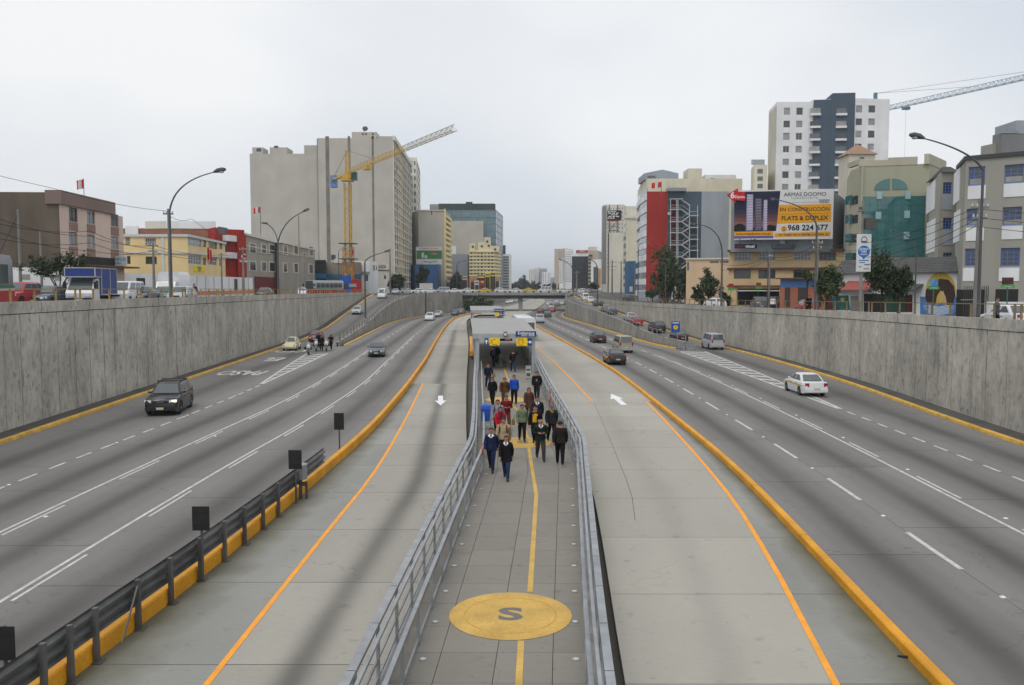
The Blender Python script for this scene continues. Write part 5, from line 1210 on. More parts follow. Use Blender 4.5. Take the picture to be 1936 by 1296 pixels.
for u, v in ((1657, 363), (1711, 363), (1655, 401), (1709, 399), (1708, 439)): B.onpx(2, u, v, u+10.5, v+14, .12, .28, mat('lit look open sash', (.30, .46, .47), rough=.15, spec=.6), 'open_sash')  # light caught by the open panes is painted as a paler colour
x0, z0 = B.sz(2, 1653, 360); x1, _ = B.sz(2, 1717, 360); xm, zt = B.sz(2, 1685, 338); rx, rz_ = (x1-x0)/2, zt - z0
for s0, s1 in ((0, .46), (.54, 1)):
    b = MB(); pts = [B.P(2, xm + rx*(-1+2*s0), z0, .08)] + [B.P(2, xm + rx*k, z0 + rz_*math.sqrt(max(0, 1-k*k)), .08) for k in [(-1+2*s0) + 2*(s1-s0)*j/12 for j in range(13)]] + [B.P(2, xm + rx*(-1+2*s1), z0, .08)]
    b.loft([pts, [p + V((0, .1, 0)) for p in pts]]); b.build('arch_glass', GL_T, B.root)
B.done()
px_, pd = XU(1623, 150), 150; b = MB(); t = thing('roof_turret', 'small beige turret with brown pyramid roof behind the olive building', 'turret', (px_, pd, 4))
b.box(px_-2.3, pd, 4, px_+2.3, pd+4.6, ZV(291, 150)); b.build('wall', plaster('sand plaster side', 0, 0, 0), t)
b = MB(); z0 = ZV(292, 150); b.loft([[(px_-2.7, pd-.3, z0), (px_+2.7, pd-.3, z0), (px_+2.7, pd+5, z0), (px_-2.7, pd+5, z0)], [(px_-.05, pd+2.3, ZV(269, 150)), (px_+.05, pd+2.3, ZV(269, 150)), (px_+.05, pd+2.4, ZV(269, 150)), (px_-.05, pd+2.4, ZV(269, 150))]]); b.build('roof', mat('brown roof tile', w_(138, 110, 92), var=.15, scale=2), t)
b = MB(); b.box(px_-.4, pd-.03, z0-1.2, px_+.4, pd-.005, z0-.5); b.build('window', GL_D, t)
# --- grey school with blue windows
GS = plaster('school grey plaster', 138, 136, 127, 1.45)
B = Bld('school_building', 'grey building with blue framed windows and white panels at the far right', [(1803, 82), (1818, 76), (2060, 70)], 4.3, ZV(301, 76), GS, (6, 20))
B.z1 = ZV(299, 76)
for cols_, rws in (((1572, 1690), ((590, 706), (856, 962), (1110, 1222))), ((1800, 1936), ((576, 692), (846, 960), (1106, 1222)))):
    for k, (y0, y1) in enumerate(rws):
        sh = -k*12; u0, v0 = T5(cols_[0]+12+sh, y0); u1, v1 = T5(cols_[1]-2+sh, y1); B.win(1, u0, v0, u1, v1, 'blue', .2)
        if k < 2: B.onpx(1, u0-1.5, v0 + 36, u1+1.5, v0+61, .004, .06, WHITEP, 'white_panel')
        if k != 2: B.onpx(1, u0+1.5, v0+(24 if k else 22), u1-1.5, v1-2, -.19, -.16, GL_L, 'blind')
    B.onpx(1, T5(cols_[0]-24, 0)[0], 507, T5(cols_[1]-30, 0)[0], 532, .004, .06, WHITEP, 'white_panel')
for v0, v1 in ((324, 383), (400, 458)): B.onpx(0, 1804, v0, 1815, v1, .004, .06, WHITEP, 'white_panel')
for u in (1960, 2010):
    for v in (312, 392, 470): B.win(1, u, v, u+34, v+34, 'blue', .2)
B.onpx(1, 1882, 547, 1925, 576, .01, .05, mat('painted shop shade', ()), 'doorway_shade'); B.onpx(1, 1860, 571, 1936, 600, .01, .08, WHITEP, 'plinth_wall'); B.cornice(1, B.z1-.2, .35, .15, FR_D); B.cornice(0, B.z1-.2, .35, .15, FR_D); B.done()
B = Bld('school_wing', 'lower wing of the grey building with white side panels and slanted dark eave', [(1751, 97), (1771, 88), (1805, 88)], 4.3, ZV(327, 88), GS, (6, 16))
for v0, v1 in ((348, 400), (418, 478)): B.onpx(0, 1752.5, v0, 1768, v1, .004, .06, WHITEP, 'white_panel')
for v in (345, 412, 478): B.win(1, 1783, v, 1800, v+22, 'blue', .15); B.onpx(1, 1781, v+24, 1801, v+52, .004, .06, LGREY, 'panel')
b = MB(); a = B.P(0, 0, ZV(327, 88), .4); c = B.P(1, 0, ZV(327, 88), .4); e = B.P(1, B.fr(1)[2], ZV(327, 88), .4)
up = V((2.5, 5, 2.0)); b.loft([[a, c, e], [a + V((3, 3, .9)), c + V((2, 4, 1.1)), e + V((1, 4, 1.1))]]); b.build('eave', mat('dark roof tile', (.05, .048, .046)), B.root); B.done()
B = Bld('entrance_gate', 'dark barred gate between the mural wall and the grey building', [(1812, 76), (1862, 74)], 4.5, ZV(548, 75), mat('painted shop shade', ()), (0, .3), 'gate')
for k in range(14): b = MB(); x = XU(1814+k*3.5, 75.4); b.box(x-.02, 74.6, 4.5, x+.02, 74.64, ZV(541, 75)); b.build('bar', FR_D, B.root)
b = MB(); b.box(XU(1813, 75), 74.58, ZV(568, 75), XU(1862, 75), 74.66, ZV(568, 75)+.08); b.build('cross_bar', FR_G, B.root); B.done()
B = Bld('office_block', 'dark grey stepped block behind the grey school roof', [(1866, 140), (1884, 138), (1960, 138)], 4.5, ZV(252, 138), plaster('dull dark grey plaster', 112, 114, 112), (4, 14))
B.onpx(0, 1862, 275, 1884, 300, .02, .8, GREYP, 'lower_step'); B.onpx(1, 1921, 228, 1960, 253, -6, .05, LGREY, 'roof_room'); B.onpx(1, 1886, 247, 1926, 252.5, .0, .1, FR_G, 'roof_edge'); B.done()
# --- mural house, blue and brick house
B = Bld('mural_house', 'white walled house with grey tile roof and an animal mural on its right end', [(1583, 93), (1815, 79)], 4.3, ZV(514, 86), WHITEP, (3, 9))
a, t, L, n = B.fr(0); T, Nn = V((t.x, t.y, 0)), V((n.x, n.y, 0)); zl0, zt0 = ZV(517, 86), ZV(489, 86)
RT = mat('grey roof tile', (.10, .10, .098), var=.2, scale=2)
for r in range(9):
    f0, f1 = r/9, (r+1)/9
    for c in range(8):
        s0, s1 = L*c/8 - (.4 if c == 0 else 0), L*(c+1)/8 + (.2 if c == 7 else 0); z0, z1 = zl0 + (zt0-zl0)*f0, zl0 + (zt0-zl0)*f1
        b = MB(); q = lambda s, f, z, k: B.P(0, s, z + k, .5 - 1.6*f)
        b.loft([[q(s0+.01, f0, z0, .0), q(s1-.01, f0, z0, .0), q(s1-.01, f1, z1, -.03), q(s0+.01, f1, z1, -.03)], [q(s0+.01, f0, z0, .07), q(s1-.01, f0, z0, .07), q(s1-.01, f1, z1, .03), q(s0+.01, f1, z1, .03)]]); b.build('roof_tile', RT, B.root)
def mp(pts, m, name, out):
    b = MB(); b.face([B.P(0, *B.sz(0, 1420+x/3.752, 400+y/3.752), out) for x, y in pts]); return b.build(name, m, B.root)
def circ(cx, cy, rx, ry, k0=0, k1=24): return [(cx + rx*math.cos(2*math.pi*k/24), cy + ry*math.sin(2*math.pi*k/24)) for k in range(k0, k1)]
mp(circ(1345, 560, 108, 128), mat('mural yellow', lin(206, 178, 70), var=.1), 'mural_sun', .01)
mp([(1230, 655), (1240, 560), (1290, 500), (1340, 478), (1400, 485), (1440, 530), (1452, 600), (1440, 660), (1390, 665), (1380, 600), (1345, 560), (1320, 600), (1310, 660), (1270, 668)], mat('mural brown', lin(72, 54, 48), var=.15, scale=1.5), 'mural_animal', .014)
mp([(1335, 655), (1350, 570), (1365, 565), (1390, 650), (1375, 655), (1362, 600), (1348, 655)], mat('mural bone', lin(206, 178, 140)), 'mural_tusk', .018)
mp([(1200, 605), (1232, 605), (1250, 650), (1300, 665), (1350, 655), (1400, 668), (1435, 660), (1445, 608), (1478, 608), (1478, 740), (1200, 740)], mat('mural blue', lin(72, 136, 196), var=.2, scale=1), 'mural_sea', .02)
for k in range(7): y = 672+k*9; mp([(1205+k*8, y), (1260, y-8), (1330, y+4), (1400, y-6), (1470-k*5, y+2), (1400, y-1), (1330, y+9), (1260, y-3)], M_wtext, 'mural_wave', .024)
mp([(575, 600), (690, 595), (705, 700), (580, 700)], mat('mural teal', lin(60, 120, 110), var=.4, scale=2), 'mural_panel', .012); mp(circ(650, 625, 14, 14), mat('mural yellow', ()), 'mural_dot', .02)
mp([(945, 600), (1090, 600), (1090, 715), (945, 715)], mat('shutter green', lin(46, 84, 72), var=.2), 'shutter', .012); mp([(1090, 590), (1145, 590), (1145, 715), (1090, 715)], mat('shutter maroon', lin(92, 48, 44)), 'door', .012)
mp([(800, 585), (945, 585), (945, 715), (800, 715)], mat('painted shop shade', ()), 'shop_opening_shade', .012); mp([(705, 600), (795, 600), (795, 715), (705, 715)], GREYP, 'shutter', .012)
for x0, x1, mm in ((600, 760, RT), (690, 900, mat('red awning tile', w_(140, 74, 66), var=.15)), (1060, 1225, RT)):
    z0, z1 = B.sz(0, 1420+(x0+x1)/2/3.752, 400+560/3.752)[1], B.sz(0, 1420+(x0+x1)/2/3.752, 400+(520 if x0 != 690 else 500)/3.752)[1]; sa, sb = B.sz(0, 1420+x0/3.752, 540)[0], B.sz(0, 1420+x1/3.752, 540)[0]; k = .0 if x0 != 690 else .25
    b = MB(); b.loft([[B.P(0, sa, z0, 1.3+k), B.P(0, sb, z0, 1.3+k), B.P(0, sb, z1, .05), B.P(0, sa, z1, .05)], [B.P(0, sa, z0+.08, 1.3+k), B.P(0, sb, z0+.08, 1.3+k), B.P(0, sb, z1+.08, .05), B.P(0, sa, z1+.08, .05)]]); b.build('awning', mm, B.root)
B.done()
B = Bld('corner_shop', 'blue topped brick corner shop with brown roof edge in front of the yellow house', [(1475, 99), (1560, 96), (1584, 93)], 4.25, ZV(527, 98), plaster('faded blue plaster', 84, 116, 160), (2, 6), 'shop')
for i in (0, 1): B.on(i, 0, B.fr(i)[2], 4.25, ZV(544, 98), .003, .05, plaster('brick red plaster', 150, 92, 74), 'brick_base')
for u0, u1 in ((1484, 1494), (1509, 1524), (1543, 1554)): B.onpx(0, u0, 544, u1, 580, .06, .10, mat('dark roller door', (.06, .055, .05)), 'door')
B.cornice(0, ZV(528, 98), .15, .7, BROWN, 'roof_edge'); B.onpx(1, 1562, 548, 1584, 585, .055, .09, mat('maroon wall', lin(96, 52, 50)), 'panel'); B.done()
# ------------------------------------------------------------------ vehicles (front looks along +y)
CG = glass_mat('car glass', (.085, .10, .105), rough=.03, var=.1)  # base colour lightened to paint in the sky's reflection
TYRE = mat('tyre rubber', (.02, .02, .021), rough=.85, var=.1); RIM = mat('alloy rim', (.38, .39, .40), rough=.35, metal=.6, var=.1)
TRIM = mat('black car trim', (.022, .022, .024), rough=.6, var=.1); HEADL = mat('headlamp glass', (.62, .64, .66), rough=.12, spec=.7, var=.05)
TAIL = mat('tail lamp red', lin(150, 16, 18), rough=.25, spec=.6, var=.05); PLATE = mat('licence plate', (.55, .53, .36), rough=.5, var=.1); CHROME = mat('chrome trim', (.6, .6, .6), rough=.2, metal=.9, var=.05)
COLR = {k: paint('car paint ' + k, c) for k, c in dict(maroon=(.010, .004, .006), cream=(.62, .55, .34), wine=(.16, .012, .02), silver=(.40, .42, .44), white=(.70, .71, .72), black=(.012, .012, .014), grey=(.16, .165, .17), gold=(.30, .27, .21), red=(.36, .02, .025), blue=(.03, .07, .22), slate=(.06, .075, .09), green=(.03, .14, .09), yellow=(.62, .44, .04), brown=(.14, .10, .07)).items()}
KIND = dict(
 sedan=dict(L=4.45, W=1.72, H=1.45, wb=2.6, r=.31, cowl=.95, hf=.70, hz=.92, belt=.95, tz=.98, rf=.2, rr=-.85, rb=-1.5),
 suv=dict(L=4.6, W=1.86, H=1.72, wb=2.7, r=.37, cowl=1.02, hf=.92, hz=1.08, belt=1.10, tz=1.02, rf=.35, rr=-1.7, rb=-2.12),
 hatch=dict(L=3.9, W=1.66, H=1.5, wb=2.45, r=.30, cowl=.98, hf=.74, hz=.95, belt=.97, tz=.95, rf=.3, rr=-1.2, rb=-1.78),
 wagon=dict(L=4.4, W=1.68, H=1.47, wb=2.55, r=.31, cowl=.95, hf=.72, hz=.92, belt=.94, tz=.92, rf=.2, rr=-1.6, rb=-2.02),
 van=dict(L=4.5, W=1.72, H=1.86, wb=2.6, r=.32, cowl=1.5, hf=.85, hz=1.05, belt=1.08, tz=1.0, rf=.85, rr=-2.0, rb=-2.14),
 minibus=dict(L=5.0, W=1.85, H=2.15, wb=2.9, r=.33, cowl=2.05, hf=.95, hz=1.12, belt=1.2, tz=1.1, rf=1.6, rr=-2.3, rb=-2.42),
 beetle=dict(L=4.05, W=1.54, H=1.5, wb=2.4, r=.32, cowl=.62, hf=.66, hz=.98, belt=.98, tz=.74, rf=.25, rr=-.55, rb=-1.35))
def wheel_mesh():
    b = MB(); rings = []
    for r, x in ((.62, -.5), (.92, -.5), (1.0, -.36), (1.0, .36), (.92, .5), (.62, .5)): rings.append([(x*.2, r*math.cos(2*math.pi*k/18), r*math.sin(2*math.pi*k/18)) for k in range(18)])
    b.loft(rings, 0, True); m1 = b.mesh('tyre', TYRE, 40)
    b = MB()
    for s in (-1, 1):
        b.cyl((s*.085, 0, 0), (1, 0, 0), .63, .03, 18); b.cyl((s*.11, 0, 0), (1, 0, 0), .16, .03, 10)
    m2 = b.mesh('rim', RIM, 40)
    b = MB()
    for s in (-1, 1):
        for k in range(5):
            a = 2*math.pi*(k+.5)/5; b.obox((s*.102, .4*math.cos(a), .4*math.sin(a)), V((.006, 0, 0)), V((0, .15*math.cos(a), .15*math.sin(a))), V((0, -.08*math.sin(a), .08*math.cos(a))))
    return m1, m2, b.mesh('rim_slots', TRIM)
WHEEL = wheel_mesh()
_CAR = {}
def car_spec(kind, color, low=None, accent=None):
    key = (kind, color, low, accent)
    if key in _CAR: return _CAR[key]
    k = KIND[kind]; L, W, H, r = k['L'], k['W'], k['H'], k['r']; pm = COLR[color]; sp = []
    yF, yR = k['wb']/2 + .06, -k['wb']/2 + .06; hl = L/2; ar = r + .055
    if kind == 'beetle':
        top = [(-hl, .40), (-hl+.06, .56), (-hl+.3, .74), (-1.35, .95), (.62, .98), (1.1, .90), (1.5, .78), (hl-.12, .58), (hl, .42)]
    else:
        top = [(-hl, .52), (-hl+.03, .70), (-hl+.09, k['tz']-.05), (-hl+.2, k['tz']), (k['rb'], k['belt']), (k['cowl'], k['hz']), (hl-.35, k['hf']+.08), (hl-.12, k['hf']), (hl-.03, k['hf']-.14), (hl, .48)]
    tz = lerp_pts(sorted(top))
    ys = {y for y, _ in top}
    for yc in (yF, yR):
        for q in (-1.001, -.999, -.85, -.6, -.3, 0, .3, .6, .85, .999, 1.001): ys.add(yc + ar*q)
    ys = sorted(ys | {0.0, -.5, .5}); rings = []
    for y in ys:
        e = abs(y)/hl; w = W/2*(1 - .10*e**5 - .06*max(0, e-.9)/.1)
        zb = .2 + .1*max(0, e-.85)/.15
        for yc in (yF, yR):
            if abs(y-yc) < ar: zb = max(zb, r + math.sqrt(ar*ar - (y-yc)**2))
        zt = max(tz(y), zb + .12); zm = zb + (zt - zb)*.6
        if kind == 'beetle': w *= .80
        half = [(w*.97, zb), (w, max(zb+.02, min(.42, zt-.12))), (w*1.0, max(zb+.04, zt-.22)), (w*.965, zt-.055), (w*.88, zt)]
        rings.append([(x, y, z) for x, z in half] + [(0, y, zt + .025)] + [(-x, y, z) for x, z in reversed(half)])
    b = MB(); b.loft(rings, 0)
    # greenhouse
    w0, w1 = W/2*.90, W/2*.70 if kind not in ('van', 'minibus') else W/2*.80
    if kind == 'beetle': w0, w1 = W/2*.76, W/2*.58
    zb0 = k['belt'] - .03; zr_ = H - .07
    lv = [(zb0, k['rb'], k['cowl'], w0), (zb0 + (zr_-zb0)*.55, k['rb']+(k['rr']-k['rb'])*.5, k['cowl']+(k['rf']-k['cowl'])*.52, (w0+w1)/2+.015), (zr_, k['rr'], k['rf'], w1), (H-.02, k['rr']+.12, k['rf']-.12, w1*.9), (H, k['rr']+.4, k['rf']-.38, w1*.6)]
    if kind == 'beetle': lv = [(zb0-.1, -1.5, .66, w0), (1.2, -1.12, .5, w0*.93), (1.4, -.72, .28, w1), (1.47, -.45, .08, w1*.8), (1.5, -.3, -.06, w1*.4)]
    def ring(z, ya, yb, w): c = .1; return [(w-c*.3, ya, z), (w, ya+c, z), (w, yb-c, z), (w-c*.3, yb, z), (0, yb+.05, z), (-w+c*.3, yb, z), (-w, yb-c, z), (-w, ya+c, z), (-w+c*.3, ya, z), (0, ya-.04, z)]
    b.loft([ring(*q) for q in lv], 0)
    sp.append(('body', b.mesh('body', pm, 38), (0, 0, 0), -1, 1))
    def glass(name, pts, n_):
        c = sum((V(p) for p in pts), V()) / len(pts); n_ = V(n_).normalized()*gk
        g_ = MB(); q = [c + (V(p)-c)*.9 + n_ for p in pts]
        if len(q) == 6: g_.face([q[0], q[1], q[4], q[5]]); g_.face([q[1], q[2], q[3], q[4]])
        else: g_.face(q)
        sp.append((name, g_.mesh(name, CG), (0, 0, 0), -1, 1))
    (za, a0, a1, wa), (zc, c0, c1, wc) = lv[0], lv[2]
    gk = .016 if kind != 'beetle' else .075
    za += .05 if kind != 'beetle' else .14
    glass('windshield', [(-wa+.05, a1-.03, za), (0, a1+.03, za), (wa-.05, a1-.03, za), (wc-.05, c1, zc), (0, c1+.05, zc), (-wc+.05, c1, zc)], (0, zc-za, a1-c1))
    glass('rear_window', [(-wa+.07, a0+.02, za+.03), (0, a0-.045, za+.03), (wa-.07, a0+.02, za+.03), (wc-.05, c0-.01, zc), (0, c0-.045, zc), (-wc+.05, c0-.01, zc)], (0, -(zc-za), max(.01, c0-a0)))
    for s in (-1, 1):
        n_ = (s*(zc-za), 0, wa-wc); f = lambda y, t: (s*(wa+(wc-wa)*t), y, za+(zc-za)*t)
        yl0, yh0, yl1, yh1 = a0+.14, a1-.14, c0+.06, c1-.06
        cuts = [0, .52, 1] if kind in ('sedan', 'beetle', 'hatch') else [0, .3, .64, 1]
        for u0, u1 in zip(cuts, cuts[1:]):
            glass('side_window', [f(yl0+(yh0-yl0)*u0, .05), f(yl0+(yh0-yl0)*u1, .05), f(yl1+(yh1-yl1)*u1, .93), f(yl1+(yh1-yl1)*u0, .93)], n_)
        m_ = MB(); m_.loft([[(s*(wa+.02), a1-.35, za+.0), (s*(wa+.2), a1-.33, za+.01), (s*(wa+.2), a1-.33, za+.13), (s*(wa+.02), a1-.35, za+.11)], [(s*(wa+.03), a1-.25, za+.02), (s*(wa+.18), a1-.25, za+.03), (s*(wa+.18), a1-.25, za+.11), (s*(wa+.03), a1-.25, za+.1)]]); sp.append(('mirror', m_.mesh('mirror', pm if kind != 'minibus' else TRIM), (0, 0, 0), -1, 1))
        if kind != 'beetle':
            h = MB(); x0, x1 = s*W/2*.52, s*W/2*.93; zf = k['hf']
            h.loft([[(x0, hl-.10, zf-.16), (x1, hl-.26, zf-.13), (x1, hl-.30, zf+.0), (x0, hl-.13, zf-.02)], [(x0, hl+.005, zf-.15), (x1, hl-.12, zf-.12), (x1, hl-.17, zf+.01), (x0, hl-.04, zf-.01)]]); sp.append(('headlight', h.mesh('headlight', HEADL), (0, 0, 0), -1, 0))
            h = MB(); zt = k['tz']; x0, x1 = s*W/2*(.56 if kind in ('sedan',) else .70), s*W/2*.86; zl_ = zt-.30 if kind in ('sedan', 'hatch', 'wagon') else .82
            zh_ = zt-.06 if kind in ('sedan', 'hatch', 'wagon') else k['belt']+.12
            h.loft([[(x0, -hl+.012, zl_), (x1, -hl+.05, zl_), (x1, -hl+.3, zl_), (x0, -hl+.3, zl_)], [(x0, -hl+.03, zh_), (x1, -hl+.07, zh_), (x1, -hl+.3, zh_), (x0, -hl+.3, zh_)]]); sp.append(('taillight', h.mesh('taillight', TAIL), (0, 0, 0), -1, 0))
        else:
            h = MB(); h.ball((s*.56, 1.62, .66), .13, .10, .13); sp.append(('headlight', h.mesh('headlight', HEADL, 60), (0, 0, 0), -1, 0))
            for y in (yF, yR):
                h = MB(); rg = []
                for j in range(11):
                    a = math.pi*(-.02 + 1.04*j/10); rr = .44
                    rg.append([(s*.58, y+rr*math.cos(a)*.9, r+rr*math.sin(a)*.9), (s*.72, y+rr*math.cos(a), r-.02+rr*math.sin(a)), (s*.79, y+rr*.93*math.cos(a), r-.04+rr*.93*math.sin(a)), (s*.78, y+rr*.80*math.cos(a), r-.05+rr*.8*math.sin(a)), (s*.58, y+rr*.76*math.cos(a), r-.05+rr*.76*math.sin(a))])
                h.loft(rg); sp.append(('fender', h.mesh('fender', pm, 50), (0, 0, 0), -1, 1))
            h = MB(); h.box(s*.60, -1.93, .5, s*.70, -1.8, .66); sp.append(('taillight', h.mesh('taillight', TAIL), (0, 0, 0), -1, 0))
        for y in (.28, -.72):
            if kind != 'beetle': h = MB(); h.box(s*W/2*.985, y-.09, k['belt']-.2, s*(W/2+.012), y+.09, k['belt']-.165); sp.append(('door_handle', h.mesh('door_handle', pm if color not in ('white',) else TRIM), (0, 0, 0), -1, 0))
        for y in (yF, yR): sp.append(('wheel', (WHEEL, r), (s*(W/2-.12), y, r), -1, 1))
    bc = COLR[low] if low else (pm if color not in ('cream',) else CHROME)
    for nm, y0, y1 in (('front_bumper', hl-.10, hl+.07), ('rear_bumper', -hl-.07, -hl+.10)):
        h = MB(); w = W/2*.90
        zb1, zb2 = (.30, .56) if kind != 'beetle' else (.38, .46)
        h.loft([[(-w, y0, zb1), (w, y0, zb1), (w, y0, zb2), (-w, y0, zb2)], [(-w*.93, (y1 if y1 > y0 else y0), zb1+.03), (w*.93, y1, zb1+.03), (w*.93, y1, zb2-.03), (-w*.93, y1, zb2-.03)]] if y0 > 0 else [[(-w*.93, y0, zb1+.03), (w*.93, y0, zb1+.03), (w*.93, y0, zb2-.03), (-w*.93, y0, zb2-.03)], [(-w, y1, zb1), (w, y1, zb1), (w, y1, zb2), (-w, y1, zb2)]]); sp.append((nm, h.mesh(nm, bc), (0, 0, 0), -1, 1))
    if kind != 'beetle':
        h = MB(); h.box(-W*.22, hl-.04, k['hf']-.17, W*.22, hl+.015, k['hf']-.05); h.box(-W*.3, hl+.05, .33, W*.3, hl+.075, .44); sp.append(('grille', h.mesh('grille', TRIM), (0, 0, 0), -1, 0))
        h = MB(); h.box(-W*.1, hl+.0, k['hf']-.125, W*.1, hl+.022, k['hf']-.095); sp.append(('badge', h.mesh('badge', CHROME), (0, 0, 0), -1, 0))
    for s in (-1, 1):
        h = MB(); y = s*(hl+.075); zp = .45 if s > 0 else (.62 if kind in ('suv', 'van', 'minibus') else .55); h.box(-.2, y-.008, zp-.06, .2, y+.008, zp+.06); sp.append(('licence_plate', h.mesh('licence_plate', PLATE), (0, 0, 0), -1, 0))
    if accent:
        for s in (-1, 1): h = MB(); h.box(s*W/2*.99, -hl*.8, .66, s*(W/2+.008), hl*.72, .76); sp.append(('side_stripe', h.mesh('side_stripe', COLR[accent]), (0, 0, 0), -1, 0))
    _CAR[key] = sp; return sp
def place(spec, name, label, cat, loc, rz, pitch=0.0, group=None, lite=False):
    root = thing(name, label, cat, loc, 0, group); root.rotation_euler = (pitch, 0, rz)
    for nm, me, off_, par, keep in spec:
        if lite and not keep: continue
        if isinstance(me, tuple):
            (ty, ri, sl_), r = me; o = link('wheel', ty, root, off_); o.scale = (1, r, r)
            link('rim', ri, o)
            if not lite: link('rim_slots', sl_, o)
        else: link(nm, me, root, off_)
    return root
def hd(f, d): return (f(d+1) - f(d-1)) / 2
def car(kind, color, u, v, label, toward, f, zf=None, extra=None, lite=False, low=None, accent=None, dz=0.0, skew=0.0, cat='car'):
    """u, v = pixel of the middle of the nearest tyre line; f = curve of the lane for the heading"""
    p = G(u, v)
    if zf:      # where the sight line meets the sloping ramp
        r = ray(u, v); dd = 100.0
        while dd < 262 and CAMZ + r.z*dd/r.y > zf(dd): dd += .25
        p = D(u, v, dd)
    d = p.y + KIND[kind]['L']/2*.92; x = p.x + hd(f, d)*KIND[kind]['L']/2*.92
    x = p.x * (d / p.y) if False else x
    rz = -math.atan(hd(f, d)) + (math.pi if toward else 0) + skew
    pit = 0.0
    if zf: pit = math.atan((zf(d+1.5)-zf(d-1.5))/3) * (-1 if toward else 1)
    z = zf(d) if zf else 0.0
    return place(car_spec(kind, color, low, accent), {'suv': 'parked_suv' if zf is zsR else 'suv', 'van': 'minivan', 'minibus': 'minibus'}.get(kind, 'car'), label, cat, (x, d, z + dz), rz, pit, lite=lite)
# left road, coming towards the bridge
c = car('suv', 'maroon', 298, 787, 'dark maroon off-road car with roof rack, nearest car on the left road', True, LW, skew=.09, low='black', cat='suv')
b = MB()
for y in (.0, -1.25): b.bar((-.72, y, 1.76), (.72, y, 1.76), .06, .04); 
for s in (-1, 1):
    b.bar((s*.6, .2, 1.74), (s*.6, -1.5, 1.74), .04, .04)
    for y in (.1, -1.4): b.bar((s*.6, y, 1.62), (s*.6, y, 1.75), .05, .05, up=V((0, 1, 0)))
b.build('roof_rack', TRIM, c, world=False)
h = MB(); h.box(-.86, 2.20, .78, -.62, 2.26, .90); h.build('lit_headlight', mat('lit headlamp', (1, .86, .62), emit=1.2, var=0), c, world=False)
car('beetle', 'cream', 546, 664, 'cream rounded old-fashioned car by the left wall', True, LW)
car('sedan', 'wine', 593, 648, 'dark red car behind the motorcycles at the foot of the left ramp', True, LW, rampL, skew=.05)
car('sedan', 'slate', 709, 676, 'dark silver sedan alone in the middle of the left road', True, L2, skew=.06)
car('sedan', 'silver', 673, 595.5, 'silver sedan driving down the left ramp', True, LW, rampL)
car('minibus', 'white', 721, 565, 'white van at the top of the left ramp', True, LW, rampL, lite=True, cat='van')
car('suv', 'white', 811, 607, 'white off-road car in the far bend of the left road, nearer of two', True, L3, lite=True, cat='suv')
car('sedan', 'silver', 825.5, 599.5, 'small silver car behind the white one in the far bend of the left road', True, L2, lite=True)
car('hatch', 'slate', 858, 597.5, 'small dark car by the far orange barrier of the left road', True, L3, lite=True)
car('sedan', 'grey', 868, 594.5, 'small grey car farthest in the left bend beside the overpass pier', True, L3, lite=True)
# right road, driving away
car('sedan', 'white', 1542, 751, 'white sedan with yellow side stripe, nearest car on the right road', False, R3, accent='yellow')
car('sedan', 'black', 1168, 691, 'black taxi with a yellow side stripe on the right road', False, R1, accent='yellow')
car('van', 'gold', 1184, 668, 'bronze grey people carrier right behind the black and yellow taxi', False, R2, low='silver', cat='van')
car('sedan', 'black', 1135, 649.5, 'black sedan ahead of the bronze people carrier on the right road', False, R1)
car('van', 'silver', 1357, 662, 'silver square minivan by the right wall at the foot of the ramp', False, RW, cat='van')
for u, v, kd, cl, lb in ((1290, 648, 'sedan', 'black', 'black sedan lowest on the right ramp beside the blue sign'), (1248, 631, 'suv', 'black', 'black off-road car second lowest on the right ramp'), (1207, 616.5, 'sedan', 'red', 'bright red car on the right ramp'), (1196, 608.5, 'sedan', 'silver', 'silver grey car just above the red one on the right ramp'),
                         (1160, 596, 'sedan', 'slate', 'dark grey sedan in the middle of the right ramp, lower of two'), (1149, 591, 'sedan', 'grey', 'grey sedan in the middle of the right ramp, upper of two'), (1131, 580, 'hatch', 'slate', 'dark hatchback by the tall lamp on the right ramp'), (1118, 573, 'sedan', 'white', 'white car near the top of the right ramp'), (1108, 569, 'van', 'white', 'white van near the top of the right ramp')):
    car(kd, cl, u, v, lb, False, RW, rampR, lite=v < 600, cat='suv' if kd == 'suv' else ('van' if kd == 'van' else 'car'))
car('suv', 'silver', 1021, 611.5, 'silver off-road car right of the near shelter roof', False, RBR, lite=True, cat='suv')
car('sedan', 'slate', 1036, 600.5, 'dark blue car ahead of the silver off-road car', False, R1, lite=True)
car('hatch', 'wine', 1022, 593, 'dark red car just before the overpass in the right road', False, R1, lite=True)
car('hatch', 'red', 1043.5, 591, 'red car under the overpass edge in the right road', False, R2, lite=True)
car('van', 'white', 1042, 584, 'small white van ahead of the red car near the overpass', False, R2, lite=True, cat='van')
for i, (u, v, cl) in enumerate(((1037, 577.5, 'white'), (1048, 577, 'silver'), (1055, 579, 'grey'), (1062, 576.5, 'white'), (1070, 577.5, 'slate'), (1052, 573, 'white'), (1060, 572, 'silver'), (1039, 573.5, 'silver'))):
    p = G(u, v); place(car_spec('sedan', cl), 'car', ('white', 'silver', 'grey', 'white', 'dark', 'white', 'silver', 'silver')[i] + ' distant car beyond the overpass on the right, ' + ('leftmost of the nearer row', 'second of the nearer row', 'middle of the nearer row', 'fourth of the nearer row', 'last of the nearer row', 'middle of the farther row', 'right of the farther row', 'left of the farther row')[i], 'car', (p.x, p.y, 0), -.06, lite=True, group='cars beyond the overpass')
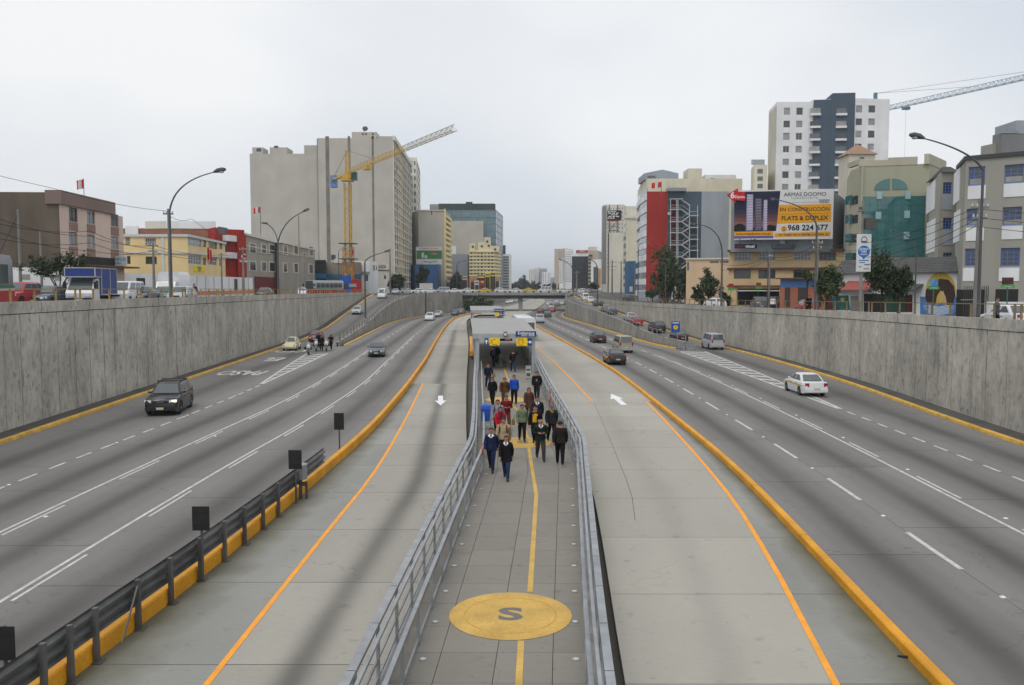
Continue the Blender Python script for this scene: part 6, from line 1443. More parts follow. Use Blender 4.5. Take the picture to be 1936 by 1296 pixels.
for i, (u, v, cl) in enumerate(((960, 574, 'white'), (967, 573, 'white'), (976, 571.5, 'silver'), (983, 570.5, 'slate'), (990, 569, 'silver'), (997, 567.5, 'white'))):
    p = G(u, v); place(car_spec('hatch', cl), 'car', ('white', 'white', 'silver', 'dark', 'silver', 'white')[i] + ' distant car under the overpass on the left, ' + ('nearest', 'second nearest', 'third in the line', 'fourth in the line', 'fifth in the line', 'farthest')[i] + ' one', 'car', (p.x, p.y, 0), math.pi - .07, lite=True, group='oncoming cars beyond the overpass')
for i, (x, cl, kd) in enumerate(((-13, 'white', 'sedan'), (-8.5, 'yellow', 'sedan'), (-3.4, 'white', 'hatch'), (.8, 'white', 'sedan'), (5.2, 'yellow', 'sedan'), (10, 'white', 'van'), (15.5, 'white', 'sedan'))):
    place(car_spec(kd, cl), 'car', ('white', 'yellow', 'white', 'white', 'yellow', 'white', 'white')[i] + ' car crossing the overpass, ' + ('first', 'second', 'third', 'fourth', 'fifth', 'sixth', 'last')[i] + ' from the left', 'car', (x, 252 + (i % 3)*3, 5.25), math.pi/2*(1 if i % 2 else -1), lite=True, group='cars on the overpass')

# left street
def lcar_(kind, color, u, d, label, rz=math.pi, lite=False, low=None, cat='car', z=None):
    place(car_spec(kind, color, low), 'parked_car' if kind not in ('van', 'minibus') else 'parked_van', label, cat, (XU(u, d), d, (zsL if u < 968 else zsR)(d) if z is None else z), rz, lite=lite)
TL = math.pi + .06
lcar_('suv', 'red', 34, 58, 'red car half hidden behind the bus at the far left of the upper street', TL)
lcar_('wagon', 'slate', 92, 60, 'long dark grey estate car parked on the left upper street', TL)
lcar_('van', 'white', 238, 68, 'small white panel van right of the blue truck', TL, cat='van')
lcar_('sedan', 'slate', 268, 70, 'dark car between the small white van and the lamp post', TL)
lcar_('hatch', 'silver', 344, 74, 'silver car beside the tall left lamp post', TL)
lcar_('wagon', 'green', 310, 78, 'dark green estate car behind the left lamp post', TL)
lcar_('sedan', 'black', 500, 118, 'black car before the grey house on the left street', TL, True)
lcar_('hatch', 'white', 571, 150, 'white car just left of the red city bus', TL + .2, True)
lcar_('sedan', 'silver', 748, 225, 'light car beyond the top of the left ramp', TL, True)
for i, u in enumerate((769, 789, 812, 836, 857)):
    lcar_(('sedan', 'hatch', 'sedan', 'van', 'sedan')[i], ('silver', 'white', 'white', 'silver', 'white')[i], u, 243, ('silver', 'white', 'white', 'silver', 'white')[i] + ' car above the left divider wall, ' + ('first', 'second', 'third', 'fourth', 'fifth')[i] + ' from the ramp top', math.pi/2 + .3, True)
# right street
lcar_('hatch', 'red', 1527, 87, 'bright red car on the right upper street in front of the corner shop', -.1)
lcar_('suv', 'slate', 1436, 104, 'dark silver off-road car parked before the yellow shop house', -.15, cat='suv')
lcar_('suv', 'black', 1466, 109, 'dark car right behind the parked off-road car at the shop', -.6, True, cat='suv')
lcar_('hatch', 'white', 1352, 118, 'white car parked between the trees on the right street', .3, True)
lcar_('sedan', 'white', 1912, 48, 'silver white sedan at the right edge of the upper street', -.05)
lcar_('sedan', 'slate', 1188, 196, 'dark car by the blue strip building on the right street', .2, True)
for i, (u, d, cl) in enumerate(((1097, 262, 'white'), (1090, 280, 'silver'), (1103, 290, 'white'), (1086, 300, 'slate'), (1112, 272, 'silver'), (1120, 255, 'slate'), (1100, 320, 'red'))):
    lcar_('sedan' if i % 2 else 'hatch', cl, u, d, {'white': 'white', 'silver': 'silver', 'slate': 'dark', 'red': 'red'}[cl] + ' car crowded at the top of the right ramp, ' + ('nearest white', 'leftmost silver', 'farther white', 'leftmost dark', 'right silver', 'rightmost dark', 'only red')[i] + ' one', .1, True)

# box truck
def box_truck():
    d = 62.5; t = thing('box_truck', 'small white truck with a blue box body on the left street', 'truck', (-31.0, d, zsL(d)), math.pi + .15); wm = COLR['white']
    b = MB(); b.loft([[(x, y, z) for y, z in ((2.55, .5), (2.62, .95), (2.45, 1.15), (1.75, 1.98), (1.05, 2.02), (1.05, .5))] for x in (-.9, .9)]); b.build('cab', wm, t, 30, False)
    b = MB(); b.face([(-.8, 2.45, 1.2), (.8, 2.45, 1.2), (.74, 1.82, 1.93), (-.74, 1.82, 1.93)]); g_ = b.build('windshield', CG, t, world=False); g_.location = (0, .012, .012)
    for s in (-1, 1):
        b = MB(); b.face([(s*.908, 2.25, 1.22), (s*.908, 1.3, 1.22), (s*.908, 1.3, 1.85), (s*.908, 1.8, 1.85)]); b.build('side_window', CG, t, world=False)
        b = MB(); b.box(s*.55-.2, 2.56, .72, s*.55+.2, 2.65, .92); b.build('headlight', HEADL, t, world=False)
        b = MB(); b.box(s*.92, 2.3, 1.3, s*1.12, 2.38, 1.75); b.build('mirror', TRIM, t, world=False)
        for y in (1.85, -1.5):
            o = link('wheel', WHEEL[0], t, (s*.78, y, .36)); o.scale = (1.1, .36, .36); link('rim', WHEEL[1], o)
    b = MB(); b.box(-.92, 2.56, .35, .92, 2.68, .62); b.build('bumper', TRIM, t, world=False)
    b = MB(); b.box(-.25, 2.69, .42, .25, 2.70, .56); b.build('licence_plate', PLATE, t, world=False)
    b = MB(); b.box(-.6, -2.4, .5, .6, 1.2, .75); b.build('chassis', TRIM, t, world=False)
    blue = mat('truck box blue', lin(44, 66, 132), rough=.5, var=.1); fr_ = mat('truck box frame', (.42, .43, .44), rough=.5)
    b = MB(); b.box(-1.0, -2.6, .82, 1.0, .98, 2.75); b.box(-1.0, .98, 2.08, 1.0, 2.3, 2.75); b.build('box_body', blue, t, world=False)
    b = MB()
    for x in (-1.01, 1.01):
        for y in (-2.6, -1.0, .95): b.bar((x, y, .82), (x, y, 2.76), .07, .07, up=V((0, 1, 0)))
        for z in (.84, 2.74): b.bar((x, -2.6, z), (x, .98 if z < 2 else 2.3, z), .07, .07)
        b.bar((x, .98, 2.1), (x, 2.3, 2.1), .07, .07); b.bar((x, 2.3, 2.1), (x, 2.3, 2.76), .07, .07, up=V((0, 1, 0)))
    for y, z in ((2.3, 2.74), (2.3, 2.1), (-2.6, 2.74), (-2.6, .84), (.98, 2.74)): b.bar((-1, y, z), (1, y, z), .07, .07)
    b.build('box_frame', fr_, t, world=False)
box_truck()
t = thing('box_truck', 'white truck with rounded white box body before the long white wall', 'truck', (XU(326, 86), 86, zsL(86)), math.pi + .1)
b = MB(); b.loft([[(x, y, z) for x, z in ((-1, .9), (1, .9), (1.03, 2.6), (.85, 2.95), (-.85, 2.95), (-1.03, 2.6))] for y in (-2.6, 1.2)]); b.build('box_body', COLR['white'], t, 30, False)
b = MB(); b.loft([[(x, y, z) for y, z in ((2.6, .5), (2.62, 1.0), (2.0, 1.95), (1.3, 2.0), (1.3, .5))] for x in (-.9, .9)]); b.build('cab', COLR['white'], t, 30, False)
b = MB(); b.face([(-.8, 2.58, 1.1), (.8, 2.58, 1.1), (.74, 2.07, 1.9), (-.74, 2.07, 1.9)]); b.build('windshield', CG, t, world=False)
for s in (-1, 1):
    for y in (1.9, -1.5): o = link('wheel', WHEEL[0], t, (s*.8, y, .38)); o.scale = (1.1, .38, .38); link('rim', WHEEL[1], o)

def bus(label, loc, rz, low, upc, L=10.5, stripe_=True):
    t = thing('city_bus', label, 'bus', loc, rz); W = 1.25; H = 3.1; h = L/2
    sec = lambda y, k=1.0: [(-W*k, y, .35), (W*k, y, .35), (W*k, y, 1.3), (W*k, y, 2.75), (W*.9*k, y, H-.05), (W*.6*k, y, H), (-W*.6*k, y, H), (-W*.9*k, y, H-.05), (-W*k, y, 2.75), (-W*k, y, 1.3)]
    b = MB(); b.loft([sec(-h, .96), sec(-h+.12), sec(h-.15), sec(h, .95)]); b.build('body', upc, t, 30, False)
    b = MB(); b.box(-W-.012, -h-.012, .38, W+.012, h+.012, 1.15); b.build('skirt', low, t, world=False)
    if stripe_: b = MB(); b.box(-W-.016, -h-.016, 1.16, W+.016, h+.016, 1.28); b.build('white_stripe', FR_W, t, world=False); b = MB(); b.box(-W-.016, -h-.016, 1.29, W+.016, h+.016, 1.42); b.build('green_stripe', COLR['green'], t, world=False)
    b = MB(); b.box(-W*.92, h-.06, 1.3, W*.92, h+.03, 2.55); b.build('windshield', CG, t, world=False)
    b = MB(); b.box(-W*.8, h-.04, 2.6, W*.8, h+.035, 2.95); b.build('destination_sign', mat('bus display', (.02, .12, .06), rough=.3), t, world=False)
    b = MB(); b.box(-W*.85, -h-.03, 1.55, W*.85, -h+.06, 2.5); b.build('rear_window', CG, t, world=False)
    for s in (-1, 1):
        for k in range(6): y = -h+.6 + k*(L-1.4)/6; b = MB(); b.box(s*W-.02, y, 1.55, s*W+.018, y+(L-1.4)/6-.12, 2.55); b.build('side_window', CG, t, world=False)
        for y in (h-2.3, -h+2.6): o = link('wheel', WHEEL[0], t, (s*(W-.12), y, .48)); o.scale = (1.4, .48, .48); link('rim', WHEEL[1], o)
        b = MB(); b.box(s*.85-.2, h+.01, .7, s*.85+.2, h+.04, .9); b.build('headlight', HEADL, t, world=False)
        b = MB(); b.box(s*(W+.05), h-.1, 1.9, s*(W+.3), h+.05, 2.4); b.build('mirror', TRIM, t, world=False)
bus('red, white and green city bus cut off by the left edge of the picture', (-28.1, 40.9, zsL(42)), math.pi + .05, COLR['red'], COLR['slate'])
bus('red and grey city bus in front of the blue hoarding on the left street', (XU(607, 178), 181, zsL(180)), math.pi - .42, COLR['red'], COLR['silver'])
bus('white articulated bus waiting beside the near shelter on the right', (1.55, 118, 0), .05, COLR['white'], COLR['white'], 14, False)
# ------------------------------------------------------------------ people
SKIN = mat('skin', lin(172, 122, 94), rough=.6, var=.08, scale=6); SHOE = mat('black shoes', (.015, .015, .016), rough=.5, var=0)
HAIRM = {k: mat('hair ' + k, c, rough=.6, var=.15, scale=20) for k, c in dict(black=(.012, .010, .009), grey=(.42, .41, .39), brown=(.03, .018, .012)).items()}
CL = {}
def cloth(name, rgb):
    return mat('cloth ' + name, lin(*rgb), rough=.9, var=.22, scale=7, spec=.15)
NAVYC, BLK, JEAN, GREYC = cloth('navy', (34, 40, 72)), cloth('black', (26, 26, 28)), cloth('jeans', (42, 54, 84)), cloth('dark grey', (62, 60, 60))
_pend = []
def person(label, u, v, h, top, low, away=False, pose='walk', coat=.0, hair='black', long_hair=False, phase=0.0, extra=(), shirt=None, foot_z=WZ, d=None, rz=None, hairless=False, female=False, sit=False):
    if d is None:
        d = (CAMZ - (foot_z + h)) * F_PX / (v - HZ); d *= 1.0
        p = D(u, v, d); x = p.x
    else: x = XU(u, d)
    k = h / 1.70; ph = phase
    sw = .35 * math.sin(ph); lift = .10 * max(0, math.cos(ph))
    Vx = []; E = []; R = []; reg = []
    def add(p, r, par=None, tag_=None):
        Vx.append(V(p)); R.append(r); i = len(Vx) - 1
        if par is not None: E.append((par, i)); reg.append(tag_)
        return i
    wS = .155 if female else .175
    pel = add((0, 0, .94), (.172, .13))
    bel = add((0, -.005, 1.08), (.165 + coat*.02, .128), pel, 't'); ch = add((0, -.01, 1.27), (.185, .14), bel, 't'); up = add((0, 0, 1.40), (.135, .105), ch, 't')
    nk = add((0, -.01, 1.475), (.058, .058), up, 's'); hb = add((0, -.03, 1.545), (.076, .084), nk, 'h'); hm = add((0, -.025, 1.61), (.088, .102), hb, 'h'); hc = add((0, -.015, 1.665), (.055, .062), hm, 'h')
    for s in (-1, 1):
        f = s*sw
        hip = add((s*.08, 0, .88), (.112, .115), pel, 'l'); kn = add((s*.085, -.04 - f*.75 - (.06 if f*s < 0 else 0), .50), (.078, .08), hip, 'l')
        back = f < 0
        an = add((s*.085, -f*1.25 + (.07 if back else 0), .10 + (lift if back else 0)), (.056, .058), kn, 'l'); to = add((s*.09, -f*1.25 - .13 + (.05 if back else 0), .045 + (lift*.4 if back else 0)), (.048, .04), an, 'f')
        sh = add((s*wS, .0, 1.37), (.082, .085), up, 't')
        if pose == 'phone': el, wr = (s*.235, .0, 1.12), (s*.08, -.25, 1.15)
        elif pose == 'head' and s < 0: el, wr = (s*.34, -.02, 1.50), (s*.12, .02, 1.62)
        elif pose == 'bag' and s > 0: el, wr = (s*.25, .03, 1.12), (s*.2, -.14, .98)
        elif pose == 'ride': el, wr = (s*.27, -.15, 1.15), (s*.3, -.42, 1.05)
        else: el, wr = (s*(wS+.05), .03 + f*.35, 1.11), (s*(wS+.035), -.05 + f*.75, .87 + abs(f)*.1)
        e_ = add(el, (.064, .064), sh, 'a'); w_i = add(wr, (.048, .048), e_, 'a')
        dr = (V(wr) - V(el)).normalized(); pm = add(V(wr) + dr*.075, (.034, .022), w_i, 's')
    name_ = len(_pend)
    me = bpy.data.meshes.new('skeleton'); me.from_pydata([tuple(q*k) for q in Vx], E, [])
    o = bpy.data.objects.new('skeleton', me); COL.objects.link(o)
    m1 = o.modifiers.new('skin', 'SKIN'); m1.use_smooth_shade = True; m2 = o.modifiers.new('sub', 'SUBSURF'); m2.levels = 1; m2.render_levels = 1
    for i, sv in enumerate(me.skin_vertices[0].data): sv.radius = (R[i][0]*k, R[i][1]*k); sv.use_root = (i == 0)
    _pend.append(dict(o=o, label=label, x=x, d=d, z=foot_z, h=h, k=k, V=Vx, E=E, reg=reg, top=top, low=low, away=away, coat=coat, hair=hair, long=long_hair, extra=extra, shirt=shirt, rz=rz, hairless=hairless, pose=pose, female=female))
def seg_d(p, a, b):
    t = b - a; L = t.length_squared; q = max(0, min(1, (p-a).dot(t)/L)) if L > 0 else 0
    return (p - (a + t*q)).length
def finish_people():
    dg = bpy.context.evaluated_depsgraph_get(); done = []
    for q in _pend: done.append(bpy.data.meshes.new_from_object(q['o'].evaluated_get(dg)))
    for q, me in zip(_pend, done):
        bpy.data.objects.remove(q['o']); k = q['k']; Vx = [a*k for a in q['V']]
        me.name = 'body'; me.materials.clear(); mats = [q['top'], q['low'], SKIN, SHOE, q['shirt'] or q['top']]
        for m in mats: me.materials.append(m)
        hem = (.93 - .42*q['coat'])*k
        segs = [(Vx[a], Vx[b], r) for (a, b), r in zip(q['E'], q['reg'])]
        for pl in me.polygons:
            c = pl.center; r = min(segs, key=lambda s: seg_d(c, s[0], s[1]))[2]; i = 0
            if r == 'h' or (r == 's' and (c.z > 1.44*k and abs(c.x) < .08*k or c.z < 1.3*k)): i = 2
            elif r == 'f' or (r == 'l' and c.z < .085*k): i = 3
            elif r == 'l': i = 1 if c.z < hem else 0
            elif r == 't':
                i = 1 if c.z < hem else 0
                if q['shirt'] and i == 0 and c.y < -.05*k and abs(c.x) < .055*k and c.z > 1.0*k: i = 4
                if c.z > 1.47*k and abs(c.x) < .075*k: i = 2
            pl.material_index = i; pl.use_smooth = True
        rz = q['rz'] if q['rz'] is not None else (math.pi if q['away'] else 0.0) + random.uniform(-.22, .22)
        t = thing('person', q['label'], 'person', (q['x'], q['d'], q['z']), rz)
        link('body', me, t); t.scale = (1.13, 1.08, 1.0)
        if q['coat'] <= .3:
            b = MB(); b.loft([[(w*k*math.cos(2*math.pi*j/14), dd*k*math.sin(2*math.pi*j/14) - .005*k, z*k) for j in range(14)] for z, w, dd in ((1.10, .165, .125), (1.0, .186, .148), (.885 - .3*q['coat'], .196, .160))]); b.build('jacket_hem', q['top'], t, 60, False)
        if q['coat'] > .3:
            b = MB(); zs = [(1.06, .17, .135), (.9, .185, .15), (.93-.42*q['coat'], .215, .175)]
            b.loft([[(w*k*math.cos(2*math.pi*j/14), dd*k*math.sin(2*math.pi*j/14), z*k) for j in range(14)] for z, w, dd in zs]); b.build('coat_skirt', q['top'], t, 60, False)
        # fingers: five, unequal, rooted in the palm
        for s, wi in ((0, None),):
            pass
        idx = [i for i, r in enumerate(q['reg']) if r == 's'][1:]
        for e in idx:
            a, b_ = q['E'][e]; w, p = Vx[a], Vx[b_]; dr = (p - w).normalized(); sd = dr.orthogonal().normalized(); fg = MB()
            for f, (o_, ln) in enumerate(((-.024, .06), (-.008, .072), (.008, .068), (.023, .054))):
                r0 = p + sd*o_*k; r1 = r0 + dr*ln*.55*k; r2 = r1 + (dr*.8 + V((0, -.5, 0))).normalized()*ln*.5*k; fg.tube([r0 - dr*.01*k, r1, r2], [.0095*k, .009*k, .007*k], 5)
            th = w + dr*.035*k - sd*.02*k; fg.tube([th, th - sd*.03*k + dr*.025*k, th - sd*.035*k + dr*.055*k], [.011*k, .010*k, .008*k], 5)
            fg.build('hand_fingers', SKIN, t, 60, False)
        hm = V((0, -.025*k, 1.61*k))
        if not q['hairless']:
            b = MB(); rings = []
            for j in range(1, 7):
                th = math.pi*.62*j/6; rr = math.sin(th); lean = .018*k
                rings.append([(.092*k*rr*math.cos(a), .105*k*rr*math.sin(a)*(1 if math.sin(a) > 0 else (1 if j < 4 else .55)) + hm.y + lean, hm.z + .01*k + .092*k*math.cos(th)) for a in [2*math.pi*i/14 for i in range(14)]])
            b.loft(list(reversed(rings)))
            if q['long']: b.loft([[(w*k*math.cos(a), (.045 + dd*math.sin(a))*k, z*k) for a in [2*math.pi*i/10 for i in range(10)]] for z, w, dd in ((1.40, .085, .04), (1.5, .098, .06), (1.6, .092, .07), (1.66, .06, .05))])
            b.build('hair', HAIRM[q['hair']], t, 60, False)
        else:
            b = MB()
            for s in (-1, 1): b.ball((s*.078*k, .01*k, 1.60*k), .02*k, .06*k, .045*k, 0, 8, 5)
            b.ball((0, .065*k, 1.585*k), .07*k, .03*k, .05*k, 0, 8, 5); b.build('hair', HAIRM['grey'], t, 60, False)
        f = MB()
        f.loft([[(-.012*k, -.112*k, 1.60*k), (.012*k, -.112*k, 1.60*k), (0, -.112*k, 1.625*k)], [(-.017*k, -.128*k, 1.585*k), (.017*k, -.128*k, 1.585*k), (0, -.12*k, 1.6*k)]], 0)
        for s in (-1, 1): f.ball((s*.083*k, -.01*k, 1.605*k), .014*k, .025*k, .034*k, 0, 6, 5)
        f.build('nose_and_ears', SKIN, t, 60, False)
        f = MB()
        for s in (-1, 1): f.ball((s*.032*k, -.108*k, 1.622*k), .013*k, .008*k, .007*k, 0, 6, 4); f.box(s*.032*k-.018*k, -.112*k, 1.638*k, s*.032*k+.018*k, -.104*k, 1.644*k)
        f.box(-.024*k, -.106*k, 1.558*k, .024*k, -.099*k, 1.565*k, 0); f.build('eyes_and_mouth', HAIRM['brown'], t, None, False)
        for ex in q['extra']: ex(t, k)
finish_queue = finish_people
def bag(m, s, z, w=.28, hh=.26, dd=.1):
    def f(t, k):
        b = MB(); x = s*.34; b.loft([[(x-dd, -w/2, z), (x+dd, -w/2, z), (x+dd, w/2, z), (x-dd, w/2, z)], [(x-dd*.8, -w/2*.9, z+hh), (x+dd*.8, -w/2*.9, z+hh), (x+dd*.8, w/2*.9, z+hh), (x-dd*.8, w/2*.9, z+hh)]]); b.build('bag', m, t, None, False)
        b = MB(); b.tube([(x, -w*.3, z+hh), (x-s*.06, -w*.1, z+hh+.2), (x-s*.06, w*.1, z+hh+.2), (x, w*.3, z+hh)], .012, 6); b.build('bag_strap', m, t, None, False)
    return f
def backpack(m):
    def f(t, k):
        b = MB(); b.loft([[(-.14*k, .09*k, z*k), (.14*k, .09*k, z*k), (.13*k, (.09+dd)*k, z*k), (-.13*k, (.09+dd)*k, z*k)] for z, dd in ((1.0, .08), (1.08, .14), (1.28, .13), (1.4, .06))]); b.build('backpack', m, t, 40, False)
        for s in (-1, 1): b = MB(); b.tube([(s*.11*k, .1*k, 1.42*k), (s*.12*k, -.06*k, 1.44*k), (s*.12*k, -.125*k, 1.3*k), (s*.14*k, -.06*k, 1.1*k)], .018*k, 6); b.build('strap', m, t, 60, False)
    return f
def cap_(m):
    def f(t, k):
        b = MB(); b.ball((0, -.01*k, 1.64*k), .1*k, .115*k, .075*k); b.loft([[(-.07*k, -.1*k, 1.635*k), (.07*k, -.1*k, 1.635*k), (.07*k, -.1*k, 1.65*k), (-.07*k, -.1*k, 1.65*k)], [(-.05*k, -.19*k, 1.62*k), (.05*k, -.19*k, 1.62*k), (.05*k, -.19*k, 1.63*k), (-.05*k, -.19*k, 1.63*k)]]); b.build('cap', m, t, 50, False)
    return f
def collar(m, sc=1.0):
    def f(t, k):
        b = MB()
        for s in (-1, 1): b.loft([[(s*.01*k, -.125*k, 1.33*k), (s*.07*k*sc, -.10*k, 1.43*k), (s*.03*k, -.10*k, 1.46*k)], [(s*.0, -.14*k, 1.32*k), (s*.09*k*sc, -.115*k, 1.42*k), (s*.05*k, -.085*k, 1.475*k)]])
        b.build('collar', m, t, None, False)
    return f
def scarf(m):
    def f(t, k):
        b = MB(); b.loft([[(w*k*math.cos(a), (-.01 + dd*math.sin(a))*k, z*k) for a in [2*math.pi*i/12 for i in range(12)]] for z, w, dd in ((1.38, .13, .12), (1.44, .12, .11), (1.49, .075, .08))]); b.box(-.06*k, -.16*k, 1.1*k, .06*k, -.125*k, 1.4*k); b.build('scarf', m, t, 50, False)
    return f
def band(m, z, w=.19, hh=.05):
    def f(t, k):
        b = MB(); b.loft([[(w*k*math.cos(a), w*.75*k*math.sin(a), zz*k) for a in [2*math.pi*i/14 for i in range(14)]] for zz in (z, z+hh)]); b.build('hem_band', m, t, 50, False)
    return f
def held(m, x, y, z, w, dd, hh, nm='phone'):
    def f(t, k): b = MB(); b.box((x-w/2)*k, (y-dd/2)*k, (z-hh/2)*k, (x+w/2)*k, (y+dd/2)*k, (z+hh/2)*k); b.build(nm, m, t, None, False)
    return f
WHC = cloth('white', (226, 226, 226)); ORC = cloth('orange bag', (220, 110, 40)); TANC = cloth('tan leather', (132, 116, 84)); PHN = mat('phone case', (.02, .02, .022), rough=.3, var=0)
person('person in a navy suit with white collar holding an orange bag, front row left', 929, 811, 1.62, NAVYC, NAVYC, coat=.15, phase=.9, female=True, extra=(collar(WHC, 1.3), bag(ORC, -1, .62, .2, .22, .05)))
person('person in a black knee coat and blue jeans, lowest figure in the crowd', 957, 826, 1.56, BLK, JEAN, coat=.5, phase=2.2, long_hair=True, hair='brown', female=True, extra=(collar(WHC),))
person('white haired person in a dark green sweater looking at a phone', 1022, 793, 1.66, cloth('bottle green', (26, 44, 40)), GREYC, pose='phone', hairless=True, phase=.7, extra=(collar(WHC), held(PHN, 0, -.3, 1.18, .08, .02, .13)))
person('person in a dark jacket seen from behind at the right fence, front row', 1059, 798, 1.70, cloth('charcoal brown', (40, 36, 34)), BLK, away=True, phase=.6)
person('person in a beige jacket with a dark shoulder strap behind the navy suit', 952, 792, 1.70, cloth('beige', (166, 148, 118)), GREYC, phase=1.2, extra=(backpack(BLK),))
person('person in a bright red jacket with purple scarf', 946, 771, 1.60, cloth('red', (176, 32, 50)), BLK, phase=2.0, female=True, long_hair=True, extra=(scarf(cloth('purple', (84, 36, 64))),))
person('person in a grey and white hooded top with a black backpack, left in the crowd', 941, 757, 1.68, cloth('pale grey', (136, 138, 148)), BLK, phase=.5, extra=(backpack(BLK),))
person('person in a dark red jacket looking at a phone behind the red jacket', 957, 749, 1.66, cloth('dark red', (112, 26, 34)), cloth('rust', (92, 54, 40)), pose='phone', phase=1.4, extra=(held(PHN, 0, -.3, 1.18, .08, .02, .13),))
person('person in an olive green jacket with a tan bag and black leggings', 987, 766, 1.62, cloth('olive', (106, 122, 98)), BLK, phase=2.6, female=True, extra=(bag(TANC, -1, .72, .3, .24, .07),))
person('person in an open black jacket over a yellow shirt', 1012, 769, 1.70, BLK, BLK, phase=.4, shirt=cloth('mustard', (206, 158, 34)), extra=(held(cloth('mustard', (206, 158, 34)), 0, -.118, 1.18, .15, .05, .34, 'shirt_front'),))
person('person in a dark suit with white shirt and tie, middle of the crowd', 1016, 751, 1.72, cloth('suit', (34, 36, 48)), cloth('suit', (34, 36, 48)), phase=2.4, extra=(collar(WHC),))
person('person in a long brown coat with long hair', 1000, 734, 1.62, cloth('brown', (82, 56, 46)), cloth('brown', (82, 56, 46)), coat=.7, phase=1.9, long_hair=True, female=True)
person('person in a grey flat cap and black sweater with a yellow hem', 1043, 766, 1.70, cloth('charcoal', (36, 38, 40)), BLK, phase=1.0, extra=(cap_(cloth('cap grey', (104, 104, 106))), band(cloth('lime', (186, 176, 40)), .93), collar(cloth('lime', (186, 176, 40)), .6)))
person('person in a black printed jacket by the right fence, upper part of the crowd', 1015, 703, 1.72, BLK, cloth('dark denim', (34, 38, 50)), phase=.8, extra=(held(cloth('print', (120, 120, 116)), 0, -.13, 1.2, .1, .02, .14, 'shirt_print'),))
person('person in a blue sports jacket with white stripes and black trousers', 972, 710, 1.68, cloth('royal blue', (38, 82, 176)), BLK, phase=2.8, extra=(held(WHC, -.255, .0, 1.25, .015, .05, .3, 'sleeve_stripe'), held(WHC, .255, .0, 1.25, .015, .05, .3, 'sleeve_stripe')))
person('person in a brown jacket and khaki trousers left of the blue jacket', 954, 715, 1.66, cloth('chestnut', (84, 60, 40)), cloth('khaki', (116, 106, 86)), phase=1.6, extra=(backpack(BLK),))
person('person all in black with arms swinging at the left fence', 931, 714, 1.62, BLK, BLK, phase=.9, female=True, long_hair=True)
person('person in dark clothes with a tan bag at the left end of the crowd', 923, 688, 1.66, cloth('dark navy', (30, 34, 46)), JEAN, phase=2.2, pose='bag', extra=(bag(TANC, 1, .75, .3, .26, .08),))
person('person in black with a blue backpack walking into the shelter', 934, 656, 1.74, BLK, BLK, away=True, phase=.7, extra=(backpack(cloth('slate blue', (48, 62, 84))),))
person('person in a black jacket and jeans raising a hand to the head under the shelter', 970, 663, 1.72, BLK, JEAN, away=True, pose='head', phase=1.0)
person('second dark figure half hidden beside the blue backpack', 939, 652, 1.76, cloth('dark navy', (30, 34, 46)), BLK, away=True, phase=2.5)
# people on the streets and police on motorcycles
person('person in dark clothes standing by the railing on the left street', 367, 0, 1.7, NAVYC, JEAN, d=78, foot_z=zsL(78), phase=.3)
person('person in a grey shirt standing by the car at the right edge', 1886, 0, 1.7, cloth('slate shirt', (70, 80, 96)), BLK, d=46.6, foot_z=zsR(46)+.1, phase=.2, rz=.8)
person('person in a white top under the shop awning of the yellow house', 1462, 0, 1.68, WHC, JEAN, d=93, foot_z=zsR(93)+.05, phase=.3)
person('person in a dark top sitting behind the red car before the corner shop', 1530, 0, 1.7, BLK, BLK, d=80, foot_z=zsR(80)+.2, phase=.2)
def motorcycle(u, v, label, rz):
    p = G(u, v); t = thing('motorcycle', label, 'motorcycle', (p.x, p.y, 0), rz); wm = COLR['white']
    for y in (.72, -.72):
        b = MB(); rg = []
        for r, x in ((.22, -.05), (.3, -.055), (.33, 0), (.3, .055), (.22, .05)): rg.append([(x, y + r*math.cos(2*math.pi*j/16), .33 + r*math.sin(2*math.pi*j/16)) for j in range(16)])
        b.loft(rg); o = b.build('wheel', TYRE, t, 50, False); b = MB(); b.cyl((0, y, .33), (1, 0, 0), .2, .05, 14); b.build('rim', RIM, o, None, False)
    b = MB(); b.loft([[(-.12, -.5, .5), (.12, -.5, .5), (.13, -.5, .72), (-.13, -.5, .72)], [(-.18, 0, .3), (.18, 0, .3), (.16, 0, .8), (-.16, 0, .8)], [(-.15, .35, .4), (.15, .35, .4), (.15, .35, .92), (-.15, .35, .92)]]); b.build('body', TRIM, t, 40, False)
    b = MB(); b.ball((0, .2, .88), .16, .3, .13); b.build('fuel_tank', wm, t, 60, False)
    b = MB(); b.box(-.14, -.75, .74, .14, -.05, .84); b.build('seat', TRIM, t, None, False)
    b = MB(); b.loft([[(-.2, .5, .7), (.2, .5, .7), (.18, .45, 1.1), (-.18, .45, 1.1)], [(-.12, .72, .78), (.12, .72, .78), (.1, .62, 1.02), (-.1, .62, 1.02)]]); b.build('fairing', wm, t, 40, False)
    b = MB(); b.face([(-.18, .46, 1.08), (.18, .46, 1.08), (.13, .36, 1.4), (-.13, .36, 1.4)]); b.build('windscreen', mat('clear screen', (.3, .33, .35), rough=.1), t, None, False)
    b = MB(); b.ball((0, .7, .9), .1, .06, .1); b.build('headlight', HEADL, t, 60, False)
    b = MB(); b.bar((-.36, .3, 1.05), (.36, .3, 1.05), .03, .03); b.build('handlebar', TRIM, t, None, False)
    for s in (-1, 1):
        b = MB(); b.bar((s*.07, .45, .95), (s*.07, .74, .33), .045, .045); b.build('fork', CHROME, t, None, False)
        b = MB(); b.box(s*.2, -.85, .5, s*.38, -.35, .82); b.build('pannier', TRIM, t, None, False)
motorcycle(583, 671, 'white police motorcycle nearest the camera, left of the three', math.pi + .3)
motorcycle(598, 664, 'white police motorcycle in the middle of the three', math.pi + .2)
motorcycle(617, 664, 'white police motorcycle at the right of the three', math.pi + .25)
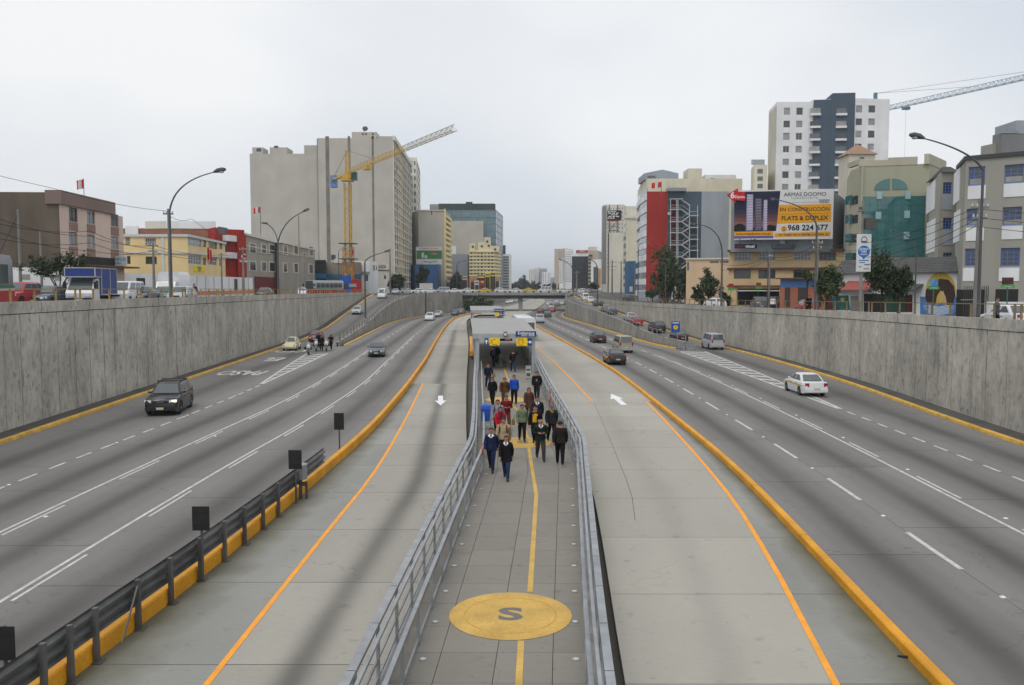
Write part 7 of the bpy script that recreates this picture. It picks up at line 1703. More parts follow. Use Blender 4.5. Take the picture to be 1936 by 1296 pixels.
p = G(606, 664); person('police rider in black standing between the motorcycles', 606, 0, 1.78, BLK, BLK, d=p.y, foot_z=0, phase=.2, extra=(cap_(TRIM),))
p = G(624, 662); person('police rider in black at the right of the motorcycles', 624.5, 0, 1.78, BLK, BLK, d=p.y, foot_z=0, phase=.3, pose='ride', extra=(cap_(TRIM),))
p = G(600.5, 658); person('police rider in black half hidden behind the middle motorcycle', 600.5, 0, 1.78, BLK, BLK, d=p.y, foot_z=0, phase=.2, extra=(cap_(TRIM),))
finish_people()
# ------------------------------------------------------------------ trees
BARK = mat('bark', (.07, .055, .042), rough=.95, var=.3, scale=6)
def leaf_mat(name, c1, c2):
    m = bpy.data.materials.new(name); m.use_nodes = True; n, l = m.node_tree.nodes, m.node_tree.links; b = n['Principled BSDF']; b.inputs['Roughness'].default_value = .65; b.inputs['Specular IOR Level'].default_value = .25
    g_ = n.new('ShaderNodeNewGeometry'); t = n.new('ShaderNodeTexNoise'); t.inputs['Scale'].default_value = 1.3; t.inputs['Detail'].default_value = 4; l.new(g_.outputs['Position'], t.inputs['Vector'])
    r = n.new('ShaderNodeValToRGB'); r.color_ramp.elements[0].position = .35; r.color_ramp.elements[0].color = (*c1, 1); r.color_ramp.elements[1].position = .65; r.color_ramp.elements[1].color = (*c2, 1)
    l.new(t.outputs[0], r.inputs[0]); l.new(r.outputs[0], b.inputs['Base Color']); return m
LEAF = leaf_mat('dusty green leaves', (.042, .066, .026), (.10, .13, .055)); LEAF2 = leaf_mat('dark green leaves', (.026, .042, .02), (.068, .09, .038)); LEAFH = leaf_mat('far grey green leaves', (.05, .06, .055), (.08, .09, .08))
def tree(label, x, d, z0, lobes, trunk_h, leaves=2600, ls=.2, m=LEAF, tw=.16, seed=1, name='tree'):
    """lobes = [(dx, dy, z above ground, rx, rz)]"""
    rnd = random.Random(seed); t = thing(name, label, 'tree', (x, d, z0)); b = MB()
    b.tube([(0, 0, -.1), (.05*rnd.uniform(-1, 1), 0, trunk_h*.5), (.1*rnd.uniform(-1, 1), 0, trunk_h)], [tw, tw*.8, tw*.62], 8)
    for (dx, dy, z, rx, rz) in lobes:
        b.tube([(0, 0, trunk_h*.8), (dx*.45, dy*.45, trunk_h*.8 + (z-trunk_h*.8)*.5), (dx, dy, z)], [tw*.5, tw*.32, tw*.12], 6)
        for k in range(4):
            a = rnd.uniform(0, 6.28); b.tube([(dx*.7, dy*.7, trunk_h + (z-trunk_h)*.6), (dx + rx*.6*math.cos(a), dy + rx*.6*math.sin(a), z + rz*rnd.uniform(-.3, .6))], [tw*.2, tw*.05], 5)
    b.build('trunk', BARK, t, 60, False)
    c = MB(); tot = sum(rx*rx*rz for _, _, _, rx, rz in lobes)
    for (dx, dy, z, rx, rz) in lobes:
        nl = int(leaves*rx*rx*rz/tot); cl = [(rnd.gauss(0, .5), rnd.gauss(0, .5), rnd.gauss(0, .5)) for _ in range(max(5, nl//55))]
        for k in range(nl):
            q = rnd.choice(cl); s_ = rnd.uniform(.10, .30)
            p = V((dx + rx*(q[0] + rnd.gauss(0, s_)), dy + rx*(q[1] + rnd.gauss(0, s_)), z + rz*(q[2] + rnd.gauss(0, s_))))
            n_ = V((rnd.gauss(0, 1), rnd.gauss(0, 1), rnd.gauss(.5, 1))).normalized(); a = n_.orthogonal().normalized()*ls*rnd.uniform(.6, 1.3); e = n_.cross(a).normalized()*ls*rnd.uniform(.3, .6)
            c.face([p - a, p + e, p + a, p - e])
    c.build('crown', m, t, None, False)
def tpx(label, u, d, vt, vb_crown, halfw, m=LEAF, seed=1, leaves=2600, ls=.2, nl=6, z0=None, tw=.16):
    """crown measured in the photograph: top vt, lower edge vb_crown, half width in pixels"""
    z0 = (zsL(d) if u < 968 else zsR(d)) if z0 is None else z0; x = XU(u, d); zt, zb = ZV(vt, d) - z0, ZV(vb_crown, d) - z0; R_ = halfw*d/F_PX; rnd = random.Random(seed); lobes = []
    H = zt - zb
    for k in range(nl):
        a = 6.28*k/nl + rnd.uniform(-.4, .4); f = rnd.uniform(.25, .62); lobes.append((R_*f*math.cos(a), R_*f*math.sin(a), zb + H*rnd.uniform(.22, .7), R_*rnd.uniform(.55, .75), H*rnd.uniform(.28, .42)))
    lobes.append((rnd.uniform(-.2, .2)*R_, 0, zb + H*.7, R_*.6, H*.36))
    tree(label, x, d, z0, lobes, max(.8, zb + H*.25), int(leaves*1.7), ls, m, tw, seed)
tree('spreading dark tree with forked trunk before the white wall at the far left', XU(112, 66), 66, zsL(66), [(-1.3, 0, 3.0, .95, .6), (.1, .3, 3.15, .95, .6), (1.3, .1, 3.2, .8, .6), (1.9, -.2, 2.7, .5, .45), (-.5, -.3, 2.5, .8, .4), (-1.75, .2, 3.5, .5, .4), (.7, .2, 2.5, .6, .35)], 1.2, 3600, .11, LEAF2, .13, 3)
tpx('tall slender tree before the red building', 1258, 176, 474, 562, 21, LEAF, 11, 4200, .3, 9)
tpx('round dark tree beside the white arched door, right street', 1302, 170, 514, 560, 22, LEAF2, 12, 3200, .28, 7)
tpx('small green tree before the sandy house', 1340, 150, 522, 562, 17, LEAF, 13, 2600, .24, 6)
tpx('low bush tree left of the yellow house pier', 1371, 128, 552, 577, 11, LEAF2, 14, 1500, .18, 5)
tpx('dark clipped tree by the sandy house', 1322, 140, 545, 570, 9, LEAF2, 24, 1200, .2, 5)
tpx('green street tree before the blue topped corner shop', 1563, 80, 508, 558, 23, LEAF, 15, 3400, .14, 7)
tpx('bushy dark tree behind the advertising post', 1668, 75, 486, 560, 32, LEAF2, 16, 4600, .14, 8)
tpx('smaller dark tree right of the bushy one before the mural house', 1700, 74, 512, 560, 22, LEAF2, 17, 3000, .14, 6)
tpx('small leafy branch tree left of the corner shop tree', 1526, 84, 512, 530, 9, LEAF, 18, 900, .13, 4)
tpx('dark tree before the beige house, left middle distance', 748, 246, 520, 546, 14, LEAF2, 19, 2400, .4, 6)
tpx('palm like dark tree before the blue low building', 798, 300, 508, 540, 10, LEAF2, 20, 1500, .45, 5)
tpx('dark tree beside the yellow balcony tower', 862, 318, 519, 547, 11, LEAF2, 21, 1800, .45, 6)
tpx('big hazy dome shaped tree on the skyline above the overpass', 990, 760, 527, 548, 11, LEAFH, 22, 2600, .9, 6, tw=.5)
tpx('dark round tree by the red roadside sign, right distance', 1119, 330, 537, 553, 9, LEAF2, 23, 1600, .45, 5)
tpx('hedge bush on the low wall under the red building', 1234, 190, 547, 560, 12, LEAF, 25, 1600, .3, 6)
tree('low green bush behind the far shelter roof by the overpass pier', -10, 236, 0, [(-1.5, 0, 2.0, 1.8, 1.2), (1.3, 0, 2.6, 2.0, 1.4), (3.4, 0, 1.8, 1.5, 1.0)], .6, 2600, .35, LEAF, .2, 31, 'bush')
for k in range(12):
    u = 952 + k*9.5 + random.uniform(-3, 3)
    if 982 < u < 999: continue
    d_ = random.uniform(520, 800); tpx('small hazy tree on the skyline above the overpass, number %s from the left' % ('one two three four five six seven eight nine ten eleven twelve'.split()[k]), u, d_, random.uniform(534, 540), 548, random.uniform(3, 6), LEAFH, 40+k, 500, .8, 4, tw=.3)

# ------------------------------------------------------------------ lamps, poles, wires
M_lens = mat('lamp bowl', (.5, .5, .48), rough=.2)
def street_lamp(label, base, pole_top, bend, head, m=M_lamp, r=.09, conc=None, head_w=.16):
    """base, pole top and lamp head are points of the place; bend = control point of the curved arm"""
    base, pole_top, bend, head = V(base), V(pole_top), V(bend), V(head)
    t = thing('street_lamp', label, 'street lamp', base); pts = [pole_top*(1-q)**2 + bend*2*q*(1-q) + head*q*q for q in [i/12 for i in range(13)]]
    b = MB(); b.tube([base, pole_top], [r*1.25, r], 10); b.build('pole', m, t, 60)
    b = MB(); b.tube(pts, [r*.95 - r*.45*i/12 for i in range(13)], 8); b.build('arm', m, t, 60)
    dr = (pts[-1] - pts[-2]).normalized(); sd = dr.cross(V((0, 0, 1))).normalized(); up_ = sd.cross(dr); L_ = head_w*3.6; b = MB()
    ring = lambda p, w, h: [p + sd*w + up_*0, p + sd*w*.7 + up_*h, p - sd*w*.7 + up_*h, p - sd*w + up_*0, p - sd*w*.75 - up_*h*.5, p + sd*w*.75 - up_*h*.5]
    b.loft([ring(head - dr*.05, head_w*.35, head_w*.3), ring(head + dr*L_*.35, head_w, head_w*.75), ring(head + dr*L_*.8, head_w*.95, head_w*.7), ring(head + dr*L_, head_w*.5, head_w*.35)]); b.build('lamp_head', M_lamp, t, 50)
    b = MB(); c = head + dr*L_*.6 - up_*head_w*.45; b.ball(tuple(c), head_w*.7, head_w*.9, head_w*.35); b.build('lamp_bowl', M_lens, t, 60)
    return t
def lampx(label, u, d, z0, v_top, u_h, v_h, d_h=None, bend=None, **k):
    base = D(u, 560, d); base.z = z0; pt = D(u, v_top, d); pt.x = base.x; hd_ = D(u_h, v_h, d_h or d); be = D(bend[0], bend[1], d) if bend else V((pt.x, pt.y, hd_.z))
    return street_lamp(label, base, pt, be, hd_, **k)
lampx('tall single arm street lamp on the left wall edge by the parked cars', 325, 67, zsL(67), 400, 405, 326, bend=(328, 343), r=.08, head_w=.26)
t = lampx('double arm street lamp before the grey house on the left street', 526, 106, zsL(106), 470, 573, 401, bend=(528, 420), r=.1, head_w=.24)
pts = [D(526, 462, 106), D(522, 430, 106), D(500, 422, 106)]
b = MB(); b.tube([pts[0]*(1-q)**2 + pts[1]*2*q*(1-q) + pts[2]*q*q for q in [i/8 for i in range(9)]], .06, 6); b.build('side_arm', M_lamp, t, 60); b = MB(); b.ball(tuple(pts[2]), .45, .2, .12); b.build('side_lamp', M_galvd, t, 60)
lampx('street lamp on the left ramp with arm towards the overpass', 690.5, 150, .9, 496, 727, 477, bend=(692, 486), r=.12, head_w=.3)
lampx('small pale street lamp left of the crane base', 641, 200, zsL(200), 478, 650, 471, bend=(641, 471), r=.08, m=M_galvd)
lampx('tall single arm street lamp at the right wall edge, arm reaching left', 1850, 47, zsR(47), 322, 1746, 262, bend=(1838, 285), r=.07, head_w=.22)
lampx('street lamp whose arm crosses the large billboard', 1541, 77, zsR(77), 430, 1468, 378, bend=(1540, 392), r=.085, head_w=.15, m=M_galvd)
lampx('curved street lamp before the sandy house on the right street', 1364, 108, zsR(108), 480, 1318, 424, bend=(1364, 430), r=.11, head_w=.18, m=M_galvd)
lampx('thin curved lamp beside the shop sign below the billboard', 1451, 100, zsR(100), 490, 1430, 454, bend=(1450, 456), r=.06, head_w=.1)
lampx('thin curved lamp before the mural house', 1730, 66, zsR(66), 480, 1690, 437, bend=(1730, 445), r=.055, head_w=.1)
lampx('tall lamp standing on the right ramp divider', 1129.5, 178, 3.2, 512, 1116, 492, bend=(1129, 494), r=.13, head_w=.22)
lampx('lamp post left of the right ramp top in the distance', 1084, 250, 5, 518, 1064, 493, bend=(1084, 500), r=.16, head_w=.35)
lampx('tall pale lamp before the red building tree', 1258, 150, zsR(150), 500, 1238, 499, bend=(1256, 494), r=.09, head_w=.2, m=M_galvd)
lampx('slim lamp by the bay windows of the red building', 1206, 200, zsR(200), 470, 1222, 459, bend=(1206, 460), r=.1, head_w=.2, m=M_galvd)
lampx('distant curved lamp before the yellow stepped house', 864, 300, 5.1, 505, 876, 494, bend=(864, 494), r=.14, head_w=.3)
POLES = {}
def pole(label, u, d, z0, vt, r=.13, arms=(), m=M_pole, name='utility_pole', lean=0.0):
    base = D(u, 560, d); base.z = z0; top = D(u, vt, d); top.x = base.x + lean; t = thing(name, label, 'pole', base)
    b = MB(); b.tube([base, top], [r*1.3, r*.8], 10); b.build('shaft', m, t, 60)
    for dz, w in arms:
        b = MB(); b.box(top.x-w/2, top.y-.06, top.z-dz-.06, top.x+w/2, top.y+.06, top.z-dz+.06); b.build('crossarm', m, t)
        for s in (-.45, -.15, .15, .45):
            b = MB(); b.cyl((top.x + s*w, top.y, top.z-dz+.14), (0, 0, 1), .05, .16, 8); b.build('insulator', FR_W, t)
    POLES[label] = top
    return t
pole('leaning dark utility pole with stay before the brown house', 40, 70, zsL(70), 396, .11, ())
pole('thin dark pole behind the forked tree', 80, 70, zsL(70), 436, .09)
pole('concrete utility pole right beside the tall left lamp', 322, 68, zsL(68), 395, .085, ((.4, .8),))
pole('utility pole with crossarm before the yellow house', 292, 80, zsL(80), 459, .12, ((.3, 1.0), (.8, .8)))
pole('thin utility pole at the gate of the long white wall', 420, 110, zsL(110), 478, .1, ((.3, .8),))
pole('utility pole at the right end of the long white wall', 461, 122, zsL(122), 467, .14, ((.4, 1.0),))
pole('tall thin pole rising before the tan block wing', 567, 140, zsL(140), 407, .09)
pole('thin pole with crossarms before the grey house end', 577, 160, zsL(160), 475, .12, ((.5, 1.4),))
pole('tall pole at the corner of the huge tan block', 738, 244, zsL(244), 470, .2, ((.5, 2.0),))
pole('thick concrete pole beside the tall right lamp', 1847, 49, zsR(49), 376, .17, ((.5, 1.0), (1.1, .8)))
pole('thick dark pole carrying the lamp before the billboard', 1543, 80, zsR(80), 452, .15, ((.4, 1.0), (.9, .8)))
pole('thin pole with a hanging box below the billboard corner', 1454, 103, zsR(103), 478, .09, ((.5, .6),))
pole('utility pole before the white tower, right distance', 1157, 240, 4.5, 492, .22, ((.6, 2.6), (1.8, 2.6), (2.8, 2.0)))
pole('dark utility pole left of the blue strip building', 1174, 225, 4.4, 494, .18, ((.5, 1.6),))
pole('utility pole by the top of the right ramp', 1090, 256, 5, 512, .2, ((.6, 2.0),))
pole('thin pole at the bay windows of the red building', 1200, 205, 4.0, 500, .1)
b = MB(); t_ = POLES['leaning dark utility pole with stay before the brown house']; b.tube([t_ - V((0, 0, .3)), (t_.x - 3.4, t_.y - .5, zsL(70))], .05, 6); tag(b.build('stay_cable', M_lamp), 'slanting stay of the dark utility pole at the far left', 'cable')
def wire(label, pts, sag=.5, r=.018):
    pts = [V(p) for p in pts]; out = []
    for a, c in zip(pts, pts[1:]):
        for i in range(10): q = i/10; p = a.lerp(c, q); p.z -= 4*sag*q*(1-q); out.append(p)
    out.append(pts[-1]); b = MB(); b.tube(out, r, 5); tag(b.build('power_line', M_black), label, 'cable', 'power lines along the streets')
Q = POLES; A1 = Q['concrete utility pole right beside the tall left lamp']; A2 = Q['utility pole with crossarm before the yellow house']; A3 = Q['thin utility pole at the gate of the long white wall']; A4 = Q['utility pole at the right end of the long white wall']; A0 = t_
wire('long high power line from the left edge to the lamp side pole', [D(-620, 165, 60), D(102, 357, 67), A1 - V((0, 0, .2))], .25)
wire('power line fanning from the lamp side pole down to the right', [A1 - V((0, 0, .5)), D(362, 414, 80), A4 - V((0, 0, .4))], .3)
for i, (v0, v1, v2) in enumerate(((415, 447, 459), (424, 437, 462), (440, 474, 466), (452, 459, 470))):
    wire('black cable sagging before the pink house, %s from the top' % ('first', 'second', 'third', 'lowest')[i], [D(-560, v0-40, 55), D(0, v0, 62), D(170, v1, 70), A2 - V((.1*i, 0, .3+.25*i))], .3, .02)
for i in range(3): wire('cable between the yellow house pole and the white wall pole, %s one' % ('upper', 'middle', 'lower')[i], [A2 - V((-.1, 0, .3+.3*i)), A3 - V((0, 0, .3+.25*i)), A4 - V((0, 0, .4+.25*i))], .35, .02)
wire('cable from the long white wall pole to the double arm lamp', [A4 - V((0, 0, .3)), D(526, 480, 106), D(577, 482, 160)], .4, .022)
R1p = Q['thick concrete pole beside the tall right lamp']; R2p = Q['thick dark pole carrying the lamp before the billboard']; R3p = Q['thin pole with a hanging box below the billboard corner']
for i in range(4): wire('cable from the thick right pole to the lamp pole before the billboard, %s' % ('topmost', 'second', 'third', 'lowest')[i], [R1p - V((.2, 0, .5+.35*i)), R2p - V((-.1, 0, .5+.3*i))], .8 + .25*i, .018)
for i in range(3): wire('cable from the thick right pole to the right picture edge, %s' % ('upper', 'middle', 'lower')[i], [R1p - V((0, 0, .6+.5*i)), D(2560, 420 + 26*i, 36)], .25, .016)
for i in range(2): wire('cable crossing the front of the yellow shop house, %s' % ('upper', 'lower')[i], [R2p - V((.2, 0, .6+.5*i)), R3p - V((0, 0, .5+.3*i)), D(1364, 500+10*i, 108)], .5, .02)

# ------------------------------------------------------------------ railings on the walls
def railing(label, f, s, zt, d0, d1, per, m, h, o):
    root = thing('wall_railing', label, 'railing', (f(d0) - s*o, d0, zt(d0))); n = int((d1-d0)/per); ds = [d0 + (d1-d0)*i/n for i in range(n+1)]
    X = lambda t: f(t) - s*o
    for i, t in enumerate(ds):
        b = MB(); b.box(X(t)-.04, t-.05, zt(t)-.15, X(t)+.04, t+.05, zt(t)+h); b.build('post', m, root)
        if i % 4 == 2: b = MB(); b.box(X(t)-.04, t+.5, zt(t)-.15, X(t)+.04, t+.6, zt(t)+h); b.build('post', m, root)
    for a, c in zip(ds, ds[1:]):
        b = MB(); b.bar((X(a), a, zt(a)+h+.03), (X(c), c, zt(c)+h+.03), .07, .05); b.build('rail', m, root)
railing('faded yellow railing on top of the left retaining wall', LW, 1, topL, 26, 204, 2.4, M_railY, .62, .18)
railing('faded brown yellow railing on top of the right retaining wall', RW, -1, topR, 26, 236, 2.6, mat('brown rail paint', lin(136, 118, 88), var=.25, scale=2), .72, .18)
def stubs(label, f, zt, d0, d1, per, h, w, m):
    root = thing('divider_posts', label, 'railing', (f(d0), d0, 0)); d = d0
    while d < d1: b = MB(); b.box(f(d)-w/2, d-w/2, zt(d)-.1, f(d)+w/2, d+w/2, zt(d)+h); b.build('post', m, root); d += per
    return root
stubs('row of short dark posts on the left ramp divider wall', off(LDV, -.15), topLD, 104, 206, 3.4, .75, .2, M_pole)
rt = stubs('thin pale railing on the right ramp divider wall', off(RDV, .15), topRD, 97, 240, 2.4, .6, .09, M_galv)
d = 97
while d < 238: b = MB(); b.bar((RDV(d)+.15, d, topRD(d)+.6), (RDV(d+2.4)+.15, d+2.4, topRD(d+2.4)+.6), .06, .06); b.build('rail', M_galv, rt); d += 2.4
# crash cushion at the tip of the right divider, blue sign
b = MB(); p = G(1297, 664); t = thing('crash_cushion', 'grey steel crash barrier at the tip of the right ramp divider', 'barrier', (p.x, p.y, 0))
for k in range(5): b = MB(); b.box(p.x-.9+k*.45, p.y-.05, 0, p.x-.78+k*.45, p.y+.1, 1.0); b.build('post', M_galv, t)
for z in (.35, .6, .9): b = MB(); b.box(p.x-1.0, p.y-.08, z, p.x+1.1, p.y-.055, z+.14); b.build('rail', M_galv, t)
t = sign_board('road_sign', 'blue square road sign with round emblem standing by the right ramp', 106, 1269, 1285.5, 608, 628.5, mat('road sign blue', lin(40, 88, 180), var=.04), [('2', .5, .48, .45, M_ktext)])
b = MB(); b.face([(.28*math.cos(k*math.pi/10), -.0835, .62 + .28*math.sin(k*math.pi/10)) for k in range(20)]); b.build('emblem', M_yelS, t, None, False)
b = MB(); b.box(-.04, -.02, -t.location.z, .04, .03, .02); b.build('pole', M_galvd, t, None, False)
b = MB(); b.box(-.4, -.086, 1.12, .4, -.081, 1.24); b.build('white_line', M_wtext, t, None, False)

# ------------------------------------------------------------------ cranes
def lattice(b, p, q, w, h, n, up=V((0, 0, 1)), tri=False, r=.09):
    """truss from p to q: four (or three) chords with zigzag lacing"""
    p, q = V(p), V(q); dr = (q-p).normalized(); sx = dr.cross(up).normalized(); sz = sx.cross(dr).normalized()
    C = [(-1, 0), (1, 0), (0, 1)] if tri else [(-1, -.5), (1, -.5), (1, .5), (-1, .5)]
    pt = lambda f, c: p.lerp(q, f) + sx*w/2*c[0] + sz*h*c[1]
    for c in C: b.bar(pt(0, c), pt(1, c), r*1.6, r*1.6)
    for i in range(n):
        f0, f1 = i/n, (i+1)/n
        for c, e in zip(C, C[1:] + C[:1]):
            b.bar(pt(f0, c), pt(f1, e), r*.9, r*.9) if i % 2 else b.bar(pt(f0, e), pt(f1, c), r*.9, r*.9); b.bar(pt(f0, c), pt(f0, e), r*.8, r*.8)
CY = mat('crane yellow', lin(206, 166, 66), rough=.55, var=.15, scale=.6)
cx, cd = XU(659.5, 230), 230; zj = ZV(331, 230); t = thing('tower_crane', 'yellow tower crane standing before the huge tan block', 'crane', (cx, cd, zsL(230)))
b = MB(); lattice(b, (cx, cd, zsL(230)), (cx, cd, zj-2.2), 1.7, 1.7, 22, up=V((0, 1, 0)), r=.11); b.build('mast', CY, t)
b = MB(); lattice(b, (cx, cd, zsL(230)), (cx, cd, ZV(467, 230)), 2.5, 2.5, 6, up=V((0, 1, 0)), r=.11); b.build('climbing_frame', mat('crane orange', lin(200, 130, 30), rough=.6), t)
for v in (461, 490): b = MB(); z = ZV(v, 230); b.box(cx-2.3, cd-2.3, z-.1, cx+2.3, cd+2.3, z+.1); b.build('work_platform', M_lamp, t)
b = MB(); b.cyl((cx, cd, zj-1.4), (0, 0, 1), 1.35, .5, 16); b.box(cx-1.2, cd-1.2, zj-1.1, cx+1.2, cd+1.2, zj+.1); b.box(cx-1.6, cd-1.6, ZV(343, 230), cx+1.6, cd+1.6, ZV(341, 230)); b.build('slewing_unit', CY, t)
jd = V((.465, -.885, 0)); zj2 = zj + .4
b = MB(); je = V((cx, cd, zj2)) + jd*71; lattice(b, V((cx, cd, zj2)) + jd*1.2, V((cx, cd, zj2)) + jd*44, 1.1, 1.15, 30, tri=True, r=.055); b.build('jib', CY, t)
b = MB(); lattice(b, V((cx, cd, zj2)) + jd*44, je, 1.2, 1.2, 20, tri=True, r=.06); b.build('jib_tip', mat('pale crane grey', (.43, .39, .29), rough=.5), t)
b = MB(); ce = V((cx, cd, zj2-.2)) - jd*13; b.bar(V((cx, cd, zj2-.2)) - jd*1.0 + V((.5, 0, 0)), ce + V((.5, 0, 0)), .3, .5); b.bar(V((cx, cd, zj2-.2)) - jd*1.0 - V((.5, 0, 0)), ce - V((.5, 0, 0)), .3, .5); b.build('counter_jib', CY, t)
b = MB(); b.obox(ce + V((0, 0, -.6)), V((.9, 0, 0)), V((0, .7, 0)), V((0, 0, 1.7))); b.build('counterweight', mat('blue white weight', lin(110, 140, 190), var=.3, scale=1), t)
b = MB(); ap = V((cx, cd, ZV(285, 230))); lattice(b, (cx, cd, zj), ap, .9, .9, 6, up=V((0, 1, 0)), r=.1); b.build('tower_head', CY, t)
for i, e in enumerate((V((cx, cd, zj2+1)) + jd*22, ce + V((0, 0, .6)))): b = MB(); b.tube([ap, e], .05, 5); b.build('tie_bar', M_lamp, t)
b = MB(); b.box(cx+1.3, cd-1.6, ZV(342, 230), cx+2.9, cd+.4, ZV(327, 230)); b.build('cab', mat('cab green glass', (.03, .09, .07), rough=.2), t)
b = MB(); tp = V((cx, cd, zj2-.7)) + jd*17; b.obox(tp, jd*1.2, V((.8, 0, 0)), V((0, 0, .4))); b.build('trolley', CY, t)
b = MB(); b.box(cx+1.35, cd-2.0, ZV(484, 230), cx+1.5, cd-1.2, ZV(473, 230)); b.build('flag', REDP, t)
CB = mat('crane steel blue', lin(96, 132, 150), rough=.55, var=.1)
cx, cd = XU(1645, 300), 300; zj = ZV(214, 300); t = thing('tower_crane', 'slim blue grey tower crane whose jib reaches over the right edge', 'crane', (cx, cd, 4.5))
b = MB(); lattice(b, (cx, cd, 4.5), (cx, cd, zj), 1.8, 1.8, 26, up=V((0, 1, 0)), r=.14); b.build('mast', CB, t)
jv = V((XU(2010, 240) - cx, 240 - cd, 0)); b = MB(); lattice(b, (cx, cd, zj), V((cx, cd, zj)) + jv, 1.5, 1.5, 52, tri=True, r=.075); b.build('jib', CB, t)
b = MB(); b.box(cx-.5, cd-.5, zj, cx+.5, cd+.5, ZV(176, 300)); b.build('tower_head', CB, t)
for q in (.95, .55): b = MB(); b.tube([V((cx, cd, ZV(177, 300))), V((cx, cd, zj+1.4)) + jv*q], .05, 5); b.build('tie_bar', M_galvd, t)
b = MB(); b.bar((cx, cd, zj), V((cx, cd, zj)) - jv*.12, 1.0, .6); b.build('counter_jib', CB, t)
b = MB(); c_ = V((cx, cd, zj-.7)) + jv*.19; b.box(c_.x-1.2, c_.y-.6, c_.z-.5, c_.x+1.2, c_.y+.6, c_.z+.4); b.build('trolley', CB, t); b = MB(); b.tube([c_, c_ - V((0, 0, 26))], .03, 5); b.build('hoist_rope', M_galvd, t)

# ------------------------------------------------------------------ flags, street signs, advertising post
FRED = mat('flag red', lin(206, 34, 48), rough=.8, var=.1)
def flag(label, u, v_base, v_top, d, du, dv, wind=1, z_base=None):
    """red, white, red cloth in three bands on a thin pole"""
    p0, p1 = D(u, v_base, d), D(u, v_top, d); p1.x = p0.x; t = thing('flag', label, 'flag', p0); b = MB(); b.tube([p0, p1], .03*d/80, 6); b.build('pole', M_galvd, t)
    w, h = du*d/F_PX*wind, dv*d/F_PX
    for k in range(3):
        b = MB()
        for j in range(4):
            x0, x1 = (k + j/4)/3, (k + (j+1)/4)/3; f = lambda x: (p1.x + w*x, p1.y + .15*h*math.sin(x*7), p1.z - .02 - .25*h*x)
            a, c = f(x0), f(x1); b.face([a, c, (c[0], c[1]+.05, c[2]-h), (a[0], a[1]+.05, a[2]-h)])
        b.build('cloth_band', FRED if k != 1 else WHC, t, 60)
flag('small red and white flag on the pink house roof', 159, 370, 338, 84, 14, 17, -1)
flag('red and white flag on a long pole before the tan block wing', 493, 445, 391, 150, 13, 11, -1)
flag('red and white flag waving on the roof of the red building', 1250, 372, 344, 205, 18, 10, -1)
flag('red and white flag hanging before the yellow house', 393, 498, 468, 116, 7, 22, 1)
def ad_post():
    d = 67; x = XU(1629, d); t = thing('advertising_post', 'post with a tall white and blue wifi zone banner and speaker box', 'sign', (x, d, zsR(d))); z = lambda v: ZV(v, d)
    b = MB(); b.tube([(x, d+.15, zsR(d)), (x, d+.15, z(380))], [.16, .10], 10); b.build('post', M_pole, t)
    x0, x1 = XU(1617, d), XU(1644, d); b = MB(); b.box(x0, d-.1, z(514), x1, d-.02, z(443)); b.build('banner', mat('white banner', (.68, .68, .68), var=.05), t)
    bl = mat('banner blue', lin(36, 112, 190), var=.05); cx_, cz = (x0+x1)/2, z(476); b = MB(); r = (x1-x0)*.42; b.face([(cx_ + r*math.cos(k*math.pi/12), d-.106, cz + r*math.sin(k*math.pi/12)*.98) for k in range(24)]); b.build('blue_disc', bl, t)
    b = MB(); b.face([(cx_-.16, d-.107, cz-r*.9), (cx_+.16, d-.107, cz-r*.9), (cx_, d-.107, cz-r*1.35)]); b.build('pointer', bl, t)
    for s, dz, sz in (('ZONA', .17, .26), ('WIFI', -.03, .22), ('segura', -.21, .20)): put_text(s, sz, M_wtext, t, (cx_-x, -.112, cz+dz-zsR(d)), (1, 0, 0), (0, 0, 1), .02)
    for k in range(10): a0, a1 = math.pi*k/10, math.pi*(k+1)/10; b = MB(); q = lambda a, rr: (cx_ + rr*math.cos(a), d-.106, z(456) + rr*1.4*math.sin(a)); b.face([q(a0, .26), q(a1, .26), q(a1, .2), q(a0, .2)]); b.build('lock_bow', MG, t)
    b = MB(); b.face([(cx_-.27, d-.106, z(456)), (cx_+.27, d-.106, z(456)), (cx_+.2, d-.106, z(460)), (cx_-.2, d-.106, z(460))]); b.build('lock_body', MG, t)
    for k, (a, e) in enumerate(((.15, .85), (.2, .6), (.55, .9), (.15, .35), (.5, .9))): b = MB(); zz = z(493+k*4); b.box(x0+(x1-x0)*a, d-.107, zz-.03, x0+(x1-x0)*e, d-.104, zz+.04); b.build('printed_line', bl if k < 2 else MG, t)
    b = MB(); b.box(XU(1632, d), d-.35, z(434), XU(1649, d), d+.3, z(413)); b.build('equipment_box', mat('brown box', (.10, .09, .085)), t)
    b = MB(); b.bar((x-.5, d, z(400)), (x+.5, d, z(402)), .06, .06); b.box(x-.36, d-.2, z(397), x-.2, d+.1, z(392)); b.build('camera_arm', M_galvd, t)
ad_post()
def stop_sign(label, u, d, vt, w_px, plate_m, txt, top_m):
    x = XU(u, d); t = thing('bus_stop_sign', label, 'sign', (x, d, zsR(d))); b = MB(); b.tube([(x, d, zsR(d)), (x, d, ZV(vt, d))], .04, 8); b.build('pole', COLR['green'], t)
    w = w_px*d/F_PX; z = ZV(vt+17, d); b = MB(); b.box(x-w/2, d-.06, z-.09, x+w/2, d-.02, z+.1); b.build('green_plate', mat('sign green', lin(70, 164, 74)), t); put_text(txt, .13, M_wtext, t, (0, -.066, z-zsR(d)), (1, 0, 0), (0, 0, 1), .01)
    b = MB(); b.box(x-w*.44, d-.06, z+.12, x+w*.38, d-.02, ZV(vt, d)); b.build('top_panel', top_m, t)
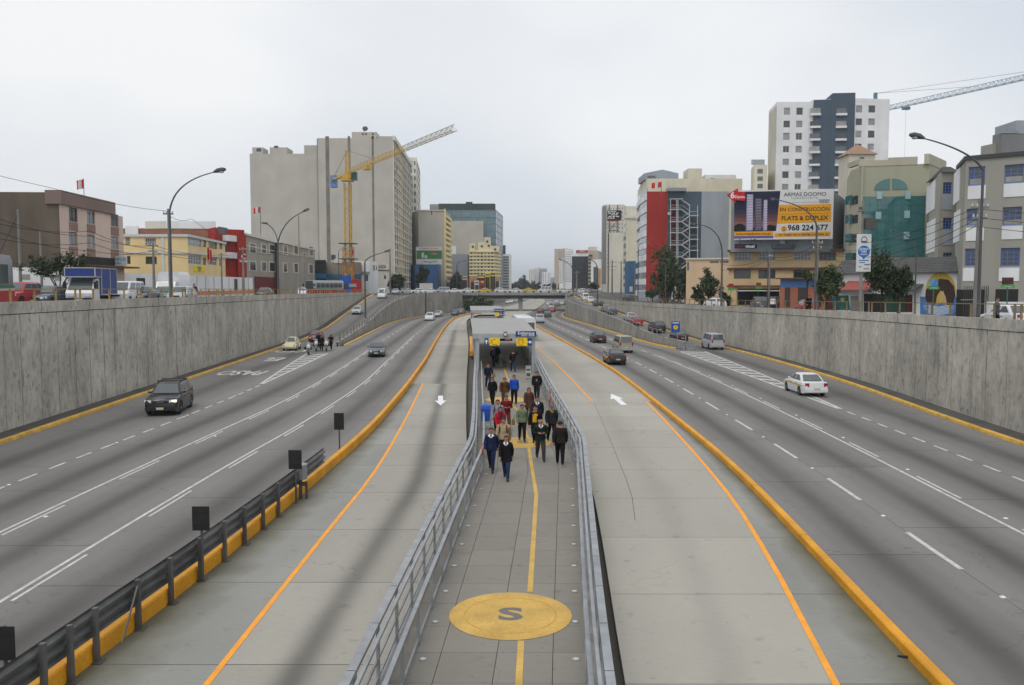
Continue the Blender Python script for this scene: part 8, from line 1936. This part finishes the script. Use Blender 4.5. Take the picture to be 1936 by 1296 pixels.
stop_sign('green street name sign with picture panel before the mural', 1765, 60, 528, 20, None, 'Jr. Torre', mat('sign blue print', lin(96, 146, 190), var=.5, scale=4))
stop_sign('green street name sign with dark picture panel before the grey building', 1905, 56, 525, 26, None, 'Av. Paseo', mat('sign dark print', lin(84, 60, 56), var=.5, scale=4))
for u, v, lab in ((1382, 540, 'small red and green sign at the left pier of the yellow shop house'), (1434, 538, 'small red and green sign over the shop entrance of the yellow house')):
    d = 110; x = XU(u, d); t = thing('shop_sign', lab, 'sign', (x, d, zsR(d))); z = ZV(v, d)
    b = MB(); b.tube([(x, d, zsR(d)), (x, d, z)], .035, 8); b.build('pole', COLR['green'], t); b = MB(); b.box(x-.32, d-.05, z-.18, x+.32, d-.01, z+.22); b.build('red_plate', REDP, t); b = MB(); b.box(x-.4, d-.05, z-.6, x+.4, d-.01, z-.26); b.build('green_plate', mat('sign green', ()), t)
t = thing('white_arch', 'white plaster front with pointed dark red door between the right street trees', 'house', (XU(1284, 182), 182, 3.7)); w = .1136
b = MB(); b.loft([[(x, y, z) for x, z in ((-1.1, 0), (1.15, 0), (1.1, 2.0), (.4, 3.6), (-.2, 3.6), (-1.0, 2.2))] for y in (0, 3)]); b.build('wall', WHITEP, t, None, False)
b = MB(); b.face([(-.35, -.02, 0), (.35, -.02, 0), (.33, -.02, 1.8), (.0, -.02, 2.9), (-.33, -.02, 1.8)]); b.build('door', mat('stair door red', ()), t, None, False)
B = Bld('low_wall', 'pale grey blue low wall with a notched top under the red building', [(1207, 196), (1250, 192)], 3.7, ZV(556, 194), LGREY, (0, .3), 'wall'); B.onpx(0, 1207, 551, 1221, 557, -.2, 0, LGREY, 'raised_end'); B.onpx(0, 1238, 551, 1250, 557, -.2, 0, LGREY, 'raised_end'); B.done()
# litter on the road
p = G(1722, 1246); b = MB(); b.tube([(p.x-.22, p.y+.1, .02), (p.x, p.y, .03), (p.x+.2, p.y-.12, .02)], [.015, .035, .012], 6); tag(b.build('litter_scrap', mat('dark scrap', (.03, .03, .03))), 'dark scrap lying against the right orange barrier at the lower right', 'litter')
# ---- air
hz = MB(); hz.box(-3100, -320, -1.4, 3100, 6100, 95)
hm_ = bpy.data.materials.new('hazy air'); hm_.use_nodes = True; hn = hm_.node_tree.nodes; hn.clear(); ho = hn.new('ShaderNodeOutputMaterial'); hp = hn.new('ShaderNodeVolumePrincipled')
hp.inputs['Color'].default_value = (.86, .90, .95, 1); hp.inputs['Density'].default_value = .00022; hp.inputs['Anisotropy'].default_value = .2
hm_.node_tree.links.new(hp.outputs[0], ho.inputs['Volume'])
tag(hz.build('haze', hm_), kind='stuff')
